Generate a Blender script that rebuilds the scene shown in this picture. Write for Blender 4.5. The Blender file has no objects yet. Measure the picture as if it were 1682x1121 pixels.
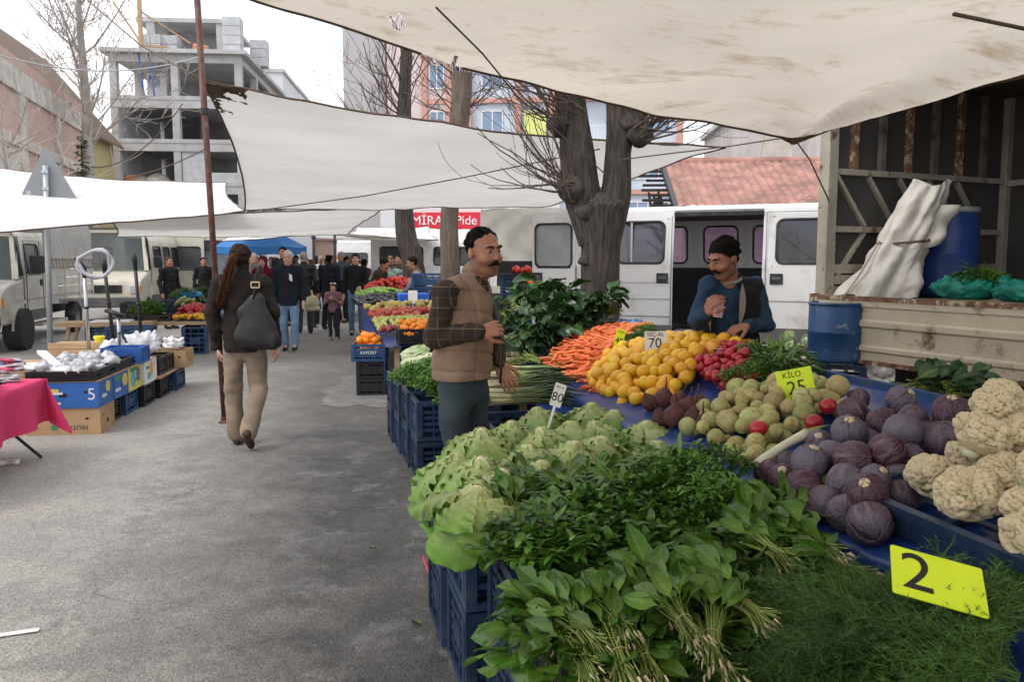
import bpy,bmesh,math,random
import numpy as np
from mathutils import Vector,Matrix,Euler
random.seed(7);np.random.seed(7)
R = math.radians;PI = math.pi
scene = bpy.context.scene
COL = scene.collection
# ------------------------------------------------------------------ camera
CAM_H = 1.55;F = 1350.0;CX,CY = 841.0,560.5
PITCH = math.atan((CY-430.0)/F)
cam = bpy.data.cameras.new('camera');camo = bpy.data.objects.new('camera',cam);COL.objects.link(camo)
camo.location = (0,0,CAM_H);camo.rotation_euler = (PI/2-PITCH,0,0)
cam.sensor_width = 36;cam.lens = 36*F/1682;cam.clip_end = 2000;cam.clip_start = 0.05
scene.camera = camo
scene.render.resolution_x = 1024;scene.render.resolution_y = 683
# ------------------------------------------------------------------ sky, sun, exposure
SUN_EL,SUN_AZ = R(50),R(-125)      # azimuth from +Y towards +X
w = bpy.data.worlds.new('World');scene.world = w;w.use_nodes = True
nt = w.node_tree;nt.nodes.clear()
def N(t,ty,**kw):
    n = t.nodes.new(ty)
    for k,v in kw.items():setattr(n,k,v)
    return n
out = N(nt,'ShaderNodeOutputWorld');bg = N(nt,'ShaderNodeBackground');bg.inputs['Strength'].default_value = 0.1
sky = N(nt,'ShaderNodeTexSky',sky_type='NISHITA');sky.sun_disc = False
sky.sun_elevation = SUN_EL;sky.sun_rotation = SUN_AZ;sky.air_density = 1.0;sky.dust_density = 2.0
tc = N(nt,'ShaderNodeTexCoord');mp = N(nt,'ShaderNodeMapping');mp.inputs['Scale'].default_value = (1,1,2.2)
mp.inputs['Location'].default_value = (0.35,0.1,0.2)
nz = N(nt,'ShaderNodeTexNoise');nz.inputs['Scale'].default_value = 2.6;nz.inputs['Detail'].default_value = 7;nz.inputs['Roughness'].default_value = 0.58
cr = N(nt,'ShaderNodeValToRGB');cr.color_ramp.elements[0].position = 0.33;cr.color_ramp.elements[1].position = 0.50
mx = N(nt,'ShaderNodeMix',data_type='RGBA')
brt = N(nt,'ShaderNodeMix',data_type='RGBA');brt.blend_type = 'MULTIPLY';brt.inputs[0].default_value = 1;brt.inputs[7].default_value = (3.6,3.4,3.2,1)
nt.links.new(tc.outputs['Generated'],mp.inputs['Vector']);nt.links.new(mp.outputs[0],nz.inputs['Vector'])
nt.links.new(nz.outputs['Fac'],cr.inputs['Fac']);nt.links.new(cr.outputs['Color'],mx.inputs[0])
nt.links.new(sky.outputs['Color'],brt.inputs[6]);nt.links.new(brt.outputs[2],mx.inputs[6])
mx.inputs[7].default_value = (13.0,13.05,13.3,1)
nt.links.new(mx.outputs[2],bg.inputs['Color']);nt.links.new(bg.outputs[0],out.inputs['Surface'])
sun = bpy.data.lights.new('sun','SUN');sun.energy = 1.5;sun.angle = R(22);sun.color = (1,0.96,0.9)
suno = bpy.data.objects.new('sun',sun);COL.objects.link(suno)
sd = Vector((math.sin(SUN_AZ)*math.cos(SUN_EL),math.cos(SUN_AZ)*math.cos(SUN_EL),math.sin(SUN_EL)))
suno.rotation_euler = sd.to_track_quat('Z','Y').to_euler();suno.location = (-10,-10,30)
scene.view_settings.view_transform = 'Standard';scene.view_settings.look = 'None'
scene.view_settings.exposure = 0.30;scene.view_settings.gamma = 1
scene.render.engine = 'CYCLES'
# ------------------------------------------------------------------ place helpers
cp,sp = math.cos(PITCH),math.sin(PITCH)
def ray(px,py):
    a,b = px-CX,CY-py
    return Vector((a,F*cp+b*sp,-F*sp+b*cp))
def GZ(px,py,z=0.0):
    v = ray(px,py);k = (z-CAM_H)/v.z
    return Vector((v.x*k,v.y*k,z))
def PD(px,py,D):
    v = ray(px,py);k = D/v.y
    return Vector((v.x*k,D,CAM_H+v.z*k))
TH = R(13.5);SO = Vector((-0.26,3.46,0))
sd_ = Vector((-math.sin(TH),math.cos(TH),0));rd_ = Vector((math.cos(TH),math.sin(TH),0))
def ST(s,t,z=0.0):
    p = SO + sd_*s + rd_*t
    return Vector((p.x,p.y,z))
def toST(v):
    d = Vector((v[0],v[1],0))-SO
    return d.dot(sd_),d.dot(rd_)
# ------------------------------------------------------------------ object helpers
def tag(o,label=None,cat=None,group=None,kind=None):
    if label:o['label'] = label
    if cat:o['category'] = cat
    if group:o['group'] = group
    if kind:o['kind'] = kind
    return o
def thing(name,label,cat,loc=(0,0,0),rz=0.0,group=None,kind=None):
    o = bpy.data.objects.new(name,None);COL.objects.link(o)
    o.empty_display_size = 0.1
    o.location = loc
    o.rotation_euler = (0,0,rz) if not hasattr(rz,'__len__') else rz
    return tag(o,label,cat,group,kind)
def obj(name,me,mat=None,parent=None,loc=None,rot=None,scale=None):
    o = bpy.data.objects.new(name,me);COL.objects.link(o)
    if mat is not None and len(me.materials) == 0:
        for m in (mat if isinstance(mat,(list,tuple)) else [mat]):me.materials.append(m)
    if parent is not None:o.parent = parent
    if loc is not None:o.location = loc
    if rot is not None:o.rotation_euler = rot
    if scale is not None:o.scale = scale if hasattr(scale,'__len__') else (scale,)*3
    return o
def copy_tree(o,parent=None):
    c = o.copy();COL.objects.link(c);c.parent = parent
    for ch in list(o.children):copy_tree(ch,c)
    return c
class MB:
    def __init__(s):s.v = [];s.f = [];s.m = [];s.cur = 0;s.att = None
    def add(s,vs,fs):
        b = len(s.v);s.v += [tuple(v) for v in vs]
        for f in fs:s.f.append(tuple(b+i for i in f));s.m.append(s.cur)
        return s
    def box(s,c,d,rot=None):
        x,y,z = d[0]/2,d[1]/2,d[2]/2
        vs = [Vector((a*x,b*y,e*z)) for e in (-1,1) for b in (-1,1) for a in (-1,1)]
        if rot is not None:
            M = rot if isinstance(rot,Matrix) else Euler(rot).to_matrix()
            vs = [M @ v for v in vs]
        c = Vector(c)
        return s.add([v+c for v in vs],[(0,2,3,1),(4,5,7,6),(0,1,5,4),(2,6,7,3),(0,4,6,2),(1,3,7,5)])
    def box2(s,a,b):
        return s.box([(a[i]+b[i])/2 for i in range(3)],[abs(b[i]-a[i]) for i in range(3)])
    def bar(s,a,b,w,h=None,up=(0,0,1)):
        a,b = Vector(a),Vector(b);h = w if h is None else h
        d = b-a;L = d.length
        if L < 1e-6:return s
        d.normalize();u = Vector(up)
        if abs(d.dot(u)) > .98:u = Vector((1,0,0))
        x = d.cross(u).normalized();y = x.cross(d).normalized()
        M = Matrix((x,d,y)).transposed()
        return s.box((a+b)/2,(w,L,h),M)
    def tube(s,pts,rad,n=8,cap=True,flat=1.0):
        pts = [Vector(p) for p in pts];m = len(pts)
        if not hasattr(rad,'__len__'):rad = [rad]*m
        b = len(s.v);prev = None
        for i,p in enumerate(pts):
            d = (pts[min(i+1,m-1)]-pts[max(i-1,0)])
            if d.length < 1e-9:d = Vector((0,0,1))
            d.normalize()
            if prev is None:
                u = Vector((0,0,1)) if abs(d.z) < .9 else Vector((1,0,0))
                x = d.cross(u).normalized()
            else:
                x = (prev-d*prev.dot(d))
                x = x.normalized() if x.length > 1e-6 else d.orthogonal().normalized()
            prev = x;y = d.cross(x)
            for k in range(n):
                a = 2*PI*k/n
                s.v.append(tuple(p+(x*math.cos(a)+y*math.sin(a)*flat)*rad[i]))
        for i in range(m-1):
            for k in range(n):
                k2 = (k+1) % n
                s.f.append((b+i*n+k,b+i*n+k2,b+(i+1)*n+k2,b+(i+1)*n+k));s.m.append(s.cur)
        if cap:
            s.f.append(tuple(b+k for k in reversed(range(n))));s.m.append(s.cur)
            s.f.append(tuple(b+(m-1)*n+k for k in range(n)));s.m.append(s.cur)
        return s
    def lathe(s,prof,n=24,c=(0,0,0),M=None,closed=True):
        b = len(s.v);c = Vector(c)
        for r,z in prof:
            for k in range(n):
                a = 2*PI*k/n;v = Vector((r*math.cos(a),r*math.sin(a),z))
                if M is not None:v = M @ v
                s.v.append(tuple(v+c))
        m = len(prof)
        for i in range(m-1):
            for k in range(n):
                k2 = (k+1) % n
                s.f.append((b+i*n+k,b+i*n+k2,b+(i+1)*n+k2,b+(i+1)*n+k));s.m.append(s.cur)
        if closed:
            s.f.append(tuple(b+k for k in reversed(range(n))));s.m.append(s.cur)
            s.f.append(tuple(b+(m-1)*n+k for k in range(n)));s.m.append(s.cur)
        return s
    def ell(s,c,r,nu=12,nv=8,M=None):
        r = r if hasattr(r,'__len__') else (r,r,r)
        pr = []
        b = len(s.v);c = Vector(c)
        def put(v):
            v = Vector((v[0]*r[0],v[1]*r[1],v[2]*r[2]))
            if M is not None:v = M @ v
            s.v.append(tuple(v+c))
        put((0,0,-1))
        for i in range(1,nv):
            th = -PI/2+PI*i/nv
            for k in range(nu):
                a = 2*PI*k/nu;put((math.cos(th)*math.cos(a),math.cos(th)*math.sin(a),math.sin(th)))
        put((0,0,1));top = len(s.v)-1
        for k in range(nu):
            k2 = (k+1) % nu
            s.f.append((b,b+1+k2,b+1+k));s.m.append(s.cur)
            for i in range(nv-2):
                s.f.append((b+1+i*nu+k,b+1+i*nu+k2,b+1+(i+1)*nu+k2,b+1+(i+1)*nu+k));s.m.append(s.cur)
            s.f.append((b+1+(nv-2)*nu+k,b+1+(nv-2)*nu+k2,top));s.m.append(s.cur)
        return s
    def prism(s,poly,ax,lo,hi):
        # poly: 2D outline (counter-clockwise) extruded along axis ax
        n = len(poly)
        def mk(p,h):
            if ax == 0:return (h,p[0],p[1])
            if ax == 1:return (p[0],h,p[1])
            return (p[0],p[1],h)
        vs = [mk(p,lo) for p in poly]+[mk(p,hi) for p in poly]
        fs = [tuple(reversed(range(n))),tuple(range(n,2*n))]+[(i,(i+1) % n,n+(i+1) % n,n+i) for i in range(n)]
        return s.add(vs,fs)
    def grid(s,fn,nu,nv):
        b = len(s.v)
        for i in range(nu+1):
            for j in range(nv+1):s.v.append(tuple(fn(i/nu,j/nv)))
        for i in range(nu):
            for j in range(nv):
                a = b+i*(nv+1)+j;s.f.append((a,a+nv+1,a+nv+2,a+1));s.m.append(s.cur)
        return s
    def mesh(s,name='mesh',smooth=False,fix=False):
        me = bpy.data.meshes.new(name);me.from_pydata(s.v,[],s.f)
        if any(s.m):me.polygons.foreach_set('material_index',s.m)
        if smooth:
            me.polygons.foreach_set('use_smooth',[True]*len(me.polygons))
        if fix:
            bm = bmesh.new();bm.from_mesh(me);bmesh.ops.recalc_face_normals(bm,faces=bm.faces[:]);bm.to_mesh(me);bm.free()
        me.update();return me
    def build(s,name,mat=None,parent=None,smooth=False,loc=None,rot=None,scale=None,bevel=0,fix=False,angle=None):
        me = s.mesh(name,smooth,fix)
        if mat is not None:
            for m in (mat if isinstance(mat,(list,tuple)) else [mat]):me.materials.append(m)
        o = obj(name,me,None,parent,loc,rot,scale)
        if bevel:
            md = o.modifiers.new('bevel','BEVEL');md.width = bevel;md.segments = 2;md.limit_method = 'ANGLE';md.angle_limit = R(40)
            if smooth is False:me.polygons.foreach_set('use_smooth',[True]*len(me.polygons));me.set_sharp_from_angle(angle=R(35))
        elif angle:me.set_sharp_from_angle(angle=R(angle))
        return o
def curve_text(txt,size,depth=0.0015,shear=0.0,align='CENTER'):
    cu = bpy.data.curves.new('t','FONT');cu.body = txt;cu.size = size;cu.extrude = depth;cu.align_x = align;cu.align_y = 'CENTER';cu.shear = shear
    o = bpy.data.objects.new('t',cu);COL.objects.link(o)
    dg = bpy.context.evaluated_depsgraph_get();dg.update()
    me = bpy.data.meshes.new_from_object(o.evaluated_get(dg))
    bpy.data.objects.remove(o);bpy.data.curves.remove(cu)
    me.materials.clear()
    return me
# ------------------------------------------------------------------ materials
def newmat(name):
    m = bpy.data.materials.new(name);m.use_nodes = True
    t = m.node_tree;t.nodes.clear()
    o = N(t,'ShaderNodeOutputMaterial');p = N(t,'ShaderNodeBsdfPrincipled');t.links.new(p.outputs[0],o.inputs[0])
    return m,t,p,o
def c4(c):return (c[0],c[1],c[2],1)
def pm(name,col,rough=.6,var=.12,scale=6.0,bump=0.0,bscale=60.0,metal=0.0,dirt=None,dscale=3.0,dlo=.5,dhi=.68,rnd=0.0,hrnd=0.0,transl=0.0,spec=.4,coat=0.0,coords='Object',stretch=(1,1,1),sss=0.0):
    m,t,p,o = newmat(name)
    tcn = N(t,'ShaderNodeTexCoord');mpn = N(t,'ShaderNodeMapping');mpn.inputs['Scale'].default_value = stretch
    t.links.new(tcn.outputs[coords],mpn.inputs['Vector']);V = mpn.outputs[0]
    n1 = N(t,'ShaderNodeTexNoise');n1.inputs['Scale'].default_value = scale;n1.inputs['Detail'].default_value = 6
    t.links.new(V,n1.inputs['Vector'])
    mr = N(t,'ShaderNodeMapRange');mr.inputs['From Min'].default_value = .3;mr.inputs['From Max'].default_value = .7
    mr.inputs['To Min'].default_value = 1-var;mr.inputs['To Max'].default_value = 1+var
    t.links.new(n1.outputs['Fac'],mr.inputs['Value'])
    hs = N(t,'ShaderNodeHueSaturation');hs.inputs['Color'].default_value = c4(col)
    if rnd or hrnd:
        oi = N(t,'ShaderNodeObjectInfo')
        m2 = N(t,'ShaderNodeMapRange');m2.inputs['To Min'].default_value = 1-rnd;m2.inputs['To Max'].default_value = 1+rnd
        t.links.new(oi.outputs['Random'],m2.inputs['Value'])
        mu = N(t,'ShaderNodeMath',operation='MULTIPLY');t.links.new(mr.outputs[0],mu.inputs[0]);t.links.new(m2.outputs[0],mu.inputs[1])
        t.links.new(mu.outputs[0],hs.inputs['Value'])
        if hrnd:
            m3 = N(t,'ShaderNodeMapRange');m3.inputs['To Min'].default_value = .5-hrnd;m3.inputs['To Max'].default_value = .5+hrnd
            wn = N(t,'ShaderNodeTexWhiteNoise',noise_dimensions='1D');t.links.new(oi.outputs['Random'],wn.inputs['W'])
            t.links.new(wn.outputs['Value'],m3.inputs['Value']);t.links.new(m3.outputs[0],hs.inputs['Hue'])
    else:
        t.links.new(mr.outputs[0],hs.inputs['Value'])
    colout = hs.outputs[0]
    if dirt is not None:
        n2 = N(t,'ShaderNodeTexNoise');n2.inputs['Scale'].default_value = dscale;n2.inputs['Detail'].default_value = 9;n2.inputs['Roughness'].default_value = .65
        t.links.new(V,n2.inputs['Vector'])
        r2 = N(t,'ShaderNodeMapRange');r2.inputs['From Min'].default_value = dlo;r2.inputs['From Max'].default_value = dhi
        t.links.new(n2.outputs['Fac'],r2.inputs['Value'])
        mi = N(t,'ShaderNodeMix',data_type='RGBA');t.links.new(r2.outputs[0],mi.inputs[0]);t.links.new(colout,mi.inputs[6]);mi.inputs[7].default_value = c4(dirt)
        colout = mi.outputs[2]
    t.links.new(colout,p.inputs['Base Color'])
    p.inputs['Roughness'].default_value = rough;p.inputs['Metallic'].default_value = metal
    p.inputs['Specular IOR Level'].default_value = spec;p.inputs['Coat Weight'].default_value = coat
    if sss:
        p.inputs['Subsurface Weight'].default_value = sss;p.inputs['Subsurface Radius'].default_value = (.012,.005,.003);p.inputs['Subsurface Scale'].default_value = 1
    if bump:
        n3 = N(t,'ShaderNodeTexNoise');n3.inputs['Scale'].default_value = bscale;n3.inputs['Detail'].default_value = 4
        t.links.new(V,n3.inputs['Vector'])
        bp = N(t,'ShaderNodeBump');bp.inputs['Strength'].default_value = bump;bp.inputs['Distance'].default_value = .01
        t.links.new(n3.outputs['Fac'],bp.inputs['Height']);t.links.new(bp.outputs[0],p.inputs['Normal'])
    if transl:
        tr = N(t,'ShaderNodeBsdfTranslucent');t.links.new(colout,tr.inputs['Color'])
        ms = N(t,'ShaderNodeMixShader');ms.inputs[0].default_value = transl
        t.links.new(p.outputs[0],ms.inputs[1]);t.links.new(tr.outputs[0],ms.inputs[2]);t.links.new(ms.outputs[0],o.inputs[0])
    return m
def glassmat(name,col,rough=.05,alpha=.55):
    m,t,p,o = newmat(name)
    p.inputs['Base Color'].default_value = c4(col);p.inputs['Roughness'].default_value = rough;p.inputs['Specular IOR Level'].default_value = .8
    tr = N(t,'ShaderNodeBsdfTransparent');tr.inputs['Color'].default_value = (min(1,col[0]*3+.35),min(1,col[1]*3+.35),min(1,col[2]*3+.35),1)
    ms = N(t,'ShaderNodeMixShader');ms.inputs[0].default_value = alpha
    t.links.new(tr.outputs[0],ms.inputs[1]);t.links.new(p.outputs[0],ms.inputs[2]);t.links.new(ms.outputs[0],o.inputs[0])
    return m
MT = {}
MT['wood'] = pm('wood',(.42,.29,.17),.75,.25,3,.3,30,stretch=(1,8,8))
MT['dark_metal'] = pm('dark_metal',(.03,.03,.035),.45,.2,20)
MT['pole_red'] = pm('pole_red',(.085,.03,.022),.55,.3,9,dirt=(.16,.1,.07),dscale=14)
MT['galv'] = pm('galv',(.42,.44,.46),.4,.12,30,metal=.6)
MT['rope'] = pm('rope',(.12,.09,.07),.9,.2,30)
MT['black_plastic'] = pm('black_plastic',(.012,.012,.014),.45,.3,15,rnd=.3)
MT['blue_crate'] = pm('blue_crate',(.017,.034,.075),.42,.3,8,dirt=(.06,.065,.075),dscale=9,dlo=.55,dhi=.8,rnd=.35)
MT['blue_crate_light'] = pm('blue_crate_light',(.02,.06,.15),.45,.25,8,dirt=(.10,.11,.13),dscale=9,dlo=.55,dhi=.8,rnd=.2)
MT['blue_crate_bright'] = pm('blue_crate_bright',(.02,.09,.32),.45,.25,8,dirt=(.10,.11,.13),dscale=9,dlo=.58,dhi=.8)
MT['blue_sheet'] = pm('blue_sheet',(.018,.048,.20),.32,.3,4,.4,12,dirt=(.11,.15,.27),dscale=5,dlo=.55,dhi=.75)
MT['card'] = pm('cardboard',(.40,.26,.145),.85,.12,5,.1,40,dirt=(.25,.16,.09),dscale=4,dlo=.6,dhi=.8)
MT['white_plastic'] = pm('white_plastic',(.75,.75,.77),.35,.1,10)
MT['white_paper'] = pm('white_paper',(.78,.76,.74),.6,.06,10,dirt=(.6,.56,.5),dscale=12,dlo=.6,dhi=.8)
MT['ink'] = pm('ink',(.012,.012,.014),.5,.1)
MT['yellow_card'] = pm('yellow_card',(.66,.82,.02),.4,.05,10,dirt=(.5,.62,.03),dscale=30,dlo=.6,dhi=.8)
MT['orange_card'] = pm('orange_card',(.9,.16,.03),.5,.05)
MT['glass_dark'] = pm('glass_dark',(.012,.013,.015),.08,.1,spec=.8)
MT['rubber'] = pm('rubber',(.022,.022,.023),.8,.25,12,dirt=(.10,.095,.085),dscale=6,dlo=.45,dhi=.75)
# ================================================================== SETTING
def asphalt():
    m,t,p,o = newmat('asphalt')
    tcn = N(t,'ShaderNodeTexCoord');V = tcn.outputs['Object']
    mpn = N(t,'ShaderNodeMapping');mpn.inputs['Rotation'].default_value = (0,0,-TH)
    t.links.new(V,mpn.inputs['Vector'])
    def noise(sc,det=5,ro=.55,vec=V):
        n = N(t,'ShaderNodeTexNoise');n.inputs['Scale'].default_value = sc;n.inputs['Detail'].default_value = det;n.inputs['Roughness'].default_value = ro
        t.links.new(vec,n.inputs['Vector']);return n.outputs['Fac']
    def rng(x,a,b,c=0,d=1):
        n = N(t,'ShaderNodeMapRange');t.links.new(x,n.inputs['Value'])
        for k,v in zip(('From Min','From Max','To Min','To Max'),(a,b,c,d)):n.inputs[k].default_value = v
        return n.outputs[0]
    def math_(op,a,b):
        n = N(t,'ShaderNodeMath',operation=op)
        for i,x in enumerate((a,b)):
            if isinstance(x,(int,float)):n.inputs[i].default_value = x
            else:t.links.new(x,n.inputs[i])
        return n.outputs[0]
    def mixc(f,a,b):
        n = N(t,'ShaderNodeMix',data_type='RGBA');t.links.new(f,n.inputs[0])
        for i,x in ((6,a),(7,b)):
            if isinstance(x,tuple):n.inputs[i].default_value = c4(x)
            else:t.links.new(x,n.inputs[i])
        return n.outputs[2]
    sep = N(t,'ShaderNodeSeparateXYZ');t.links.new(mpn.outputs[0],sep.inputs[0])
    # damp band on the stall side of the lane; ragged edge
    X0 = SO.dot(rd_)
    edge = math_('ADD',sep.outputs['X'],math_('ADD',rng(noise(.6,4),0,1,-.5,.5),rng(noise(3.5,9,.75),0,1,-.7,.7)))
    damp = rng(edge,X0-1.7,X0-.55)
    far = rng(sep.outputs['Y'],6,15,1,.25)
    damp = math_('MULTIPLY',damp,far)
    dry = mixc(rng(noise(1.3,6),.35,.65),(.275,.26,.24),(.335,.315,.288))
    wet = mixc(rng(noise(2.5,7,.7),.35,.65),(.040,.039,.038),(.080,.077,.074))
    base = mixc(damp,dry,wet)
    # pale worn streaks inside the damp band
    pale = math_('MULTIPLY',rng(noise(3.0,9,.75),.53,.62),damp)
    base = mixc(math_('MULTIPLY',pale,.45),base,(.22,.215,.22))
    lane = math_('MULTIPLY',rng(sep.outputs['X'],X0-3.2,X0-1.6),rng(noise(2.6,10,.8),.47,.56))
    base = mixc(math_('MULTIPLY',lane,.45),base,(.105,.10,.096))
    vo = N(t,'ShaderNodeTexVoronoi');vo.inputs['Scale'].default_value = 130;t.links.new(V,vo.inputs['Vector'])
    sepc = N(t,'ShaderNodeSeparateColor');t.links.new(vo.outputs['Color'],sepc.inputs[0])
    spk = rng(sepc.outputs[0],0,1,.68,1.32)
    mul = N(t,'ShaderNodeMix',data_type='RGBA',blend_type='MULTIPLY');mul.inputs[0].default_value = 1
    t.links.new(base,mul.inputs[6]);t.links.new(spk,mul.inputs[7])
    crk = N(t,'ShaderNodeTexVoronoi',feature='DISTANCE_TO_EDGE');crk.inputs['Scale'].default_value = 1.1
    dv = N(t,'ShaderNodeVectorMath',operation='ADD');nn = N(t,'ShaderNodeTexNoise');nn.inputs['Scale'].default_value = 2.2;nn.inputs['Detail'].default_value = 6
    t.links.new(V,nn.inputs['Vector']);t.links.new(V,dv.inputs[0]);t.links.new(nn.outputs['Color'],dv.inputs[1]);t.links.new(dv.outputs[0],crk.inputs['Vector'])
    cm = math_('MULTIPLY',rng(crk.outputs['Distance'],0,.012,1,0),rng(noise(.7,3),.5,.62))
    colr = mixc(math_('MULTIPLY',cm,.6),mul.outputs[2],(.05,.05,.05))
    t.links.new(colr,p.inputs['Base Color'])
    t.links.new(rng(math_('MULTIPLY',damp,rng(noise(1.7,6,.7),.4,.6)),0,1,.85,.5),p.inputs['Roughness'])
    p.inputs['Specular IOR Level'].default_value = .35
    bp = N(t,'ShaderNodeBump');bp.inputs['Strength'].default_value = .6;bp.inputs['Distance'].default_value = .0045
    t.links.new(math_('ADD',rng(vo.outputs['Distance'],0,.7,1,0),rng(noise(25,5),0,1,0,1.2)),bp.inputs['Height']);t.links.new(bp.outputs[0],p.inputs['Normal'])
    return m
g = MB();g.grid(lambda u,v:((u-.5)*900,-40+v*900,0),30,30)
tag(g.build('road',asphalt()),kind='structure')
# pale cement patch by the orange crates
def patch(name,cx,cy,rx,ry,mat,seed,z=.004):
    rr = random.Random(seed);b = MB();n = 40;pts = []
    for k in range(n):
        a = 2*PI*k/n;q = 1+.18*math.sin(3*a+seed)+.12*math.sin(7*a+2*seed)+rr.uniform(-.07,.07)
        pts.append((rx*q*math.cos(a),ry*q*math.sin(a),0))
    b.add(pts,[tuple(range(n))])
    return tag(b.build(name,mat,loc=(cx,cy,z),rot=(0,0,TH)),kind='structure')
cem = pm('cement',(.185,.18,.172),.9,.25,5,.5,60,dirt=(.12,.118,.115),dscale=6,dlo=.5,dhi=.7)
pp = GZ(590,640);patch('cement_patch',pp.x+.15,pp.y-.1,.55,1.25,cem,3)
# paved strip behind the stalls
pv = MB();pv.grid(lambda u,v:ST(-3+v*26,3.0+u*14,.004),6,8)
tag(pv.build('pavement',pm('paving',(.34,.26,.24),.85,.25,5,.4,30)),kind='structure')

# ------------------------------------------------------------------ canvas canopies
def canvas(name,col,stain,transl=.42,amt=(.52,.72),sc=1.2,stretch=(1,2.5,1),seam=True):
    m,t,p,o = newmat(name)
    tcn = N(t,'ShaderNodeTexCoord');mpn = N(t,'ShaderNodeMapping');mpn.inputs['Scale'].default_value = stretch;mpn.inputs['Rotation'].default_value = (0,0,.35)
    t.links.new(tcn.outputs['Object'],mpn.inputs['Vector'])
    def noise(sc,det,ro):
        n = N(t,'ShaderNodeTexNoise');n.inputs['Scale'].default_value = sc;n.inputs['Detail'].default_value = det;n.inputs['Roughness'].default_value = ro
        t.links.new(mpn.outputs[0],n.inputs['Vector']);return n
    a = noise(sc,10,.72);b = noise(.5,4,.5);c = noise(9,8,.75)
    ra = N(t,'ShaderNodeMapRange');ra.inputs['From Min'].default_value = amt[0];ra.inputs['From Max'].default_value = amt[1];t.links.new(a.outputs['Fac'],ra.inputs['Value'])
    rc = N(t,'ShaderNodeMapRange');rc.inputs['From Min'].default_value = .6;rc.inputs['From Max'].default_value = .72;rc.inputs['To Max'].default_value = .55;t.links.new(c.outputs['Fac'],rc.inputs['Value'])
    mxx = N(t,'ShaderNodeMath',operation='MAXIMUM');t.links.new(ra.outputs[0],mxx.inputs[0]);t.links.new(rc.outputs[0],mxx.inputs[1])
    mi = N(t,'ShaderNodeMix',data_type='RGBA');t.links.new(mxx.outputs[0],mi.inputs[0]);mi.inputs[6].default_value = c4(col);mi.inputs[7].default_value = c4(stain)
    rb = N(t,'ShaderNodeMapRange');rb.inputs['From Min'].default_value = .3;rb.inputs['From Max'].default_value = .7;rb.inputs['To Min'].default_value = .86;rb.inputs['To Max'].default_value = 1.08;t.links.new(b.outputs['Fac'],rb.inputs['Value'])
    mu = N(t,'ShaderNodeMix',data_type='RGBA',blend_type='MULTIPLY');mu.inputs[0].default_value = 1;t.links.new(mi.outputs[2],mu.inputs[6]);t.links.new(rb.outputs[0],mu.inputs[7])
    t.links.new(mu.outputs[2],p.inputs['Base Color']);p.inputs['Roughness'].default_value = .8;p.inputs['Specular IOR Level'].default_value = .2
    tr = N(t,'ShaderNodeBsdfTranslucent');t.links.new(mu.outputs[2],tr.inputs['Color'])
    ms = N(t,'ShaderNodeMixShader');ms.inputs[0].default_value = transl
    wv = N(t,'ShaderNodeTexNoise');wv.inputs['Scale'].default_value = 140;t.links.new(tcn.outputs['Object'],wv.inputs['Vector'])
    cw = noise(3.5,5,.6)
    ad = N(t,'ShaderNodeMath',operation='MULTIPLY_ADD');t.links.new(wv.outputs['Fac'],ad.inputs[0]);ad.inputs[1].default_value = .08;t.links.new(cw.outputs['Fac'],ad.inputs[2])
    bp = N(t,'ShaderNodeBump');bp.inputs['Strength'].default_value = .35;bp.inputs['Distance'].default_value = .03;t.links.new(ad.outputs[0],bp.inputs['Height'])
    t.links.new(bp.outputs[0],p.inputs['Normal']);t.links.new(bp.outputs[0],tr.inputs['Normal'])
    t.links.new(p.outputs[0],ms.inputs[1]);t.links.new(tr.outputs[0],ms.inputs[2]);t.links.new(ms.outputs[0],o.inputs[0])
    return m
CANV = canvas('stained_canvas',(.74,.67,.575),(.38,.24,.11),.46,(.53,.76),2.1,(1,1.7,1))
CANV2 = canvas('grey_canvas',(.70,.68,.645),(.5,.42,.33),.46,(.60,.85),1.0)
CANVW = canvas('white_canvas',(.82,.82,.82),(.7,.68,.64),.3,(.62,.9),1.0)
HEM = pm('hem',(.10,.065,.045),.8,.3,20)
BURN = pm('worn_corner',(.09,.065,.045),.9,.5,6)
from mathutils import noise as mn
def bil(c,u,v):
    A,B,C,D = c
    return A*(1-u)*(1-v)+B*u*(1-v)+C*u*v+D*(1-u)*v
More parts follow.
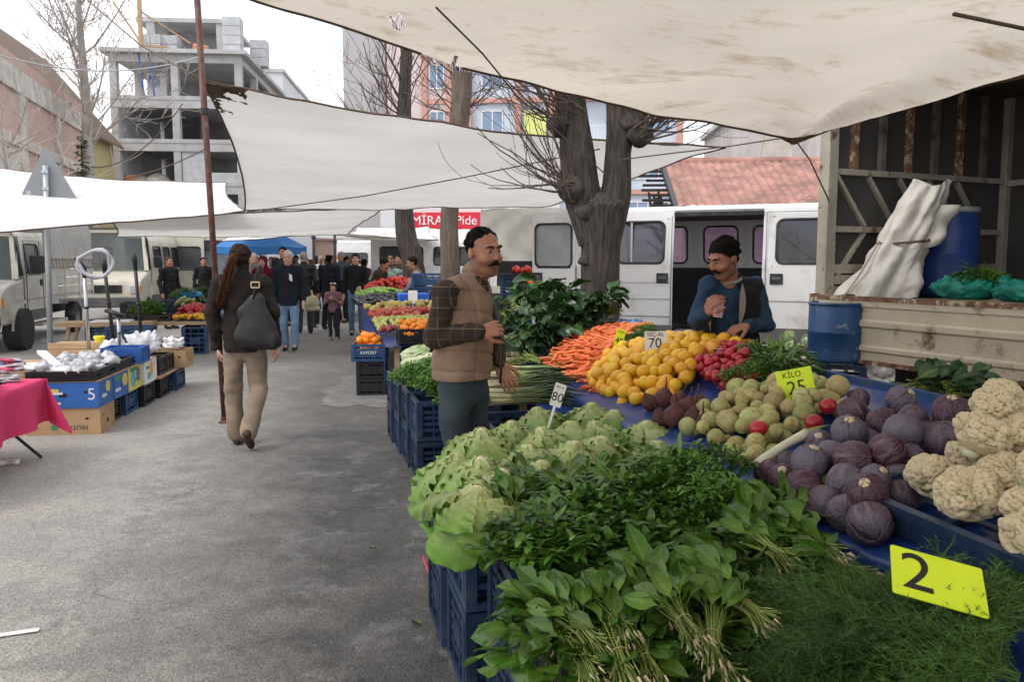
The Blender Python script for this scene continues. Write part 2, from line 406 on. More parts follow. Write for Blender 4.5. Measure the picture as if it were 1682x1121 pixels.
def tarp(name,label,corners,mat,sag=(.15,.1,.15,.1),belly=.15,wr=.02,nu=60,nv=60,holes=None,hem=True,seams=(),group=None,ridge=None,dropf=.35):
    # corners A,B,C,D ; edges AB (v=0), BC (u=1), CD (v=1), DA (u=0); sag bends each edge inwards and down
    c = [Vector(x) for x in corners];org = c[0].copy();org.z = 0
    ctr = sum(c,Vector())/4
    def P(u,v):
        p = bil(c,u,v)
        e = [sag[0]*4*u*(1-u)*(1-v)**3,sag[1]*4*v*(1-v)*u**3,sag[2]*4*u*(1-u)*v**3,sag[3]*4*v*(1-v)*(1-u)**3]
        inw = ((c[3]-c[0]+c[2]-c[1])/2).normalized()
        inu = ((c[1]-c[0]+c[2]-c[3])/2).normalized()
        p = p+inw*(e[0]-e[2])+inu*(e[3]-e[1])
        p.z -= belly*16*u*(1-u)*v*(1-v)+dropf*(e[0]+e[1]+e[2]+e[3])
        q = p*1.3
        p.z += wr*(mn.noise(q)+.5*mn.noise(q*2.7))
        for (cu,cv,n,amp) in (ridge or ()):
            du,dv = u-cu,v-cv;r = math.hypot(du,dv);a = math.atan2(dv,du)
            p.z += amp*math.sin(a*n)*min(1,r*12)*math.exp(-r*3.2)
        return p
    b = MB();b.grid(lambda u,v:P(u,v)-org,nu,nv)
    if holes:
        keep = []
        for f in b.f:
            x = sum((Vector(b.v[i]) for i in f),Vector())/4+org
            if not holes(x):keep.append(f)
        b.f = keep;b.m = [0]*len(keep)
    t = thing(name,label,'canopy',org,0,group)
    me = b.mesh('sheet',True);me.materials.append(mat);o = obj('sheet',me,None,t)
    if hem:
        h = MB()
        for k in range(4):
            fn = (lambda s:P(s,0),lambda s:P(1,s),lambda s:P(s,1),lambda s:P(0,s))[k]
            pts = [fn(i/40)-org for i in range(41)]
            run = []
            for q in pts:
                if holes and holes(q+org,True):
                    if len(run) > 1:h.tube(run,.011,5)
                    run = []
                else:run.append(q)
            if len(run) > 1:h.tube(run,.011,5)
        h.build('hem',HEM,t,True)
    return t,P,org
def rope(name_parent,pts,r=.006,name='rope',mat=None):
    b = MB();b.tube(pts,r,5);return b.build(name,mat or MT['rope'],name_parent,True)
def inpoly(x,y,poly):
    ins = False;n = len(poly)
    for i in range(n):
        x1,y1 = poly[i];x2,y2 = poly[(i+1) % n]
        if (y1 > y) != (y2 > y) and x < (x2-x1)*(y-y1)/(y2-y1)+x1:ins = not ins
    return ins
def toPX(v):
    d = Vector(v)-Vector((0,0,CAM_H))
    zc = d.y*cp-d.z*sp;yc = d.y*sp+d.z*cp
    if zc < .05:return (-9999,-9999)
    return (CX+F*d.x/zc,CY-F*yc/zc)
K1 = PD(1302,224,6.0);KL = PD(437,-38,4.3)
KL = K1+(KL-K1)*1.3;KR = K1+(PD(1682,172,4.75)-K1)*3.0;KB = KL+Vector((.4,-9.0,.5));KRB = KR+Vector((1.5,-7.0,.4))  # rear corners stretched far behind the camera, unseen, to shade the foreground
# real rips of the cloth: a small bird-shaped tear and a slit at the front hem (positions on the cloth itself)
tear = [PD(a,b,4.62) for a,b in ((630,22),(642,34),(650,27),(660,16),(661,30),(667,40),(655,46),(644,42))]
def big_holes(x,hem=False):
    q = toPX(x)
    if hem:return 716 < q[0] < 754 and q[1] > 85
    return inpoly(q[0],q[1],[(630,20),(645,33),(652,27),(663,15),(662,32),(668,42),(655,47),(642,40)]) or inpoly(q[0],q[1],[(727,140),(733,112),(757,84),(748,112),(752,150)])
big,PB,BO = tarp('canopy','large stained cream canvas canopy hanging over the foreground vegetable stall',[KL,K1,KRB,KB],CANV,(.19,.02,.1,.1),.10,.035,220,150,big_holes,ridge=((1,0,9,.08),),dropf=1.2)
def on_big(px,py):
    best = None
    for i in range(0,101,2):
        for j in range(0,101,2):
            q = PB(i/100,j/100);s_ = toPX(q);d = (s_[0]-px)**2+(s_[1]-py)**2
            if best is None or d < best[0]:best = (d,q)
    return best[1]
rope(big,[on_big(700,5)-BO-Vector((0,0,.03)),on_big(790,85)-BO-Vector((0,0,.035)),PD(850,158,5.2)-BO,PD(1010,300,7.2)-BO],.005)
rope(big,[on_big(1560,5)-BO-Vector((0,0,.03)),on_big(1682,50)-BO-Vector((0,0,.03))],.009)
rope(big,[K1-BO,PD(1200,240,7.6)-BO,PD(1020,262,7.45)-BO],.006)
rope(big,[K1-BO,PD(1330,262,6.15)-BO,PD(1362,330,6.35)-BO],.006)
kn = MB();kn.tube([PD(1285,222,5.98)-BO,PD(1300,226,6.0)-BO,PD(1318,224,6.0)-BO],[.03,.045,.02],8);kn.build('corner_knot',HEM,big,True)
rb = MB();rb.tube([PB(1,i/30)-BO-Vector((.0,0,.02)) for i in range(20)],.03,6);rb.build('edge_bar',pm('rusty_bar',(.12,.075,.05),.8,.4,12),big,True)
# second canopy over the lane
A2 = PD(333,130,7.6);B2 = PD(1192,242,8.9);C2 = PD(905,338,11.6);D2 = PD(402,345,12.2)
two,P2,O2 = tarp('canopy','grey white canopy sheet slung low across the lane from the brown pole',[A2,B2,C2,D2],CANV2,(.18,.25,.12,.12),.12,.03,70,60)
bn = MB();bn.grid(lambda u,v:P2(u*.10,v*.16)-O2-Vector((0,.012,.012)),40,40);bn.f = [f for k,f in enumerate(bn.f) if (k//40)/40+(k % 40)/40+.45*mn.noise(Vector(bn.v[f[0]])*7)+.3*mn.noise(Vector(bn.v[f[0]])*19) < .78];bn.m = [0]*len(bn.f);bn.build('burnt_corner',BURN,two,True)
rope(two,[PD(430,345,11.6)-O2,PD(600,322,10.6)-O2,PD(760,292,9.8)-O2,PD(905,262,9.0)-O2,PD(985,245,7.9)-O2],.007)
rope(two,[A2-O2,PD(290,108,7.9)-O2,PD(232,75,8.6)-O2,PD(120,-20,10)-O2],.008)
rope(two,[PD(318,60,7.6)-O2,PD(255,40,9)-O2,PD(180,-30,11)-O2],.004)
# white canopy of the left stalls (outer face seen)
w1,PW,OW = tarp('canopy','bright white canopy above the vans and stalls on the left',[PD(-260,404,9.2),PD(402,347,12.4),PD(372,300,15.5),PD(-330,225,13.5)],CANVW,(.12,.1,.35,.1),-.02,.03,60,40)
# underside of the middle canopies
m1,_,_ = tarp('canopy','beige canopy with curved seams under the second sheet',[PD(170,352,12.3),PD(640,338,12.9),PD(572,385,19.5),PD(190,388,16.5)],CANV2,(.1,.15,.12,.1),.05,.03,50,40)
tarp('canopy','far white canopy sheet behind the old man in navy',[PD(360,397,19),PD(520,384,20),PD(500,366,25),PD(390,370,25)],CANVW,(.05,.1,.1,.1),0,.02,24,16)
tarp('canopy','narrow beige canopy between the two thin poles in the distance',[PD(500,383,19.6),PD(720,394,21),PD(700,391,27),PD(520,391,27)],CANV2,(.05,.1,.1,.1),0.05,.02,24,16)
tarp('canopy','white canopy hung between the far pole and leaning tree trunk',[PD(566,384,20.2),PD(720,394,21.5),PD(705,372,27),PD(585,374,27)],CANVW,(.05,.1,.1,.1),0,.02,24,16)
tarp('canopy','small white awning sheet below the red restaurant sign',[PD(680,396,24),PD(790,398,25),PD(785,376,31),PD(683,374,31)],CANVW,(.05,.1,.1,.1),0,.02,24,16)
# poles
def pole(a,b,r,label,mat,name='canopy_pole',foot=True,group=None):
    a,b = Vector(a),Vector(b);t = thing(name,label,'pole',a,0,group)
    m = MB();m.tube([(0,0,0),(b-a)*.5,b-a],r,12);m.build('shaft',mat,t,True)
    if foot:f = MB();f.lathe([(r*2.2,0),(r*2.2,.012),(r*1.3,.02),(r*1.2,.07),(r,.075)],12);f.build('foot_plate',mat,t)
    q = MB();d = (b-a).normalized();q.tube([(b-a)*.72,(b-a)*.72+d*.05],r*1.5,10);q.build('collar',MT['dark_metal'],t)
    return t
pb = PD(352,430,7.7);pt = PD(322,-30,7.5);pdir = (pt-pb);base = pb-pdir*(pb.z/pdir.z)
pole(base,pt,.028,'leaning reddish brown steel pole behind the walking woman',MT['pole_red'])
for px,D,top,lb in ((514,19.3,335,'thin dark canopy pole on the left of the far pair'),(549,19.6,345,'thin dark canopy pole on the right of the far pair')):
    bb = PD(px+1,430,D);bb.z = 0;tt = PD(px,top,D);pole(bb,tt,.035,lb,MT['dark_metal'])
# ------------------------------------------------------------------ road sign seen from behind
sp_ = PD(78,500,12.2);sg = thing('road_sign','grey back of a triangular road sign on a galvanised post','sign',(sp_.x,sp_.y,0),R(8))
m = MB();m.tube([(0,0,0),(.04,0,1.5),(.075,0,2.95)],.04,12);m.build('post',MT['galv'],sg,True)
m = MB();tri = []
for k in range(3):
    a = PI/2+k*2*PI/3
    for q in range(7):
        aa = a-PI/3+q*(2*PI/3)/6;tri.append((.075+.40*math.cos(a)+.045*math.cos(aa),2.70+.46*math.sin(a)+.045*math.sin(aa)))
m.prism([(x,y) for x,y in tri],1,.045,.052)
m.build('plate',pm('sign_back',(.21,.22,.23),.5,.06,6),sg,fix=True)
for zz in (2.62,2.86):
    m = MB();m.box((.075,-.045,zz),(.09,.012,.04));m.build('clamp',MT['galv'],sg)
m = MB();m.box((-.19,.042,2.55),(.07,.004,.07));m.build('sticker',pm('sticker',(.36,.37,.40),.4),sg)

# ------------------------------------------------------------------ buildings
CONC = pm('concrete',(.44,.44,.44),.9,.15,1.2,.3,20,dirt=(.34,.33,.32),dscale=1.5,dlo=.5,dhi=.75)
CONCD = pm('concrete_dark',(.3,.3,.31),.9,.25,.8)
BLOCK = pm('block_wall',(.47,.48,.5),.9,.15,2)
def brickmat(name,c1,c2,mort,sc=2.2,plaster=None):
    m,t,p,o = newmat(name)
    tcn = N(t,'ShaderNodeTexCoord');mpn = N(t,'ShaderNodeMapping');mpn.inputs['Rotation'].default_value = (PI/2,0,0)
    t.links.new(tcn.outputs['Object'],mpn.inputs['Vector'])
    br = N(t,'ShaderNodeTexBrick');br.inputs['Scale'].default_value = sc
    br.inputs['Color1'].default_value = c4(c1);br.inputs['Color2'].default_value = c4(c2);br.inputs['Mortar'].default_value = c4(mort);br.inputs['Mortar Size'].default_value = .03
    t.links.new(mpn.outputs[0],br.inputs['Vector'])
    n1 = N(t,'ShaderNodeTexNoise');n1.inputs['Scale'].default_value = 1.6;n1.inputs['Detail'].default_value = 9;n1.inputs['Roughness'].default_value = .7;t.links.new(tcn.outputs['Object'],n1.inputs['Vector'])
    rr = N(t,'ShaderNodeMapRange');rr.inputs['From Min'].default_value = .5;rr.inputs['From Max'].default_value = .66;rr.inputs['To Max'].default_value = .85;t.links.new(n1.outputs['Fac'],rr.inputs['Value'])
    mi = N(t,'ShaderNodeMix',data_type='RGBA');t.links.new(rr.outputs[0],mi.inputs[0]);t.links.new(br.outputs['Color'],mi.inputs[6]);mi.inputs[7].default_value = c4(plaster or mort)
    t.links.new(mi.outputs[2],p.inputs['Base Color']);p.inputs['Roughness'].default_value = .9
    return m
BRICK = brickmat('old_brick',(.50,.31,.26),(.45,.27,.22),(.42,.36,.32),2.0,(.44,.40,.36))
WHB = brickmat('whitewashed_brick',(.55,.52,.49),(.48,.45,.42),(.42,.4,.38),2.0,(.5,.48,.45))
def windowpart(parent,x0,x1,z0,z1,y,frame,glass,fw=.07,cols=2,outn=-1):
    m = MB();dy = .06
    for a,b in (((x0,y,z0),(x1,y+outn*dy,z0+fw)),((x0,y,z1-fw),(x1,y+outn*dy,z1)),((x0,y,z0+fw),(x0+fw,y+outn*dy,z1-fw)),((x1-fw,y,z0+fw),(x1,y+outn*dy,z1-fw))):m.box2(a,b)
    for k in range(1,cols):
        xm = x0+(x1-x0)*k/cols;m.box2((xm-fw/2,y,z0+fw),(xm+fw/2,y+outn*dy*.8,z1-fw))
    f = m.build('window',frame,parent)
    q = MB();q.box2((x0+fw*.5,y,z0+fw*.5),(x1-fw*.5,y+outn*.02,z1-fw*.5));q.build('pane',glass,f)
    return f
GLB = pm('pane_blue',(.16,.24,.36),.1,.2,1,spec=.8)
WHITEF = pm('white_frame',(.7,.7,.72),.5,.05)
# unfinished concrete frame building
cb = PD(193,430,60);bd = thing('concrete_building','unfinished grey concrete frame building with open floors','building',(cb.x,cb.y,0),R(5))
W_,Dp = 9.2,15.0;floors = [0,4.1,7.3,10.35,13.4,16.6]
for i,z in enumerate(floors[1:]):
    m = MB();ov = .45 if i == 4 else .0
    m.box2((-ov,-ov-.06,z-.28),(W_+ov,Dp,z));m.build('slab',CONC,bd)
    bm_ = MB();bm_.box2((.0,-.02,z-.85),(W_,.3,z-.282));bm_.box2((W_-.3,.302,z-.8),(W_,Dp-.3,z-.283));bm_.build('beam',CONC,bd)
for i in range(5):
    for x in (0.0,4.25,W_-.5):
        for y in ((.0,5.0,10.0,Dp-.6) if x != 4.25 else (.01,7.0)):
            m = MB();m.box2((x+.003,y+.004,floors[i]),(x+.497,y+.55,floors[i+1]-.283));m.build('column',CONC,bd)
for i in range(5):
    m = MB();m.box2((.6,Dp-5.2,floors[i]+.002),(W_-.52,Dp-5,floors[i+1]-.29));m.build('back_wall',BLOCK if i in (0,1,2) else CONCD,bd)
    if i < 4:m = MB();m.box2((.1,.6,floors[i]+.002),(.3,Dp-5.3,floors[i+1]-.29));m.build('side_wall',BLOCK,bd)
for i in (1,2):
    m = MB();m.box2((4.8,.1,floors[i]+.002),(6.6,.32,floors[i+1]-.86));m.box2((6.6,.1,floors[i]+.002),(W_-.51,.32,floors[i]+.7));m.build('block_infill',BLOCK,bd)
m = MB();m.box2((1.6,3,floors[4]+.01),(3.0,3.2,floors[4]+2.2));wp = m.build('white_panel',MT['white_plastic'],bd)
m = MB();m.box2((1.7,2.96,floors[4]+1.2),(2.5,3.01,floors[4]+2.1));m.build('pane',GLB,wp)
for (x,fl,s_) in ((1.4,2,1.0),(2.6,2,1.3),(3.3,1,1.2)):
    m = MB();m.lathe([(.9*s_,0),(.7*s_,.25*s_),(.35*s_,.5*s_),(.05,.62*s_)],12,c=(x,1.5,floors[fl+0]+.0));m.build('rubble_heap',pm('rubble',(.42,.38,.34),.95,.3,3),bd,True)
m = MB();m.box((.85,1.1,floors[2]+.3),(.9,.6,.6),(.1,0,.2));m.build('orange_sack',pm('orange_sack',(.52,.22,.13),.8,.2,3),bd,bevel=.12)
m = MB();m.lathe([(.35,0),(.38,.4),(.35,.8),(.3,.82)],14,c=(1.6,1.2,floors[1]+.0));m.build('blue_barrel',pm('barrel_b',(.03,.08,.3),.5),bd,True)
# penthouse and stacked blocks on the roof
m = MB();m.box2((1.3,2,19.1),(8.0,9,19.4));m.build('roof_slab',CONC,bd)
for x in (2.0,7.0):
    m = MB();m.box2((x,2.1,16.6),(x+.6,2.6,19.1));m.build('column',CONC,bd)
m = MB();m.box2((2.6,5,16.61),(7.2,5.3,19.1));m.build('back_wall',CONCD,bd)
for (x,y,n) in ((7.9,.8,4),(9.0,4.5,3),(2.2,1,2),(3.3,1.2,2)):
    for k in range(n):
        m = MB();m.box((x+.5,y+.5,16.62+.33+k*.66),(1.25,1.1,.63));m.build('block_pallet',BLOCK,bd)
m = MB();m.box((6.1,1.2,16.95),(1.1,.7,.65),(0,.1,.2));m.build('orange_sack',bpy.data.materials['orange_sack'],bd,bevel=.12)
m = MB();m.bar((2.4,-.3,16.6),(2.4,-.3,20.4),.25);m.bar((2.4,-.3,17),(.8,-.8,19.6),.12);m.bar((2.5,-.3,16.8),(4,.5,16.9),.15);m.bar((2.4,-.3,19.2),(5.6,.4,17.2),.1);m.build('hoist',MT['wood'],bd)
for x in (2.4,3.1):
    m = MB();m.bar((x,-.1,13.4),(x-.3,.0,16.3),.1);m.build('prop',pm('prop_blue',(.03,.1,.4),.5),bd)
# pale blank building right of it
q = PD(380,430,75);nb = thing('pale_building','plain pale grey building rising behind the concrete frame','building',(q.x,q.y,0),R(5))
m = MB();m.box2((0,0,0),(5,9,18.4));m.build('wall',pm('pale_wall',(.6,.6,.62),.9,.05),nb)
m = MB();m.box2((-.15,-.15,18.4),(5.15,9.1,18.7));m.build('roof',CONC,nb)
q = PD(430,430,85);nb = thing('low_pale_building','low pale building with flat roof behind the grey tarp','building',(q.x,q.y,0),R(5))
m = MB();m.box2((0,0,0),(4,9,19.0));m.build('wall',bpy.data.materials['pale_wall'],nb)
m = MB();m.box2((-.15,-.15,19.0),(4.15,9.1,19.3));m.build('roof',CONC,nb)
# old brick building on the left, wall runs away along the street
q0 = Vector((-17.0,27.0,0));ang = math.atan2(13.5,-3.6)
br_ = thing('brick_building','half plastered old red brick building behind the triangular sign','building',q0,ang)
L_ = 14.5;H_ = 8.6
def bw(name,x0,x1,z0,z1,y0,y1,mat):m = MB();m.box2((x0,y0,z0),(x1,y1,z1));return m.build(name,mat,br_)
bw('core_wall',0,L_,0,H_,.3,9,CONCD)
PLAST = pm('old_plaster',(.50,.47,.43),.95,.25,2,.4,12,dirt=(.30,.26,.22),dscale=1.2)
zs = [0,3.4,3.9,6.0,6.5,H_];xs = [0,.6,4.2,4.9,9.2,9.8,L_-.5,L_]
for (z0,z1) in ((3.4,3.9),(5.75,6.15),(7.75,H_)):bw('concrete_band',0,L_,z0,z1,.05,.302,PLAST)
for x0,x1 in ((0,.6),(4.2,4.9),(9.2,9.8),(L_-.5,L_)):
    for z0,z1 in ((0,3.4),(3.9,5.75),(6.15,7.75)):bw('concrete_post',x0,x1,z0,z1,.08,.302,PLAST)
for i,(x0,x1) in enumerate(((.6,4.2),(4.9,9.2),(9.8,L_-.5))):
    for j,(z0,z1) in enumerate(((0,3.4),(3.9,5.75),(6.15,7.75))):
        bw('brick_panel',x0,x1,z0,z1,.16,.301,WHB if (i,j) in ((0,0),(1,0),(0,1)) else BRICK)
bw('parapet',0,L_,H_,H_+.45,.1,.4,BRICK)
bw('upper_storey',0,7,H_,H_+2.4,2.2,8,pm('sheeting',(.34,.38,.46),.6,.4,1.2))
m = MB();m.prism([(1.8,H_+2.4),(8.4,H_+2.4),(5,H_+3.5)],0,-.3,7.3);m.build('roof',pm('roof_tile_flat',(.34,.17,.12),.9,.3,2),br_,fix=True)
for x in (2.0,5.5):bw('chimney',x,x+.8,H_+3.0,H_+4.1,4.6,5.4,BRICK)
# yellow gabled house behind
q = Vector((-30.8,44,0));yh = thing('yellow_house','yellow gabled house behind the brick building','building',q,R(90+12))
yh.scale = (1,1,1.2);YEL = pm('yellow_plaster',(.5,.42,.22),.9,.2,1.5,dirt=(.38,.33,.25),dscale=1.5)
m = MB();m.prism([(-6,0),(2.2,0),(2.2,8.2),(-1.9,12.4),(-6,8.2)],0,0,13)
m.build('wall',YEL,yh,fix=True)
for s_ in (-1,1):
    m = MB();m.bar((6.5,-1.9+s_*2.35,10.15),(6.5,-1.9+s_*2.36,10.16),.1)
    a = Vector((0,-1.9,12.55));b = Vector((0,-1.9+s_*4.7,7.75));m = MB()
    m.add([a+Vector((-.4,0,0)),b+Vector((-.4,0,0)),b+Vector((13.4,0,0)),a+Vector((13.4,0,0)),a+Vector((-.4,0,.15)),b+Vector((-.4,0,.15)),b+Vector((13.4,0,.15)),a+Vector((13.4,0,.15))],[(0,1,2,3),(7,6,5,4),(0,4,5,1),(1,5,6,2),(2,6,7,3),(3,7,4,0)])
    m.build('roof',pm('roof_dark',(.2,.14,.11),.9,.2),yh,fix=True)
for x in (3,9):windowpart(yh,x,x+1.2,5.8,7.2,2.2,WHITEF,GLB,outn=1)
# pink apartment block
q = PD(640,430,55);pk = thing('apartment_block','pink and pale blue apartment block with orange pilasters behind the trees','building',(q.x,q.y,0),R(-6))
m = MB();m.box2((0,0,0),(5.2,12,20));m.build('pink_wall',pm('pink_wall',(.60,.50,.50),.9,.06,1),pk)
m = MB();m.box2((5.2,.15,0),(19,12,20));m.build('blue_wall',pm('bluish_wall',(.52,.58,.66),.9,.06,1),pk)
OR = pm('orange_pilaster',(.52,.29,.24),.85,.08,1)
for x in (2.3,3.9,5.2,8.4,10.6,14.5,18.7):
    m = MB();m.box2((x,-.22,0),(x+.38,.149,20));m.build('pilaster',OR,pk)
for i in range(6):
    z = 2.9+i*2.95
    m = MB();m.box2((2.68,-.1,z),(18.7,.12,z+.3));m.build('floor_band',OR,pk)
    for x in (2.8,4.3,6.2,8.9,11.6,15.6,16.9):windowpart(pk,x,x+(1.0 if x < 6 else 1.4),z+.95,z+2.5,.14 if x > 5.2 else -.01,WHITEF,GLB)
    m = MB();m.box2((11.0,-.9,z+.3),(14.4,.14,z+.42));bal = m.build('balcony',WHITEF,pk)
    m = MB()
    for k in range(18):m.bar((11.05+k*.19,-.88,z+.42),(11.05+k*.19,-.88,z+1.3),.03)
    m.bar((11,-.88,z+1.3),(14.4,-.88,z+1.3),.05);m.build('railing',WHITEF,bal)
m = MB();m.box2((9.0,-.16,9.6),(10.4,-.06,11.2));m.build('yellow_sign',pm('lime_sign',(.62,.66,.22),.6),pk)
q = PD(655,430,62);ph = thing('tall_grey_tower','narrow grey wall rising at the left of the pink block','building',(q.x-1.5,q.y-6,0),0)
m = MB();m.box2((-1.2,0,0),(1.6,3,19));m.build('wall',pm('tower_grey',(.42,.4,.41),.9,.06),ph);m = MB();m.box2((-1.4,-.2,19),(1.8,3.2,19.4));m.build('roof',CONC,ph)
# restaurant with red sign
q = PD(668,430,38);rs = thing('restaurant','white restaurant front with red name board','building',(q.x,q.y,0),R(-4))
m = MB();m.box2((-1.2,0,0),(7,8,4.3));m.build('wall',pm('rest_wall',(.62,.62,.63),.8,.05),rs)
m = MB();m.box2((.1,-.25,3.0),(3.5,-.01,3.78));sgn = m.build('name_board',pm('red_board',(.62,.02,.04),.4,.05),rs)
me = curve_text('MİRAÇ Pide',.58,.01);o = obj('lettering',me,MT['white_plastic'],sgn,(1.8,-.262,3.4),(PI/2,0,0))
for x in (.2,1.3,2.4,3.5,4.8):windowpart(rs,x,x+1.0,.4,2.6,-.005,pm('red_frame',(.5,.03,.04),.5),MT['glass_dark'])
# low house with broken tile roof
q = PD(1112,330,18.5);th = thing('tiled_house','low house with faded red tile roof behind the white minibus','building',(q.x,q.y,0),R(-3))
m = MB();m.box2((.6,.5,0),(9,6,2.75));m.build('wall',pm('house_wall',(.32,.3,.28),.9,.2),th)
TILE = pm('roof_tile',(.36,.19,.155),.85,.35,2.2,dirt=(.20,.13,.11),dscale=2.5,dlo=.5,dhi=.7)
m = MB();W2 = 8.2;rows = 18;cols = 40
for r in range(rows):
    if r == 0:pass
    y0,z0 = -.3+r*.155,2.72+r*.073
    def fn(u,v,y0=y0,z0=z0):
        x = u*W2;return (x,y0+v*.20,z0+v*.085+.045*abs(math.sin(x*PI*cols/W2/1.0))+.022+(0 if v > .01 else 0)+.01*mn.noise(Vector((x*2,y0*3,0))))
    m.grid(fn,160,1)
m.build('tiles',TILE,th,True)['kind'] = 'stuff'
m = MB();m.box2((.0,-.25,2.60),(8.2,2.7,2.64));m.bar((-.05,-.3,2.66),(-.05,2.5,4.02),.1,.16);m.build('verge_board',MT['dark_metal'],th)
for k in range(9):
    m = MB();m.bar((-.5-.35*random.random(),-.2+k*.3,2.66+k*.14),(.3,-.2+k*.3,2.66+k*.14),.06);m.build('rafter',pm('charred',(.03,.026,.024),.9) if k == 0 else bpy.data.materials['charred'],th)
for k in range(14):
    m = MB();m.bar((-.35+.02*k,.05+k*.1,1.0),(-.4+random.uniform(-.1,.2),.1+k*.1,2.6+k*.05),.05);m.build('batten',bpy.data.materials['charred'],th)
m = MB();m.tube([(0,2.5,4.06),(8.2,2.5,4.06)],.1,8);m.build('ridge',TILE,th,True)
m = MB();m.box2((2.55,2.6,3.9),(3.2,3.2,4.75));m.build('chimney',PLAST,th)
# grey building far behind it
q = PD(1195,430,34);gb = thing('grey_building','weathered grey wall of a building above the tile roof','building',(q.x,q.y,0),R(-3))
m = MB();m.box2((0,0,0),(8.5,6,7.3));m.build('wall',pm('grey_wall2',(.42,.39,.38),.9,.2,1,stretch=(4,4,.4)),gb)
m = MB();m.box2((-.2,-.2,7.3),(8.7,6,7.5));m.build('roof',CONC,gb)
# town on the far rise
TW = [pm('town_a',(.5,.48,.45),.9,.1),pm('town_b',(.5,.36,.3),.9,.1),pm('town_c',(.45,.47,.5),.9,.1),pm('town_d',(.55,.45,.25),.9,.1)]
rr = random.Random(5);TRF = pm('town_roof',(.34,.2,.16),.9,.2)
words = ['cream','rosy','grey blue','ochre']
m = MB();m.grid(lambda u,v:(-140+u*220,120+v*220,-.6+v*14+2*math.sin(u*9)*v),20,10);tag(m.build('hill',pm('hill',(.22,.2,.15),.95,.3,.05),None,True),kind='structure')
for k in range(26):
    D = rr.uniform(90,210);px = rr.uniform(440,830);q = PD(px,430,D);hz = max(0,-.6+(D-120)/220*14)
    kk = rr.randrange(4);h = rr.uniform(5,9)*(D/130);wd = rr.uniform(5,9)
    t_ = thing('town_house',words[kk]+' town house in the far distance beyond the market','house',(q.x,q.y,hz-1),R(rr.uniform(-12,12)),words[kk]+' houses of the far town')
    m = MB();m.box2((-wd/2,0,0),(wd/2,7,h+1));m.build('wall',TW[kk],t_)
    m = MB();m.prism([(-.4,h+1),(7.4,h+1),(3.5,h+2.4)],0,-wd/2-.3,wd/2+.3);m.build('roof',TRF,t_,fix=True)
    for zz in np.arange(1.8,h-.6,2.9):
        for xx in np.arange(-wd/2+.8,wd/2-1,2.0):
            m = MB();m.box2((xx,-.04,zz),(xx+1,0.02,zz+1.4));m.build('window',MT['glass_dark'],t_)
# ------------------------------------------------------------------ trees
def barkmat(name,a,b,sc=6):
    m,t,p,o = newmat(name)
    tcn = N(t,'ShaderNodeTexCoord');mpn = N(t,'ShaderNodeMapping');mpn.inputs['Scale'].default_value = (1,1,.12);t.links.new(tcn.outputs['Object'],mpn.inputs['Vector'])
    n1 = N(t,'ShaderNodeTexNoise');n1.inputs['Scale'].default_value = sc*6;n1.inputs['Detail'].default_value = 8;n1.inputs['Roughness'].default_value = .7;t.links.new(mpn.outputs[0],n1.inputs['Vector'])
    n2 = N(t,'ShaderNodeTexNoise');n2.inputs['Scale'].default_value = 3;n2.inputs['Detail'].default_value = 4;t.links.new(tcn.outputs['Object'],n2.inputs['Vector'])
    r = N(t,'ShaderNodeValToRGB');r.color_ramp.elements[0].position = .35;r.color_ramp.elements[1].position = .68
    r.color_ramp.elements[0].color = c4(a);r.color_ramp.elements[1].color = c4(b);t.links.new(n1.outputs['Fac'],r.inputs['Fac'])
    mr = N(t,'ShaderNodeMapRange');mr.inputs['To Min'].default_value = .6;mr.inputs['To Max'].default_value = 1.4;t.links.new(n2.outputs['Fac'],mr.inputs['Value'])
    mu = N(t,'ShaderNodeMix',data_type='RGBA',blend_type='MULTIPLY');mu.inputs[0].default_value = 1;t.links.new(r.outputs[0],mu.inputs[6]);t.links.new(mr.outputs[0],mu.inputs[7])
    t.links.new(mu.outputs[2],p.inputs['Base Color']);p.inputs['Roughness'].default_value = .9
    bp = N(t,'ShaderNodeBump');bp.inputs['Strength'].default_value = 1;bp.inputs['Distance'].default_value = .03;t.links.new(n1.outputs['Fac'],bp.inputs['Height']);t.links.new(bp.outputs[0],p.inputs['Normal'])
    return m
BARK = barkmat('bark',(.020,.015,.012),(.105,.085,.072));BARK2 = barkmat('pale_bark',(.26,.235,.21),(.46,.43,.40));TWIG = pm('twig',(.085,.06,.05),.8,.3,20);TWIGP = pm('pale_twig',(.38,.33,.30),.8,.2,20)
def bark_tube(mb,pts,rad,n=36,rings=60,amp=.05,seed=0):
    pts = [Vector(p) for p in pts];m = len(pts);P_ = [];Rr = []
    for i in range(rings+1):
        x = i/rings*(m-1);k = min(int(x),m-2);f = x-k
        p0,p1,p2,p3 = pts[max(k-1,0)],pts[k],pts[k+1],pts[min(k+2,m-1)]
        P_.append(.5*((2*p1)+(p2-p0)*f+(2*p0-5*p1+4*p2-p3)*f*f+(3*p1-p0-3*p2+p3)*f**3));Rr.append(rad[k]*(1-f)+rad[k+1]*f)
    b = len(mb.v);mb.tube(P_,Rr,n)
    for i in range(rings+1):
        for k in range(n):
            v = Vector(mb.v[b+i*n+k]);d = v-P_[i];a = 2*PI*k/n
            q = 1+amp*(abs(mn.noise(Vector((math.cos(a)*4,math.sin(a)*4,P_[i].z*.9+seed))))*2-.6)+amp*.9*mn.noise(v*2.3)
            mb.v[b+i*n+k] = tuple(P_[i]+d*q)
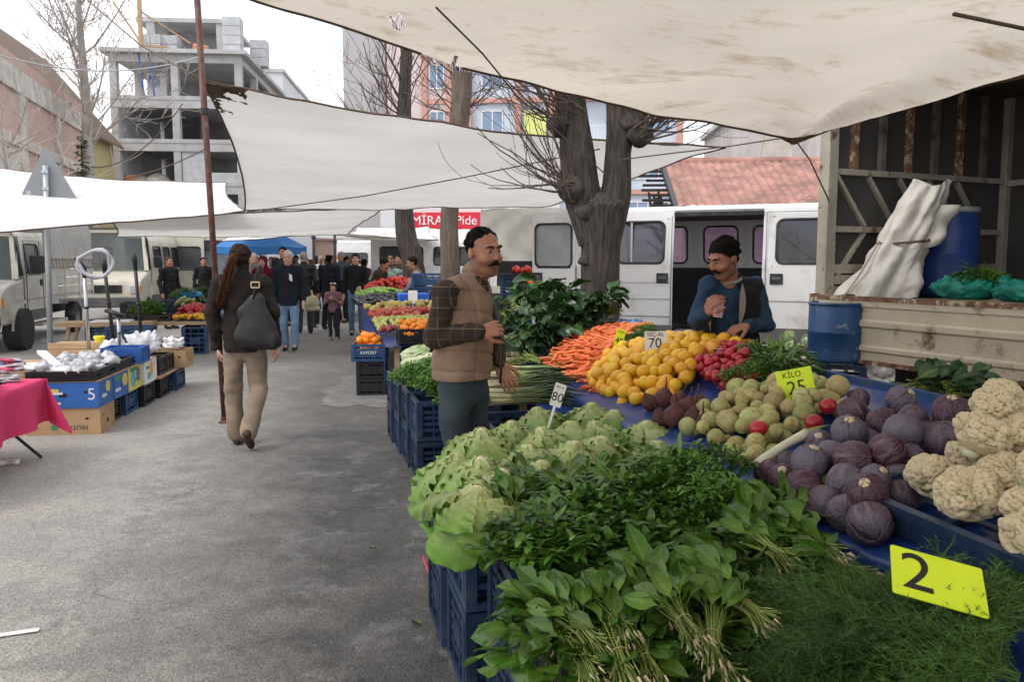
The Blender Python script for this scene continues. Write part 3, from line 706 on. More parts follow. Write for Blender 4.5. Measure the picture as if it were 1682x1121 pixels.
def grow(mb,p,d,L,r,lvl,rng,bend=.25,up=.15,split=(2,4),ratio=.68,seg=5,minr=.0025,nsides=(8,6,4,3,3)):
    pts = [p.copy()];rad = [r];q = p.copy();dd = d.normalized()
    for i in range(seg):
        dd = (dd+Vector((rng.uniform(-1,1),rng.uniform(-1,1),rng.uniform(-1,1)))*bend*.5+Vector((0,0,up*.3))).normalized()
        q = q+dd*L/seg;pts.append(q.copy());rad.append(max(minr,r*(1-.55*(i+1)/seg)))
    mb.tube(pts,rad,nsides[min(lvl,4)],cap=False)
    if lvl <= 0:return
    for k in range(rng.randint(*split)):
        i = rng.randint(max(1,seg//3),seg);a = rng.uniform(0,2*PI);t = dd.orthogonal().normalized();t = Matrix.Rotation(a,3,dd) @ t
        nd = (dd*rng.uniform(.5,1.0)+t*rng.uniform(.5,.9)).normalized()
        grow(mb,pts[i],nd,L*ratio*rng.uniform(.7,1.15),rad[i]*.62,lvl-1,rng,bend,up,split,ratio,seg,minr,nsides)
# main tree behind the stall
tb = PD(985,480,7.7);T1 = thing('tree','dark pollarded tree trunk forking in front of the white minibus','tree',(tb.x,tb.y,0),0)
def L1(px,py,D=7.7):return PD(px,py,D)-Vector((tb.x,tb.y,0))
m = MB();fk = L1(985,338)
bark_tube(m,[(0,0,0),(0,0,.3),L1(985,480),L1(987,400),fk,fk+Vector((0,0,.12))],[.28,.22,.178,.18,.215,.09],44,110,.10)
m.build('trunk',BARK,T1,True)
m = MB();bark_tube(m,[L1(975,400),L1(958,325),L1(948,250),L1(938,170),L1(930,90),L1(925,40)],[.14,.165,.15,.14,.13,.11],30,60,.12,3);m.build('limb',BARK,T1,True)
m = MB();bark_tube(m,[L1(997,400),L1(1012,318),L1(1016,250),L1(1020,200),L1(1012,120),L1(1005,40)],[.12,.135,.115,.135,.11,.09],30,60,.12,8);m.build('limb',BARK,T1,True)
for (px,py,r) in ((938,312,.13),(1050,222,.12),(1040,200,.11),(962,350,.1),(1004,345,.09),(915,205,.1),(958,430,.05)):
    m = MB();m.ell(L1(px,py,7.6),(r,r*.9,r*1.0),18,12)
    m.v = [tuple(Vector(v)*1+Vector((mn.noise(Vector(v)*9),mn.noise(Vector(v)*9+Vector((5,0,0))),mn.noise(Vector(v)*9+Vector((0,9,0)))))*.05) for v in m.v]
    m.build('knot',BARK,T1,True)
rng = random.Random(11);m = MB()
for k in range(150):
    kx,ky = rng.choice(((938,312),(938,312),(930,200),(1050,222),(1050,222),(1045,205),(950,180),(1025,170),(935,140)))
    st = L1(kx+rng.uniform(-12,12),ky+rng.uniform(-15,15),7.6+rng.uniform(-.15,.15));side = -1 if kx < 990 else 1
    dr = Vector((side*rng.uniform(.2,1.0),rng.uniform(-.8,.8),rng.uniform(-.1,1.0)))
    grow(m,st,dr,rng.uniform(.5,1.2),rng.uniform(.005,.010),rng.choice((0,1,1)),rng,.35,.35,(1,3),.6,7,.0022,(5,4,4,3,3))
m.build('twigs',TWIG,T1,True)['kind'] = 'stuff'
# two trunks behind the man
tb2 = PD(672,430,16.5);T2 = thing('tree','leaning rough dark tree trunk beside the fruit stall','tree',(tb2.x,tb2.y,0),0)
m = MB();o2 = Vector((tb2.x,tb2.y,0))
bark_tube(m,[(0.15,0,0),PD(679,430,16.5)-o2,PD(668,390,16.5)-o2,PD(662,300,16.5)-o2,PD(664,190,16.5)-o2,PD(668,80,16.5)-o2],[.28,.22,.2,.17,.14,.1],26,70,.14);m.build('trunk',BARK,T2,True)
rng = random.Random(3);m = MB()
for k in range(26):
    z = rng.uniform(3.0,6.0);grow(m,Vector((-.1,0,z)),Vector((rng.uniform(-1,1),rng.uniform(-.6,.6),rng.uniform(.1,.9))),rng.uniform(1.0,2.0),rng.uniform(.012,.03),2,rng,.3,.3,(2,4),.6,6,.004)
m.build('branches',TWIG,T2,True)['kind'] = 'stuff'
tb3 = PD(740,430,13);T3 = thing('tree','straight brown tree trunk behind the man in the brown vest','tree',(tb3.x,tb3.y,0),0);o3 = Vector((tb3.x,tb3.y,0))
m = MB();bark_tube(m,[(0,0,0),PD(740,430,13)-o3,PD(738,370,13)-o3,PD(745,280,13)-o3,PD(756,180,13)-o3,PD(760,120,13)-o3],[.2,.15,.14,.14,.16,.15],26,70,.1)
m.build('trunk',barkmat('brown_bark',(.07,.05,.037),(.2,.155,.125)),T3,True)
m = MB();rng = random.Random(21)
for k in range(40):
    z = rng.uniform(3.6,4.5);grow(m,Vector((.15,0,z)),Vector((rng.uniform(-1,1),rng.uniform(-.6,.6),rng.uniform(-.1,.9))),rng.uniform(.6,1.4),rng.uniform(.007,.014),1,rng,.35,.25,(2,4),.6,6,.003)
m.build('branches',TWIG,T3,True)['kind'] = 'stuff'
# bare poplar on the left and spruce
tp = PD(152,430,36);T4 = thing('tree','tall bare pale poplar in front of the concrete building','tree',(tp.x,tp.y,0),0)
m = MB();bark_tube(m,[(0,0,0),(0,0,4),(.05,0,8),(-.05,0,12),(.0,0,16)],[.32,.27,.2,.12,.04],14,30,.05);m.build('trunk',BARK2,T4,True)
m = MB();rng = random.Random(9)
for k in range(28):
    z = rng.uniform(5.5,14.5);a = rng.uniform(0,2*PI)
    grow(m,Vector((0,0,z)),Vector((math.cos(a),math.sin(a),rng.uniform(.5,1.1))),rng.uniform(2.0,4.2)*(1-.03*(z-6)),rng.uniform(.035,.06),3,rng,.3,.3,(3,5),.58,5,.010,(5,4,3,3,3))
m.build('branches',TWIGP,T4,True)['kind'] = 'stuff'
tp = PD(25,430,24);T6 = thing('tree','thin bare tree at the left picture edge before the brick wall','tree',(tp.x,tp.y,0),0)
m = MB();bark_tube(m,[(0,0,0),(0,0,3),(-.2,0,5)],[.14,.1,.05],10,20,.05);m.build('trunk',BARK2,T6,True)
m = MB();rng = random.Random(19)
for k in range(16):
    z = rng.uniform(2.5,5);a = rng.uniform(0,2*PI)
    grow(m,Vector((-.05,0,z)),Vector((math.cos(a),math.sin(a),rng.uniform(.1,1.0))),rng.uniform(1.5,3.0),rng.uniform(.02,.035),2,rng,.35,.15,(3,5),.6,5,.007,(5,4,3,3,3))
m.build('branches',TWIGP,T6,True)['kind'] = 'stuff'
tp = PD(143,430,34);T5 = thing('spruce_tree','small dark spruce beside the poplar trunk','tree',(tp.x,tp.y,0),0)
m = MB();m.tube([(0,0,0),(0,0,6.6)],[.12,.02],8);m.build('trunk',BARK,T5,True)
m = MB();rng = random.Random(4)
for k in range(170):
    z = rng.uniform(1.8,6.6);a = rng.uniform(0,2*PI);L = (6.9-z)*.30*rng.uniform(.6,1.25)+.08
    tip = Vector((math.cos(a)*L,math.sin(a)*L,z-.12*L+rng.uniform(-.1,.25)))
    for q in range(16):
        f = rng.uniform(.15,1);p = Vector((0,0,z)).lerp(tip,f);w_ = .16*(1.15-f)+.05
        d = Vector((rng.uniform(-1,1),rng.uniform(-1,1),rng.uniform(-.6,.3)))*w_
        e = Vector((rng.uniform(-1,1),rng.uniform(-1,1),rng.uniform(-.3,.6)))*w_*.5
        m.add([p,p+d,p+d*.6+e],[(0,1,2)])
m.build('crown',pm('spruce',(.055,.065,.035),.8,.4,3),T5)['kind'] = 'stuff'
# overhead wires
for i,(a,b,lb) in enumerate(((PD(-40,78,26),PD(330,92,30),'thin pale overhead wire crossing high above the brick building'),(PD(60,290,30),PD(345,240,30),'dark sagging cable in front of the lower concrete floors'),(PD(150,275,31),PD(300,170,30),'loose thin cable hanging down from the concrete frame'))):
    m = MB();m.tube([a.lerp(b,k/16)-Vector((0,0,.6*4*(k/16)*(1-k/16))) for k in range(17)],.022,4,cap=False);tag(m.build('overhead_wire',MT['rope'] if i else MT['galv'],None,True),lb,'wire')
# ================================================================== VEHICLES
def paint(name,col,dirt=(.33,.29,.23),dlo=.52,dhi=.8):
    return pm(name,col,.32,.05,1.5,0,60,dirt=dirt,dscale=2.2,dlo=dlo,dhi=dhi,spec=.5,coat=.25)
VW = paint('van_white',(.66,.66,.65));VB = paint('van_beige',(.56,.52,.42));VC = paint('van_cream',(.60,.585,.53),dlo=.48)
BLK = pm('black_trim',(.018,.018,.02),.5,.2,8,dirt=(.08,.075,.07),dscale=5)
GRY = pm('grey_trim',(.10,.10,.105),.55,.15,5,dirt=(.18,.16,.14),dscale=4)
TINT = glassmat('tinted_glass',(.02,.02,.022),.04,.72);CLEAR = glassmat('clear_glass',(.10,.12,.12),.03,.35);VIO = glassmat('violet_glass',(.20,.12,.26),.05,.5)
INTR = pm('van_interior',(.03,.03,.033),.8,.2)
def rrect(x0,x1,z0,z1,r,n=5):
    pts = []
    for cx,cz,a0 in ((x1-r,z1-r,0),(x0+r,z1-r,PI/2),(x0+r,z0+r,PI),(x1-r,z0+r,1.5*PI)):
        for k in range(n+1):a = a0+k*PI/2/n;pts.append((cx+r*math.cos(a),cz+r*math.sin(a)))
    return pts
def wheel(parent,x,y,z,r,wdt=.2,side=-1):
    prof = [(r*.62,-wdt/2),(r*.9,-wdt/2),(r*.985,-wdt*.38),(r,-wdt*.2),(r,wdt*.2),(r*.985,wdt*.38),(r*.9,wdt/2),(r*.62,wdt/2)]
    M = Matrix.Rotation(PI/2*1,3,'X')
    m = MB();m.lathe(prof,36,(0,0,0),M,closed=False)
    wl = thing('wheel',None,None,(x,y,z));wl.parent = parent
    m.build('tyre',MT['rubber'],wl,True)
    m = MB();yo = side*wdt*.32
    m.lathe([(.001,-yo*.2),(r*.16,-yo*.55),(r*.2,-yo*.9),(r*.42,-yo*.35),(r*.5,-yo*.2),(r*.6,-yo),(r*.63,-yo*1.25)],28,(0,0,0),M,closed=False)
    for k in range(8):
        a = k*PI/4;m.ell((r*.36*math.cos(a),yo*.62,r*.36*math.sin(a)),(r*.055,.012,r*.055),8,5)
    m.build('rim',pm('steel_rim',(.22,.215,.2),.6,.3,10,metal=.3) if 'steel_rim' not in bpy.data.materials else bpy.data.materials['steel_rim'],wl,True)
    return wl
def van(name,label,loc,rz,L,Wd,H,zb,side,mat,belt=1.25,wt=1.9,glass=TINT,far=None,group=None,nose=True,trim=True,sill=.42,roof=True,cat='van'):
    """x forward (0 rear bumper), camera side at y=-Wd/2; side = list of (x0, x1, kind)"""
    t = thing(name,label,cat,loc,rz,group);hw = Wd/2;z0 = zb
    def prof(z):
        if z <= belt:return hw-.05*max(0,(sill+.25-z))
        return hw-.10*((z-belt)/(H-belt))**1.5
    zl = [sill,sill+.18,(sill+belt)/2,belt,wt,wt+.1,H-.1,H-.03,H]
    yl = [prof(z) for z in zl];yl[-2] = hw-.17;yl[-3] = hw-.115;yl[-1] = hw-.3
    cabx = side[-1][1]
    for sgn,spec in ((-1,side),(1,far or side)):
        m = MB()
        for (x0,x1,kind) in spec:
            nx = max(1,int((x1-x0)/.25))
            for i in range(len(zl)-1):
                if kind in ('win','dwin') and i == 3:continue
                if kind == 'open' and i <= 4:continue
                for k in range(nx):
                    a,b = x0+(x1-x0)*k/nx,x0+(x1-x0)*(k+1)/nx
                    q = [(a,sgn*yl[i],zl[i]),(b,sgn*yl[i],zl[i]),(b,sgn*yl[i+1],zl[i+1]),(a,sgn*yl[i+1],zl[i+1])]
                    m.add(q if sgn < 0 else q[::-1],[(0,1,2,3)])
            if kind in ('win','dwin'):      # corner fillets of the opening
                pass
        m.build('side_panel',mat,t,True,(0,0,z0))
        for (x0,x1,kind) in spec:
            if kind not in ('win','dwin'):continue
            inx = .05
            outer = [(x0,belt),(x1,belt),(x1,wt),(x0,wt)]
            rr = rrect(x0+inx,x1-inx,belt+.05,wt-.04,.08)
            n = len(rr);fr = MB()
            def Y(z,off=0):return sgn*(prof(z)+off)
            # surround plate from rectangle to rounded opening
            rect = []
            for (px_,pz_) in rr:
                cx,cz = (x0+x1)/2,(belt+wt)/2;dx,dz = px_-cx,pz_-cz
                s_ = min((x1-x0)/2/abs(dx) if abs(dx) > 1e-6 else 9,(wt-belt)/2/abs(dz) if abs(dz) > 1e-6 else 9)
                rect.append((cx+dx*s_,cz+dz*s_))
            fr.add([(x,Y(z),z) for x,z in rect]+[(x,Y(z),z) for x,z in rr],[((i,(i+1) % n,n+(i+1) % n,n+i) if sgn > 0 else (n+i,n+(i+1) % n,(i+1) % n,i)) for i in range(n)])
            w_ = fr.build('window',mat,t,True,(0,0,z0))
            rb = MB();rb.tube([(x,Y(z,.004),z) for x,z in rr]+[(rr[0][0],Y(rr[0][1],.004),rr[0][1])],.016,6);rb.build('rubber_seal',BLK,w_,True)
            gl = MB();gl.add([(x,Y(z,-.008),z) for x,z in rr],[tuple(range(n))]);gl.build('pane',glass if sgn < 0 else (VIO if glass is VIO or far else glass),w_)
            if kind == 'win':
                bb = MB();xm = x0+(x1-x0)*.33;bb.box2((xm-.012,Y(1.5),belt+.05),(xm+.012,Y(1.5,-.03),wt-.05));bb.build('slide_rail',MT['galv'],w_)
    # roof
    m = MB();rx0,rx1 = side[0][0],cabx
    m.grid(lambda u,v:(rx0+(rx1-rx0)*u,(v*2-1)*(hw-.3),H+.035*math.sin(PI*v)),12,8)
    if roof:m.build('roof',mat,t,True,(0,0,z0))
    m = MB();m.box2((side[0][0]+.02,-hw+.08,sill-.02),(cabx,hw-.08,sill+.06));m.build('floor_pan',INTR,t,loc=(0,0,z0))
    if nose:
        nx = L
        pr = [(cabx,sill),(nx-.1,sill),(nx,sill+.12),(nx,.85),(nx-.08,1.0),(nx-.3,1.1),(cabx+.12,belt-.02),(cabx,belt)]
        m = MB();m.prism(pr,1,-hw+.01,hw-.01);m.build('bonnet',mat,t,bevel=.05,loc=(0,0,z0),fix=True)
        m = MB();a = (cabx+.28,belt-.04);b = (cabx-.12,H-.06)
        m.add([(a[0],-hw+.1,a[1]),(a[0],hw-.1,a[1]),(b[0],hw-.25,b[1]),(b[0],-hw+.25,b[1])],[(0,1,2,3)]);ws = m.build('windscreen',CLEAR,t,loc=(0,0,z0))
        m = MB()
        for s_ in (-1,1):m.bar((a[0],s_*(hw-.06),a[1]),(b[0],s_*(hw-.2),b[1]),.1,.08)
        m.bar((b[0],-hw+.2,b[1]),(b[0],hw-.2,b[1]),.1,.08);m.build('pillar',mat,t,loc=(0,0,z0))
        # side triangle between pillar and cab door
        for s_ in (-1,1):
            m = MB();m.add([(cabx,s_*hw,belt),(cabx+.28,s_*(hw-.03),belt-.04),(cabx-.05,s_*(hw-.16),H-.1),(cabx,s_*(hw-.12),H-.12)],[(0,1,2,3)]);m.build('quarter_pane',TINT,t,loc=(0,0,z0))
        m = MB();m.box2((nx-.02,-hw+.02,sill-.06),(nx+.1,hw-.02,sill+.2));m.build('front_bumper',GRY,t,bevel=.03,loc=(0,0,z0))
        m = MB();m.box2((nx-.01,-hw*.55,.72),(nx+.015,hw*.55,.92));m.build('grille',BLK,t,loc=(0,0,z0))
        for s_ in (-1,1):
            m = MB();m.box2((nx-.03,s_*(hw-.12)-.12,.7),(nx+.02,s_*(hw-.12)+.12,.92));m.build('headlight',pm('lamp_glass',(.5,.5,.52),.1) if 'lamp_glass' not in bpy.data.materials else bpy.data.materials['lamp_glass'],t,bevel=.02,loc=(0,0,z0))
            m = MB();m.box2((nx-.09,s_*(hw+.003)-.01,.72),(nx-.001,s_*(hw+.003)+.01,.9));m.build('indicator',pm('amber',(.8,.25,.02),.3) if 'amber' not in bpy.data.materials else bpy.data.materials['amber'],t,loc=(0,0,z0))
    if trim:
        for s_ in (-1,1):
            runs = []
            for (x0,x1,kind) in (side if s_ < 0 else (far or side)):
                if kind == 'open':runs.append(None);continue
                if runs and runs[-1]:runs[-1][1] = x1
                else:runs.append([x0,x1])
            for q_ in [q for q in runs if q]:
                m = MB();m.box2((q_[0]+.004,s_*hw,sill+.02),(q_[1]-.004,s_*(hw+.015),sill+.2));m.build('rub_strip',GRY,t,loc=(0,0,z0))
    return t
def seam(t,pts,z0,r=.006,name='door_seam'):
    m = MB()
    for a,b in zip(pts[:-1],pts[1:]):m.bar(a,b,r*1.6,r)
    return m.build(name,BLK,t,loc=(0,0,z0))
def handle(t,x,y,z,z0):
    m = MB();m.box2((x-.075,y-.012,z-.065),(x+.075,y,z+.065));h = m.build('door_handle',BLK,t,loc=(0,0,z0),bevel=.008)
    m = MB();m.box2((x-.05,y-.02,z-.01),(x+.05,y-.013,z+.025));m.build('latch',GRY,h)
# white minibus behind the stall
vp = PD(948,430,10.95);VR = math.atan2(-.381,.925)
mv = van('minibus','white minibus with open sliding door behind the tree and the man in blue',(vp.x,vp.y,0),0,4.75,1.9,2.14,.12,
         [(0,.5,'wall'),(.5,1.2,'win'),(1.2,1.27,'wall'),(1.27,2.36,'open'),(2.36,2.47,'wall'),(2.47,3.12,'dwin'),(3.12,3.3,'wall')],VW,1.36,1.98,TINT,
         far=[(0,.15,'wall'),(.15,1.15,'dwin'),(1.15,1.3,'wall'),(1.3,1.88,'dwin'),(1.88,2.0,'wall'),(2.0,2.42,'dwin'),(2.42,2.6,'wall'),(2.6,3.15,'dwin'),(3.15,3.3,'wall')])
mv.rotation_euler.z = VR;off = Matrix.Rotation(VR,3,'Z') @ Vector((0,.95,0));mv.location = Vector((vp.x,vp.y,0))+off
for px_,pz_,r_ in ((.85,.32,.32),(3.75,.32,.32)):wheel(mv,px_,-.83,pz_,r_)
seam(mv,[(1.25,-.957,.42),(1.25,-.957,1.36),(1.25,-.93,2.0)],.12);seam(mv,[(2.40,-.957,.42),(2.40,-.957,1.36),(2.40,-.92,2.03),(3.2,-.92,2.03),(3.22,-.955,1.36),(3.22,-.957,.42)],.12)
seam(mv,[(0.03,-.955,.95),(1.25,-.955,.95)],.12,.004,'crease');seam(mv,[(2.4,-.955,.95),(3.2,-.955,.95)],.12,.004,'crease');seam(mv,[(.03,-.955,1.16),(1.25,-.955,1.16)],.12,.003,'crease')
seam(mv,[(.02,-.958,.73),(1.25,-.958,.73)],.12,.006,'crease')
handle(mv,1.14,-.955,1.22,.12);handle(mv,2.53,-.955,1.22,.12)
m = MB();m.box2((1.28,-.93,.42),(2.35,-.60,.55));m.box2((1.28,-.95,.5),(2.35,-.93,.54));m.build('door_step',MT['galv'],mv,loc=(0,0,.12))
m = MB();m.box2((1.27,-.9,2.0),(2.36,-.86,2.05));m.build('door_rail',BLK,mv,loc=(0,0,.12))
m = MB();m.box2((2.40,-.7,.5),(2.46,.9,1.3));m.build('bulkhead',INTR,mv,loc=(0,0,.12))
m = MB();m.box2((-.02,-.93,.42),(.02,.93,1.36));m.build('rear_panel',VW,mv,loc=(0,0,.12))
m = MB();m.box2((.05,-.80,2.02),(3.2,.80,2.06));m.build('headlining',INTR,mv,loc=(0,0,.12))
for s_,(x0,x1) in ((1,(.1,2.4)),):
    m = MB();m.box2((x0,.86,.5),(x1,.90,1.34));m.build('inner_lining',INTR,mv,loc=(0,0,.12))
m = MB();m.box2((2.75,-.62,.55),(3.15,-.12,1.0));m.box((2.72,-.37,1.2),(.14,.5,.62),(0,-.15,0));m.box((2.70,-.37,1.6),(.1,.26,.2));m.build('seat',pm('seat_fabric',(.07,.07,.08),.9),mv,bevel=.03,loc=(0,0,.12))
# open rear door leaf swung round to the side
m = MB();m.box2((-.62,-.99,.5),(-.02,-.955,1.34));m.box2((-.62,-.99,1.94),(-.02,-.955,2.08));m.box2((-.62,-.99,1.34),(-.56,-.955,1.94));m.box2((-.08,-.99,1.34),(-.02,-.955,1.94))
rd = m.build('rear_door',VW,mv,loc=(0,0,.12))
rr = rrect(-.575,-.065,1.36,1.93,.07);m = MB();m.tube([(x,-.992,z) for x,z in rr]+[(rr[0][0],-.992,rr[0][1])],.016,6);m.build('rubber_seal',BLK,rd,True)
m = MB();m.add([(x,-.975,z) for x,z in rr],[tuple(range(len(rr)))]);m.build('pane',pm('frosted',(.28,.30,.30),.25,.25,3),rd)
handle(mv,-.55,-.992,1.22,.12)
# ------------------------------------------------------------------ left vehicles
# cream pickup with canvas body, nose towards the camera
ca = -PI/2+TH
pk_o = Vector((-10.70,18.8,0))
pick = van('pickup_truck','cream pickup truck with canvas covered bed parked on the left',(pk_o.x,pk_o.y,0),ca,5.6,1.95,2.05,.05,[(3.25,3.4,'wall'),(3.4,4.25,'dwin'),(4.25,4.4,'wall')],VC,1.22,1.86,CLEAR,cat='truck')
def flipY(x):return x
S_ = 1   # street side is local +y for a vehicle coming towards the camera on the left
seam(pick,[(3.38,.98,.45),(3.38,.98,1.22),(3.38,.93,1.88),(4.25,.93,1.88),(4.3,.98,1.22),(4.32,.98,.45),(3.38,.98,.45)],.05)
seam(pick,[(3.3,.98,.82),(4.9,.98,.82)],.05,.004,'crease')
m = MB();m.box2((3.46,.975,1.05),(3.56,.995,1.17));m.build('door_handle',BLK,pick,loc=(0,0,.05))
m = MB();m.box((4.22,1.14,1.45),(.12,.22,.32));m.bar((4.25,.96,1.3),(4.25,1.1,1.36),.03);m.build('wing_mirror',BLK,pick,bevel=.03,loc=(0,0,.05))
wheel(pick,4.75,.88,.34,.34,.2,1);wheel(pick,.85,.82,.34,.34,.2,1);wheel(pick,4.75,-.88,.34,.34);wheel(pick,.85,-.82,.34,.34)
m = MB();
for k in range(13):
    a0,a1 = PI*k/13,PI*(k+1)/13;m.bar((4.75+.40*math.cos(a0),.985,.36+.40*math.sin(a0)),(4.75+.40*math.cos(a1),.985,.36+.40*math.sin(a1)),.05,.03,(0,1,0))
m.build('wheel_arch',VC,pick)
m = MB();m.lathe([(.375,-.15),(.375,.05)],24,(4.75,.94,.36),Matrix.Rotation(PI/2,3,'X'));m.build('wheel_well',INTR,pick)
m = MB();m.box2((0,-1.0,.82),(3.2,1.0,.9));m.build('bed_floor',VC,pick)
for k in range(3):
    m = MB();m.box2((0,1.0,.9+k*.17),(3.2,1.03,.9+k*.17+.155));m.build('side_board',VC,pick)
for x in (.02,1.1,2.15,3.13):
    m = MB();m.box2((x,1.03,.78),(x+.05,1.06,1.45));m.build('stake',VC,pick)
for y in (-1.01,):m = MB();m.box2((0,y-.02,.9),(3.2,y+.02,1.4));m.build('side_board',VC,pick)
m = MB();m.box2((3.1,-.95,.9),(3.2,.95,2.1));m.build('headboard',VC,pick)
m = MB();CVG = canvas('bed_canvas',(.42,.41,.39),(.3,.27,.23),.2,(.5,.75),1.5)
m.grid(lambda u,v:(u*3.2,1.045-.05*max(0,v-.7)*3+.012*math.sin(u*60+8*math.sin(v*5)),1.42+v*1.0),60,14);m.grid(lambda u,v:(u*3.2,.99-1.98*v,2.42+.1*math.sin(PI*v)),10,12);m.grid(lambda u,v:(0,-.98+1.98*u,1.4+v*1.02),8,8)
m.build('canvas_cover',CVG,pick,True)
m = MB();m.bar((0,1.065,1.6),(3.2,1.065,1.6),.012);m.bar((0,1.065,1.43),(3.2,1.065,1.43),.012)
for k in range(14):m.bar((.1+k*.22,1.066,1.43),(.2+k*.22,1.066,1.6),.01)
m.build('lashing',pm('lash',(.25,.09,.06),.8),pick)
m = MB();m.box2((.1,-.5,.45),(5,.5,.6));m.build('chassis',INTR,pick);m = MB();m.box2((1.4,.6,.3),(3.1,.85,.36));m.build('side_guard',VC,pick)
# cream minibus behind it, nose to camera
v2 = ST(23.6,-5.45)
b2 = van('minibus','beige minibus facing the camera behind the canvas covered pickup',(v2.x,v2.y,0),ca-.06,4.8,1.9,2.35,.05,[(0,.3,'wall'),(.3,1.2,'dwin'),(1.2,1.35,'wall'),(1.35,2.2,'dwin'),(2.2,2.4,'wall'),(2.4,3.3,'dwin'),(3.3,3.6,'wall')],VB,1.3,1.95,TINT)
wheel(b2,4.0,.86,.33,.33,.2,1);wheel(b2,.8,.86,.33,.33,.2,1);wheel(b2,4.0,-.86,.33,.33)
seam(b2,[(2.35,.957,.45),(2.35,.957,1.3),(2.35,.92,2.0)],.05);seam(b2,[(1.28,.957,.45),(1.28,.957,1.3),(1.28,.92,2.0)],.05);seam(b2,[(0.02,.957,1.0),(3.5,.957,1.0)],.05,.004,'crease')
m = MB();m.box2((2.43,.955,1.05),(2.53,.975,1.2));m.build('door_handle',BLK,b2,loc=(0,0,.05));m = MB();m.box((3.45,1.08,1.5),(.1,.2,.3));m.build('wing_mirror',BLK,b2,bevel=.03,loc=(0,0,.05))
# beige van with rear doors towards the lane
v3 = PD(283,430,25.0)
b3 = thing('van','beige van with window panel and open dark doorway behind the two men','van',(v3.x,v3.y,0),R(4))
m = MB();m.box2((0,0,.45),(.12,.04,2.4));m.box2((.12,0,.45),(.82,.04,1.32));m.box2((.12,0,1.98),(.82,.04,2.4));m.box2((.82,0,.45),(.95,.04,2.4));dl = m.build('door_panel',VB,b3)
rr = rrect(.10,.84,1.3,2.0,.08);m = MB();m.tube([(x,-.004,z) for x,z in rr]+[(rr[0][0],-.004,rr[0][1])],.018,6);m.build('rubber_seal',BLK,dl,True)
m = MB();m.add([(x,.015,z) for x,z in rr],[tuple(range(len(rr)))]);m.build('pane',pm('dusty_pane',(.09,.09,.095),.2,.2,3),dl)
m = MB();m.box2((.95,.05,2.2),(1.95,.09,2.4));m.box2((1.85,.05,.45),(1.95,.09,2.2));m.box2((-.05,.06,.5),(.0,4.5,2.4));m.box2((1.95,.06,.5),(2.0,4.5,2.4));m.box2((-.05,.06,2.4),(2.0,4.5,2.46));m.box2((0,4.4,.5),(1.95,4.5,2.4));m.box2((0,.1,.45),(1.95,4.4,.55));m.build('body',VB,b3)
m = MB();m.box2((.98,1.5,.56),(1.82,1.55,2.38));m.build('cargo_net',INTR,b3);m = MB();m.box2((-.05,-.08,.4),(2.0,.03,.55));m.build('rear_bumper',GRY,b3,bevel=.02)  # flat dark sheet across the inside of the doorway
wheel(b3,.05,1.0,.33,.33);wheel(b3,1.95,1.0,.33,.33)
for wl in [o for o in b3.children if o.name.startswith('wheel')]:wl.rotation_euler.z = PI/2
# white box lorry farther on
v4 = PD(372,430,26);bx = thing('box_lorry','pale white box lorry behind the head of the walking woman','truck',(v4.x,v4.y,0),R(6))
m = MB();m.box2((-.9,0,.9),(1.25,5,2.95));m.build('cargo_box',paint('lorry_white',(.66,.72,.78)),bx,bevel=.04)
m = MB()
for x in (-.8,.18,1.12):m.box2((x,-.03,1.0),(x+.05,0,2.85))
m.box2((-.8,-.035,1.9),(1.15,-.005,1.94));m.build('door_frame',MT['galv'],bx)
m = MB();m.box2((-.85,-.05,.6),(1.2,.3,.75));m.build('rear_bumper',GRY,bx)
for x in (-.65,1.0):wheel(bx,x,.9,.4,.4).rotation_euler.z = PI/2
# parked vehicles far right-centre
for (px_,D,lb,pt_,H2) in ((612,40,'distant white lorry cab beyond the cauliflower pile',VW,2.5),(705,24,'white van with long dark window behind the tan vest vendor',VW,2.3),(775,34,'pale blue and white van beside the restaurant front',paint('van_bluewhite',(.5,.6,.75)),2.3)):
    q = PD(px_,430,D);L_ = 4.6
    vv = van('van',lb,(q.x-1.6,q.y,0),R(4),L_,1.9,H2,.05,[(0,.2,'wall'),(.2,1.5,'dwin'),(1.5,1.7,'wall'),(1.7,2.9,'dwin'),(2.9,3.3,'wall')],pt_,1.35,1.95,TINT)
    wheel(vv,.8,-.86,.33,.33);wheel(vv,3.9,-.86,.33,.33)
# canvas covered lorry bed between the men
q = PD(792,430,14.2);cl = thing('covered_lorry','lorry with hanging grey canvas cover left of the minibus','truck',(q.x,q.y,0),R(-8))
CVL = canvas('lorry_canvas',(.50,.48,.43),(.36,.32,.26),.25,(.5,.75),1.2)
def drape(u,v):
    x = u*1.9-.02;f = (1-v)
    return (x,-.05-.05*math.sin(u*23+3*math.sin(v*4))*f-.10*abs(math.sin(u*5.0))*f*f,1.42+v*.98+.03*math.sin(u*17)*(f)+.06*math.sin(u*3.1))
m = MB();m.grid(drape,70,24);m.grid(lambda u,v:(u*1.9,v*4,2.42+.04*math.sin(u*9)),20,8);m.grid(lambda u,v:(-.02,v*4,1.4+u*1.05),6,10);m.build('canvas_cover',CVL,cl,True)
m = MB();m.box2((0,.05,.9),(1.9,4,1.0));m.build('bed_floor',pm('bed_dark',(.03,.03,.03),.8),cl)
for k,zz in enumerate((.62,.76)):
    m = MB();m.box2((0,-.02,zz+.25),(1.2,.02,zz+.37));m.build('tail_board',pm('pale_board',(.5,.46,.4),.8,.2,6) if k == 0 else bpy.data.materials['pale_board'],cl)
m = MB();m.box2((0,1.6,1.0),(1.9,1.65,1.5));m.build('inner_wall',bpy.data.materials['bed_dark'],cl)
for x in (.3,1.6):wheel(cl,x,1.0,.4,.4).rotation_euler.z = PI/2
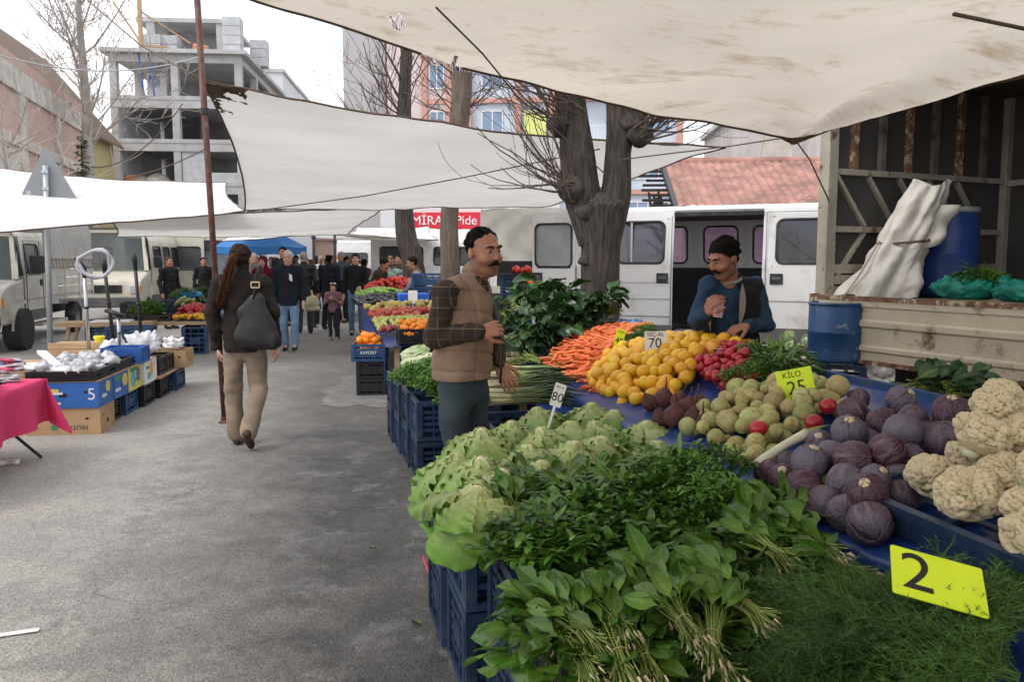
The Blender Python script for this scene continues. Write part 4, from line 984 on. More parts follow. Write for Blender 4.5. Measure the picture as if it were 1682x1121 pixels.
# ------------------------------------------------------------------ open truck on the right
RUST = pm('rusty_cream',(.50,.43,.32),.65,.14,3,.35,30,dirt=(.13,.065,.035),dscale=5.5,dlo=.57,dhi=.70)
RUST2 = pm('rust_edge',(.17,.085,.05),.85,.5,14,.5,50,dirt=(.45,.38,.28),dscale=18,dlo=.52,dhi=.6)
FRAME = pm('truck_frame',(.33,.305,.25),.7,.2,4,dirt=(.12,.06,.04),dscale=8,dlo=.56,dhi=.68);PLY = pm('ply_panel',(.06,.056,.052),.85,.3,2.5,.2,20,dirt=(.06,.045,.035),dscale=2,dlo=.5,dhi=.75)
qa = math.atan2(-.907,.42)
RIBM = pm('truck_rib',(.15,.135,.115),.75,.3,5,dirt=(.07,.04,.03),dscale=8)
tk = thing('open_truck','rusty cream open sided truck loaded with sacks on the right','truck',(2.40,6.40,0),qa)
BZ = 1.285;TL = 5.2;TW_ = 2.1
# hanging side board: pressed ribs
pr = [(0,.0),(.0,.06),(-.02,.075),(-.02,.10),(0,.115),(0,.235),(-.022,.25),(-.022,.285),(0,.30),(0,.38),(-.012,.39),(-.012,.44),(.035,.44),(.035,0)]
m = MB();m.prism([(-.05+a,BZ-.45+b) for a,b in pr],0,.0,TL);m.build('side_board',RUST,tk,fix=True)
m = MB();m.box2((0,-.076,BZ-.475),(TL,-.01,BZ-.445));m.box2((0,-.068,BZ-.02),(TL,.02,BZ+.012));m.build('board_edge',RUST2,tk)
for x in (-.02,):m = MB();m.box2((x-.02,-.075,BZ-.46),(x+.02,.0,BZ+.02));m.build('end_cap',RUST2,tk)
m = MB();m.box2((0,.0,BZ-.14),(TL,TW_,BZ-.02));m.build('bed_floor',pm('bed_floor',(.17,.13,.09),.85,.3,4),tk)
m = MB();m.box2((-.05,-.01,BZ-.3),(.05,.09,2.95));m.build('corner_post',FRAME,tk,bevel=.008)
m = MB();m.box2((-.05,TW_-.05,BZ-.3),(.05,TW_+.05,2.95));m.build('corner_post',FRAME,tk)
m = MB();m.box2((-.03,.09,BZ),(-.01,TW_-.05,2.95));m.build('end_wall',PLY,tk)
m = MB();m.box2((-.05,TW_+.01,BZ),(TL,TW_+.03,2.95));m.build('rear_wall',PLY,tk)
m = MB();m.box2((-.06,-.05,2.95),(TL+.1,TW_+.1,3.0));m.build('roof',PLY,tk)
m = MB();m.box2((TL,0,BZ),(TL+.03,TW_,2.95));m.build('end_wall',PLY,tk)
for y in np.arange(.26,TW_-.1,.30):
    m = MB();m.box2((-.009,y,2.26),(.03,y+.055,2.95));m.build('rib',RIBM if int(y*10) % 2 else RUST2,tk)
for x in np.arange(.35,TL,.42):
    m = MB();m.box2((x,TW_-.03,BZ),(x+.06,TW_+.009,2.95));m.build('rib',RIBM,tk)
for z in (1.78,2.22):
    m = MB();m.box2((-.008,.092,z),(.035,TW_-.052,z+.045));m.build('rail',FRAME,tk)
m = MB();m.box2((.05,TW_-.035,2.2),(TL,TW_-.031+.03,2.25));m.build('rail',FRAME,tk)
ys = np.arange(.1,TW_-.1,.34)
for k,y in enumerate(ys[:-1]):
    for (z0_,z1_,fl) in ((1.83,2.22,0),(BZ+.1,1.78,1)):
        m = MB();a,b = (y,y+.32) if fl else (y+.32,y);m.bar((.012,a,z0_),(.012,b,z1_),.03,.035,(1,0,0));m.build('brace',FRAME,tk)
for k in range(3):
    m = MB();m.box2((-.006,.092,BZ+.004+k*.085),(.03,TW_-.05,BZ+.075+k*.085));m.build('kick_board',FRAME,tk)
m = MB();m.box2((.3,.5,.62),(TL,.62,.86));m.box2((.3,1.5,.62),(TL,1.62,.86));m.box2((.35,.2,.86),(.45,1.95,1.14));m.box2((2.2,.2,.86),(2.3,1.95,1.14));m.build('chassis',pm('chassis',(.03,.028,.026),.8),tk)
for x in (1.55,):
    wheel(tk,x,.35,.46,.46,.26);wheel(tk,x,1.75,.46,.46,.26)
m = MB();m.box2((.9,.1,.45),(2.4,.13,.84));m.build('mud_flap',MT['black_plastic'],tk)
m = MB();m.lathe([(.22,-.35),(.235,-.3),(.235,.3),(.22,.35)],20,(2.9,.35,.72),Matrix.Rotation(PI/2,3,'Y'));m.build('fuel_tank',pm('tank_grey',(.30,.29,.30),.5,.2),tk,True)
tkM = Matrix.Translation((2.40,6.40,0)) @ Matrix.Rotation(qa,4,'Z')
def TK(x,y,z):return tkM @ Vector((x,y,z))
# blue drum in the truck
q = TK(.27,1.04,BZ-.02)
dr = thing('drum','tall blue plastic drum standing inside the truck','drum',q,0);dr.scale = (.88,.88,.95)
DB = pm('drum_blue',(.016,.05,.19),.38,.2,4,dirt=(.05,.07,.12),dscale=6,dlo=.52,dhi=.8)
m = MB();m.lathe([(.20,0),(.25,.03),(.262,.09),(.272,.2),(.275,.36),(.278,.37),(.272,.38),(.27,.55),(.262,.66),(.245,.70),(.238,.715)],40);m.build('body',DB,dr,True)
m = MB();m.lathe([(.245,.70),(.262,.705),(.264,.735),(.252,.745),(.2,.748),(.0,.75)],40,closed=False);m.build('lid',pm('lid_grey',(.30,.31,.33),.4),dr,True)
# rolled canvas bundle
q = TK(.24,.40,BZ-.01);bn_ = thing('canvas_bundle','white canvas roll tied with straps leaning in the truck','canvas roll',q,qa)
m = MB();rn = random.Random(2);ring = 80;lev = 70;dirv = Vector((.22,.30,.98)).normalized()
for i in range(lev+1):
    f = i/lev;c = Vector((-.02,-.02,0))+dirv*(f*.92);w_ = .205*(1+.50*math.exp(-f*4))*(1-.25*f)*(1-.14*math.exp(-((f-.5)/.06)**2))+.012*math.sin(f*17)
    for k in range(ring):
        a = 2*PI*k/ring;r_ = w_*(1+.09*math.sin(a*5+f*3)+.05*math.sin(a*11-f*7)+.16*mn.noise(Vector((math.cos(a)*2,math.sin(a)*2,f*4)))+.035*mn.noise(Vector((math.cos(a)*6,math.sin(a)*6,f*10)))-.09*abs(mn.noise(Vector((math.cos(a)*3,math.sin(a)*3,f*9+4)))))
        m.v.append(tuple(c+Vector((math.cos(a)*r_*.85,math.sin(a)*r_*1.12,.03*math.sin(a*3)))))
for i in range(lev):
    for k in range(ring):k2 = (k+1) % ring;m.f.append((i*ring+k,i*ring+k2,(i+1)*ring+k2,(i+1)*ring+k));m.m.append(0)
m.f.append(tuple(lev*ring+k for k in range(ring)));m.m.append(0)
CVB = canvas('bundle_canvas',(.66,.63,.58),(.42,.33,.22),.1,(.58,.8),4)
m.build('roll',CVB,bn_,True)
m = MB();m.grid(lambda u,v:Vector((.16,.10,.36))+dirv*(u*.36)+Vector((.10*math.sin(v*2.2)+.02*math.sin(u*9),.20*v,.05*v*(1-u))),16,14);m.build('loose_flap',CVB,bn_,True)
for f,r_ in ((.50,.178),):
    m = MB();c = dirv*(f*.92)+Vector((-.02,-.02,0));m.tube([c+Vector((math.cos(a)*r_,math.sin(a)*r_*1.12,.02*math.sin(a))) for a in np.linspace(0,2*PI,25)],.012,6);m.build('strap',MT['rope'],bn_,True)
for a in (-1.6,):
    m = MB();m.tube([Vector((-.02,-.02,0))+dirv*(f*.92)+Vector((math.cos(a)*.205,math.sin(a)*.27,0))*(1+.40*math.exp(-f*4))*(1-.2*f) for f in np.linspace(.02,.5,12)],.012,6,flat=.4);m.build('strap',pm('strap_brown',(.30,.25,.19),.9) if 'strap_brown' not in bpy.data.materials else bpy.data.materials['strap_brown'],bn_,True)
# green net sacks on the bed edge
NET = pm('net_green',(.012,.22,.16),.45,.35,18,.6,90,dirt=(.05,.34,.26),dscale=14,dlo=.5,dhi=.7,transl=.25)
def net_sack(x,y,sx,sy,sz,label,seed):
    t = thing('net_sack',label,'sack',TK(x,y,BZ+.012),qa);m = MB();m.ell((0,0,sz*.8),(sx,sy,sz),72,44);nv = []
    for v in m.v:
        v = Vector(v);n_ = mn.noise(v*9+Vector((seed,0,0)))*.03+mn.noise(v*30+Vector((seed,3,0)))*.03+abs(mn.noise(Vector((v.x*3,v.y*9,v.z*14))+Vector((seed,7,2))))*.035
        v = v*(1+n_/.2);v.z = max(0.0,v.z);nv.append(tuple(v))
    m.v = nv;m.build('net',NET,t,True)
    m = MB();m.tube([(sx*.9,0,sz),(sx*1.15,.02,sz*1.25),(sx*1.25,0,sz*1.6)],[.04,.02,.045],8);m.build('tied_end',NET,t,True)
    return t
ns1 = net_sack(1.06,.24,.21,.15,.085,'teal net sack with loose greens on top beside the drum',1)
ns2 = net_sack(1.50,.20,.20,.15,.075,'smaller teal net sack at the right picture edge on the truck bed',5)
# ------------------------------------------------------------------ crates
def crate_meshes(L,W_,H,lat=True):
    def panel(l,handle=True):
        m = MB();t_ = .012;h0 = .0
        m.box2((-l/2,-t_,H-.035),(l/2,t_,H));m.box2((-l/2,-t_,0),(l/2,t_,.03))
        for x in (-l/2+.02,l/2-.02):m.box2((x-.02,-t_-.003,.03),(x+.02,t_+.003,H-.035))
        n = max(2,int(l/.11))
        for k in range(1,n):
            x = -l/2+l*k/n;m.box2((x-.006,-t_*.8,.03),(x+.006,t_*.8,H-.035))
        zz = [.03+(H-.065)*f for f in (.22,.42,.62,.80)]
        for i,z in enumerate(zz):m.box2((-l/2+.04,-t_*.55,z-.011),(l/2-.04,t_*.55,z+.011))
        m.box2((-l*.22,-t_*.7,H*.36),(l*.22,t_*.7,H*.62))
        return m.mesh('panel')
    b = MB();n = 6
    for k in range(n):y = -W_/2+W_*(k+.5)/n;b.box2((-L/2+.01,y-.018,.002),(L/2-.01,y+.018,.014))
    for k in range(8):x = -L/2+L*(k+.5)/8;b.box2((x-.01,-W_/2+.01,.003),(x+.01,W_/2-.01,.013))
    return panel(L-.002),panel(W_-.05),b.mesh('base')
CM = {}
def crate(loc,rz,size,mat,label,group=None,name='crate',text=None,textside=0):
    key = (size,mat.name)
    if key not in CM:
        a,b,c = crate_meshes(*size);
        for x in (a,b,c):x.materials.append(mat)
        CM[key] = (a,b,c)
    a,b,c = CM[key];L,W_,H = size
    t = thing(name,label,'crate',loc,rz,group)
    for s_ in (-1,1):obj('side_panel',a,None,t,(0,s_*(W_/2-.013),0),(0,0,0 if s_ < 0 else PI))
    for s_ in (-1,1):obj('end_panel',b,None,t,(s_*(L/2-.013),0,0),(0,0,s_*PI/2))
    obj('base',c,None,t)
    if text:
        me = curve_text(text,.05,.001);w_ = MT['white_plastic']
        if textside == 0:obj('lettering',me,w_,t,(0,-W_/2-.004,H*.5),(PI/2,0,0))
        else:obj('lettering',me,w_,t,(textside*(L/2+.004),0,H*.5),(PI/2,0,textside*PI/2))
    return t
STD = (.6,.4,.3);SHORT = (.6,.4,.17);BC,BCL,BCB,BP = MT['blue_crate'],MT['blue_crate_light'],MT['blue_crate_bright'],MT['black_plastic']
# foreground stacks along the lane edge (s, t, levels, rotation)
pos = ['nearest','second nearest','third nearest','fourth nearest','fifth nearest']
for i,(s,t,mat,lv,ht) in enumerate(((-1.78,.36,BP,2,.31),(-1.36,.34,BP,2,.31),(-.94,.31,BC,2,.31),(-.50,.24,BC,2,.33),(-.07,.22,BC,2,.33))):
    for k in range(lv):
        lb = f"{'black' if mat is BP else 'dark blue'} lattice crate, {'bottom' if k == 0 else 'top'} of the {pos[i]} stack along the lane"
        crate(ST(s,t,k*ht),TH+R(random.uniform(-1.5,1.5)),(.62,.41,ht-.008),mat,lb,'crates stacked under the greens')
for i,s in enumerate((-1.9,-1.28,-.66,-.03)):
    for k in range(2):
        crate(ST(s,.80,k*.305),TH+PI/2,(.6,.36,.297),BC,f"dark blue crate, {'lower' if k == 0 else 'upper'}, {('nearest', 'second', 'third', 'farthest')[i]} in the row against the blue table",'crates against the blue table')
# stacks under the far greens beside the man
for i,(s,t) in enumerate(((2.44,.42),(2.88,.40),(3.32,.38),(3.76,.36))):
    for k in range(2):
        crate(ST(s,t,k*.29),TH,(.6,.4,.282),BC,f"dark blue crate, {'bottom' if k == 0 else 'top'} of the {('first', 'second', 'third', 'fourth')[i]} stack left of the man in the brown vest",'crates left of the vest man',text='VATAN' if (i == 0 and k == 1) else None)
for i,(s,t) in enumerate(((1.35,.62),(9,1),(3.35,1.05),(3.35,1.5),(4.0,1.2))):
    if s > 8:continue
    crate(ST(s,t,0),TH+PI/2,(.6,.4,.3),BC,f"dark blue crate on the ground under the {('spring onions', '', 'near side of the chard', 'middle of the chard', 'far side of the chard')[i]}",'crates under onions and chard')
    crate(ST(s,t,.302),TH+PI/2,(.6,.4,.29),BC,f"dark blue crate, upper one beneath the {('spring onions', '', 'near chard bunches', 'middle chard bunches', 'far chard bunches')[i]}",'crates under onions and chard')
# orange crate stack
p0 = GZ(607,650);OC = (p0.x,p0.y+.22)
for k in range(2):crate((OC[0],OC[1],k*.2),TH*.4,(.34,.46,.195),BP,f"black crate, {'bottom' if k == 0 else 'second'} under the oranges",'black crates under the oranges')
crate((OC[0]-.02,OC[1],.402),TH*.4,(.40,.52,.2),BCL,'blue crate full of oranges on top of the black crates',text='EXPORT')
# ================================================================== STALL FURNITURE
def zt(t):return .72+(min(max(t,.95),2.0)-.95)*.24
def SURF(px,py,dz=0.0):
    v = ray(px,py);y = 1.2
    while y < 14:
        k = y/v.y;p = Vector((v.x*k,y,CAM_H+v.z*k));s,t = toST(p)
        if p.z < zt(t)+dz:return p
        y += .004
    return p
TBL = thing('market_table','long sloping market table under blue plastic sheet','table',ST(.4,1.45),TH)
S0,S1 = -2.5,2.98
m = MB()
def sheet(u,v):
    s = S0+(S1-S0)*u;a = v*1.25
    if a < .18:t,z = .945-.01*math.sin(s*9),.72-(.18-a)*1.0
    else:t = .95+(a-.18);z = zt(t)
    return (t-1.45,s-.4,z+.004+.006*mn.noise(Vector((s*3,a*6,0)))+(.004*math.sin(s*31) if a < .2 else 0))
m.grid(sheet,140,40);m.build('plastic_sheet',MT['blue_sheet'],TBL,True)
m = MB()
for k in range(6):m.box2((-.48,S0-.4+k*1.0-.0,zt(.95)-.05),(-.42,S0-.4+k*1.0+.9,zt(.95)-.01))
m.build('front_rail',MT['wood'],TBL)
for x in (-.4,.45):
    for y in (-2.7,-1.2,.3,1.7,2.5):
        m = MB();m.box2((x-.03,y-.03,0),(x+.03,y+.03,zt(1.45+x)-.03));m.build('leg',MT['wood'],TBL)
m = MB();m.bar((.53,S0-.4,zt(1.97)+.012),(.53,S1-.4,zt(1.97)+.012),.03,.04);m.build('back_rail',MT['blue_crate_light'],TBL)

# ================================================================== PRODUCE
def leafmat(name,base,edge=None,rough=.45,transl=.28,rnd=.25,hr=.012,rib=None,spec=.45,gam=None):
    """colour runs along the 'u' attribute (0 stalk, 1 tip); rib colour close to the mid line (attribute 'w')"""
    m,t,p,o = newmat(name)
    at = N(t,'ShaderNodeAttribute');at.attribute_name = 'uw';sx = N(t,'ShaderNodeSeparateXYZ');t.links.new(at.outputs['Vector'],sx.inputs[0])
    mi = N(t,'ShaderNodeMix',data_type='RGBA');mi.inputs[6].default_value = c4(base);mi.inputs[7].default_value = c4(edge or base);(lambda q:(setattr(q.inputs[1],'default_value',gam or 1.0),t.links.new(sx.outputs['X'],q.inputs[0]),t.links.new(q.outputs[0],mi.inputs[0])))(N(t,'ShaderNodeMath',operation='POWER'))
    colr = mi.outputs[2]
    if rib:
        mr = N(t,'ShaderNodeMapRange');mr.inputs['From Min'].default_value = .05;mr.inputs['From Max'].default_value = .22;mr.inputs['To Min'].default_value = .85;mr.inputs['To Max'].default_value = 0;t.links.new(sx.outputs['Y'],mr.inputs['Value'])
        m2 = N(t,'ShaderNodeMix',data_type='RGBA');t.links.new(mr.outputs[0],m2.inputs[0]);t.links.new(colr,m2.inputs[6]);m2.inputs[7].default_value = c4(rib);colr = m2.outputs[2]
    oi = N(t,'ShaderNodeObjectInfo');tcn = N(t,'ShaderNodeTexCoord')
    n1 = N(t,'ShaderNodeTexNoise');n1.inputs['Scale'].default_value = 18;n1.inputs['Detail'].default_value = 4;t.links.new(tcn.outputs['Object'],n1.inputs['Vector'])
    geo = N(t,'ShaderNodeNewGeometry')
    def rg(x,a,b,lo=0,hi=1):
        q = N(t,'ShaderNodeMapRange');q.inputs['From Min'].default_value = lo;q.inputs['From Max'].default_value = hi;q.inputs['To Min'].default_value = a;q.inputs['To Max'].default_value = b;t.links.new(x,q.inputs['Value']);return q.outputs[0]
    mu = N(t,'ShaderNodeMath',operation='MULTIPLY');t.links.new(rg(oi.outputs['Random'],1-rnd,1+rnd),mu.inputs[0]);t.links.new(rg(n1.outputs['Fac'],.75,1.25,.3,.7),mu.inputs[1])
    mu2 = N(t,'ShaderNodeMath',operation='MULTIPLY');t.links.new(mu.outputs[0],mu2.inputs[0]);t.links.new(rg(geo.outputs['Random Per Island'],1-rnd,1+rnd),mu2.inputs[1])
    hs = N(t,'ShaderNodeHueSaturation');t.links.new(colr,hs.inputs['Color']);t.links.new(mu2.outputs[0],hs.inputs['Value'])
    wn = N(t,'ShaderNodeTexWhiteNoise',noise_dimensions='2D');
    cb = N(t,'ShaderNodeCombineXYZ');t.links.new(oi.outputs['Random'],cb.inputs[0]);t.links.new(geo.outputs['Random Per Island'],cb.inputs[1]);t.links.new(cb.outputs[0],wn.inputs['Vector'])
    t.links.new(rg(wn.outputs['Value'],.5-hr,.5+hr),hs.inputs['Hue'])
    t.links.new(hs.outputs[0],p.inputs['Base Color']);p.inputs['Roughness'].default_value = rough;p.inputs['Specular IOR Level'].default_value = spec
    n3 = N(t,'ShaderNodeTexNoise');n3.inputs['Scale'].default_value = 70;n3.inputs['Detail'].default_value = 3;t.links.new(tcn.outputs['Object'],n3.inputs['Vector'])
    bp = N(t,'ShaderNodeBump');bp.inputs['Strength'].default_value = .35;bp.inputs['Distance'].default_value = .006;t.links.new(n3.outputs['Fac'],bp.inputs['Height']);t.links.new(bp.outputs[0],p.inputs['Normal'])
    tr = N(t,'ShaderNodeBsdfTranslucent');t.links.new(hs.outputs[0],tr.inputs['Color']);ms = N(t,'ShaderNodeMixShader');ms.inputs[0].default_value = transl
    t.links.new(p.outputs[0],ms.inputs[1]);t.links.new(tr.outputs[0],ms.inputs[2]);t.links.new(ms.outputs[0],o.inputs[0])
    return m
class LB(MB):
    """mesh builder that also stores the (u, |w|) leaf attribute per vertex"""
    def __init__(s):super().__init__();s.uw = []
    def leaf(s,base,d,up,L,W_,shape='oval',droop=.4,cup=.25,ruff=0.0,nu=6,nv=2,rng=random,twist=0.0,u0=0.0,u1=1.0,freq=15):
        d = Vector(d).normalized();up = Vector(up);side = d.cross(up)
        if side.length < 1e-4:side = d.orthogonal()
        side.normalize();nrm = side.cross(d).normalized();b = len(s.v);p = Vector(base);dd = d.copy();ph = rng.uniform(0,6.28);rows = nu+1
        for i in range(rows):
            f = i/nu
            if shape == 'oval':w_ = math.sin(PI*min(1,f*.93+.05))**.75
            elif shape == 'spat':w_ = (.06+.94*max(0,(f-.25)/.75)**.6)*(1 if f < .85 else math.sqrt(max(0,1-((f-.85)/.16)**2))) if f > .25 else .07
            elif shape == 'spin':w_ = .045 if f < .38 else max(.045,math.sin(PI*((f-.38)/.62)**.8)**.7 if f < .995 else .03)
            elif shape == 'fan':w_ = (.16+.84*f**.8)*(1 if f < .8 else math.sqrt(max(0.02,1-((f-.8)/.22)**2)))
            else:w_ = 1-f*.9
            w_ *= W_/2
            s_ = (Matrix.Rotation(twist*f,3,dd) @ side)
            for j in range(nv*2+1):
                g_ = (j-nv)/nv;rf = ruff*abs(g_)**1.5*math.sin(ph+f*freq+g_*4)*(f**.5)*(1+.5*math.sin(ph*3+f*freq*.37))
                q = p+s_*(g_*w_)+nrm*(cup*w_*g_*g_+rf)
                s.v.append(tuple(q));s.uw.append((u0+(u1-u0)*f,abs(g_)))
            dd = (dd-nrm*droop/nu).normalized();nrm = side.cross(dd).normalized();p = p+dd*(L/nu)
        c = nv*2+1
        for i in range(nu):
            for j in range(c-1):a = b+i*c+j;s.f.append((a,a+1,a+c+1,a+c));s.m.append(s.cur)
    def stem(s,pts,r,n=4,u=0.0):
        b = len(s.v);s.tube(pts,r,n,cap=False);s.uw += [(u,0.0)]*(len(s.v)-b)
    def mesh(s,name='mesh',smooth=True,fix=False):
        while len(s.uw) < len(s.v):s.uw.append((0,0))
        me = super().mesh(name,smooth,fix)
        a = me.attributes.new('uw','FLOAT_VECTOR','POINT');a.data.foreach_set('vector',np.array([(u,w_,0) for u,w_ in s.uw],dtype=np.float32).ravel())
        return me
SPIN = leafmat('spinach_leaf',(.16,.27,.035),(.052,.140,.017),.36,.30,.28,.014,(.14,.24,.06))
SPIND = leafmat('chard_leaf',(.05,.10,.02),(.012,.044,.012),.32,.12,.32,.012,(.08,.14,.05),spec=.5)
PURS = leafmat('purslane_leaf',(.13,.24,.035),(.058,.155,.02),.36,.30,.3,.015)
PARS = leafmat('parsley_leaf',(.13,.24,.035),(.06,.16,.02),.5,.30,.3,.014)
DILLM = leafmat('dill_frond',(.10,.18,.03),(.045,.115,.02),.6,.2,.3,.012)
LETT = leafmat('lettuce_leaf',(.66,.70,.36),(.16,.35,.035),.42,.32,.18,.012,gam=.7)
STEM = leafmat('green_stem',(.30,.36,.10),(.13,.24,.05),.45,.2,.25,.02)
ROOT = pm('root_pink',(.46,.38,.24),.8,.25,30,rnd=.2)
CORE = pm('lettuce_core',(.60,.56,.42),.6,.15,40,dirt=(.42,.3,.18),dscale=30,dlo=.55,dhi=.75)
rng = random.Random(77)
def variants(n,fn,mat):
    r_ = []
    for k in range(n):
        b = LB();fn(b,random.Random(100+k));me = b.mesh('leaf');me.materials.append(mat);r_.append(me)
    return r_
# --- lettuce: leaves fall like a tent from the cut core
def lett_leaf(b,r):
    b.leaf((0,0,0),(0,1,-.25),(0,0,1),r.uniform(.17,.225),r.uniform(.12,.17),'fan',r.uniform(.6,1.2),-.15,r.uniform(.012,.020),22,6,r,0,0,1,34)
LV = variants(6,lett_leaf,LETT)
cm = MB();cm.lathe([(.026,-.045),(.024,-.02),(.017,-.012),(.013,-.008),(.0,-.006)],14,closed=False);CORE_ME = cm.mesh('core',True);CORE_ME.materials.append(CORE)
def lettuce(p,sc,tilt,label,r):
    t = thing('lettuce',label,'lettuce',p,(r.uniform(-.15,.15)+tilt[0],tilt[1],r.uniform(0,6.28)),'lettuces turned cut side up')
    t.scale = (sc,)*3
    obj('core',CORE_ME,None,t,(0,0,.0))
    for k in range(24):
        ring = k//8
        a = 2*PI*k/8+ring*.4+r.uniform(-.2,.2)
        o = obj('leaf',r.choice(LV),None,t,(-math.sin(a)*.018,math.cos(a)*.018,-.005-.012*ring),(r.uniform(-.25,.05)-(.50,.18,-.18)[ring],r.uniform(-.2,.2),a),r.uniform(.85,1.1))
    return t
lets = [(790,702,.10,1.05,'big lettuce with tall white core in front of the vest man\'s jeans'),(752,742,.12,.9,'leftmost lettuce hanging over the lane side of the crate'),(790,748,.14,1.0,'lettuce in second row between the leftmost and the front lettuce'),
        (785,795,.15,1.05,'frontmost lettuce over the crate corner by the lane'),(826,768,.13,.95,'lettuce just above the spinach with bright white core, near the front'),(868,728,.13,.85,'upright lettuce showing a tan cut core in the middle of the bed'),
        (886,700,.12,.9,'lettuce below the price tag reading 80, slightly left'),(893,755,.12,.7,'small lettuce core poking out of the spinach leaves'),(880,668,.10,.9,'back row lettuce left of the price tag reading 80'),(840,690,.08,.8,'ruffled lettuce behind the big one by the jeans'),
        (945,722,.14,1.05,'lettuce with long pale ribs at the centre of the bed'),(938,690,.12,.9,'lettuce under the price tag reading 80, slightly right'),(972,660,.10,.95,'pale lettuce at the back below the carrots'),(975,690,.12,.85,'lettuce behind the one with long pale ribs'),
        (990,715,.13,.9,'lettuce right of centre with green stems over it'),(1010,672,.08,.8,'dark green ruffled lettuce at the back near the lemons'),(1060,690,.10,1.1,'wide lettuce lying at the right end by the beetroots'),(1078,722,.08,.9,'lettuce with brown cut core at the blue table corner')]
LBZ = .67
for (px_,py_,dz,sc,lb) in lets:
    p = GZ(px_,py_,LBZ+dz+.03);rr = random.Random(px_);lettuce(p,sc*1.08,(rr.uniform(-.2,.2),rr.uniform(-.2,.2)),lb,rr)
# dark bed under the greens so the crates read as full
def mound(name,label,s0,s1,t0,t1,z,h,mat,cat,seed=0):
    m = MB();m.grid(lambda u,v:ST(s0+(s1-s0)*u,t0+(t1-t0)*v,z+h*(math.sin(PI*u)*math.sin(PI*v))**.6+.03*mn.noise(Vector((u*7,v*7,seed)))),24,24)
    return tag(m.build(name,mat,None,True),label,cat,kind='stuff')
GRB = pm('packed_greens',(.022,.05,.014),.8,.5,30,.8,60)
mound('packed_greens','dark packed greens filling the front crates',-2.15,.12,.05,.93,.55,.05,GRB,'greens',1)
# --- spinach bunches (tie at origin, leaves to +y, stems and roots to -y)
SL = variants(8,lambda b,r:b.leaf((0,0,0),(0,1,.1),(0,0,1),r.uniform(.16,.21),r.uniform(.05,.078),'spin',r.uniform(.3,1.3),r.uniform(-.4,.5),.006,10,3,r,r.uniform(-.9,.9)),SPIN)
SLD = variants(8,lambda b,r:b.leaf((0,0,0),(0,1,.1),(0,0,1),r.uniform(.15,.22),r.uniform(.07,.10),'spin',r.uniform(.4,1.4),r.uniform(-.4,.5),.012,10,3,r,r.uniform(-.6,.6)),SPIND)
def spinstems(seed):
    r = random.Random(seed);b = LB()
    for k in range(34):
        a = r.uniform(0,2*PI);q = r.uniform(0,1)**.5*.024;x,z = math.cos(a)*q,math.sin(a)*q*.8+.03;fx = r.uniform(1.2,2.8);L = r.uniform(.07,.125)
        b.stem([(x*fx,-L,z*fx-.045+r.uniform(-.01,.01)),(x*1.3,-L*.5,z*1.15-.006),(x,0,z),(x*2.2,.10,z*1.9-.02)],[.0022,.0024,.0024,.0015],4,r.uniform(0,.6))
    me = b.mesh('stems');me.materials.append(STEM);return me
def spinroots(seed):
    r = random.Random(seed);b = MB()
    for k in range(13):
        a = r.uniform(0,2*PI);q = r.uniform(0,1)**.5*.05;x,z = math.cos(a)*q,math.sin(a)*q*.7+.01;L = r.uniform(.07,.115)
        b.tube([(x,-L,z),(x*1.1,-L-.012,z-.004),(x*1.25+r.uniform(-.006,.006),-L-r.uniform(.018,.032),z-.012)],[.0038,.003,.001],5)
    me = b.mesh('roots',True);me.materials.append(ROOT);return me
SST = [spinstems(k) for k in range(4)];SRT = [spinroots(k) for k in range(4)]
bandm = MB();bandm.tube([(math.cos(a)*.027,0,.03+math.sin(a)*.024) for a in np.linspace(0,2*PI,19)],.0015,5);BAND = bandm.mesh('band',True);BAND.materials.append(pm('rubber_band',(.36,.30,.13),.6))
def bunch(p,rot,leaves,label,r,n=20,sc=1.0,group='spinach bunches in front',name='spinach_bunch',roots=True,spread=.75,cat='spinach'):
    t = thing(name,label,cat,p,rot,group);t.scale = (sc,)*3
    s_ = obj('stems',r.choice(SST),None,t);s_['kind'] = 'stuff'
    if roots:obj('roots',r.choice(SRT),None,t)['kind'] = 'stuff'
    obj('band',BAND,None,t)
    for k in range(n):
        az = r.gauss(0,spread*.55);el = r.uniform(-.2,.85)
        obj('leaf',r.choice(leaves),None,t,(math.sin(-az)*.03,.02+r.uniform(0,.07),.03+el*.03),(el,r.uniform(-.9,.9),az),r.uniform(.75,1.12))
    return t
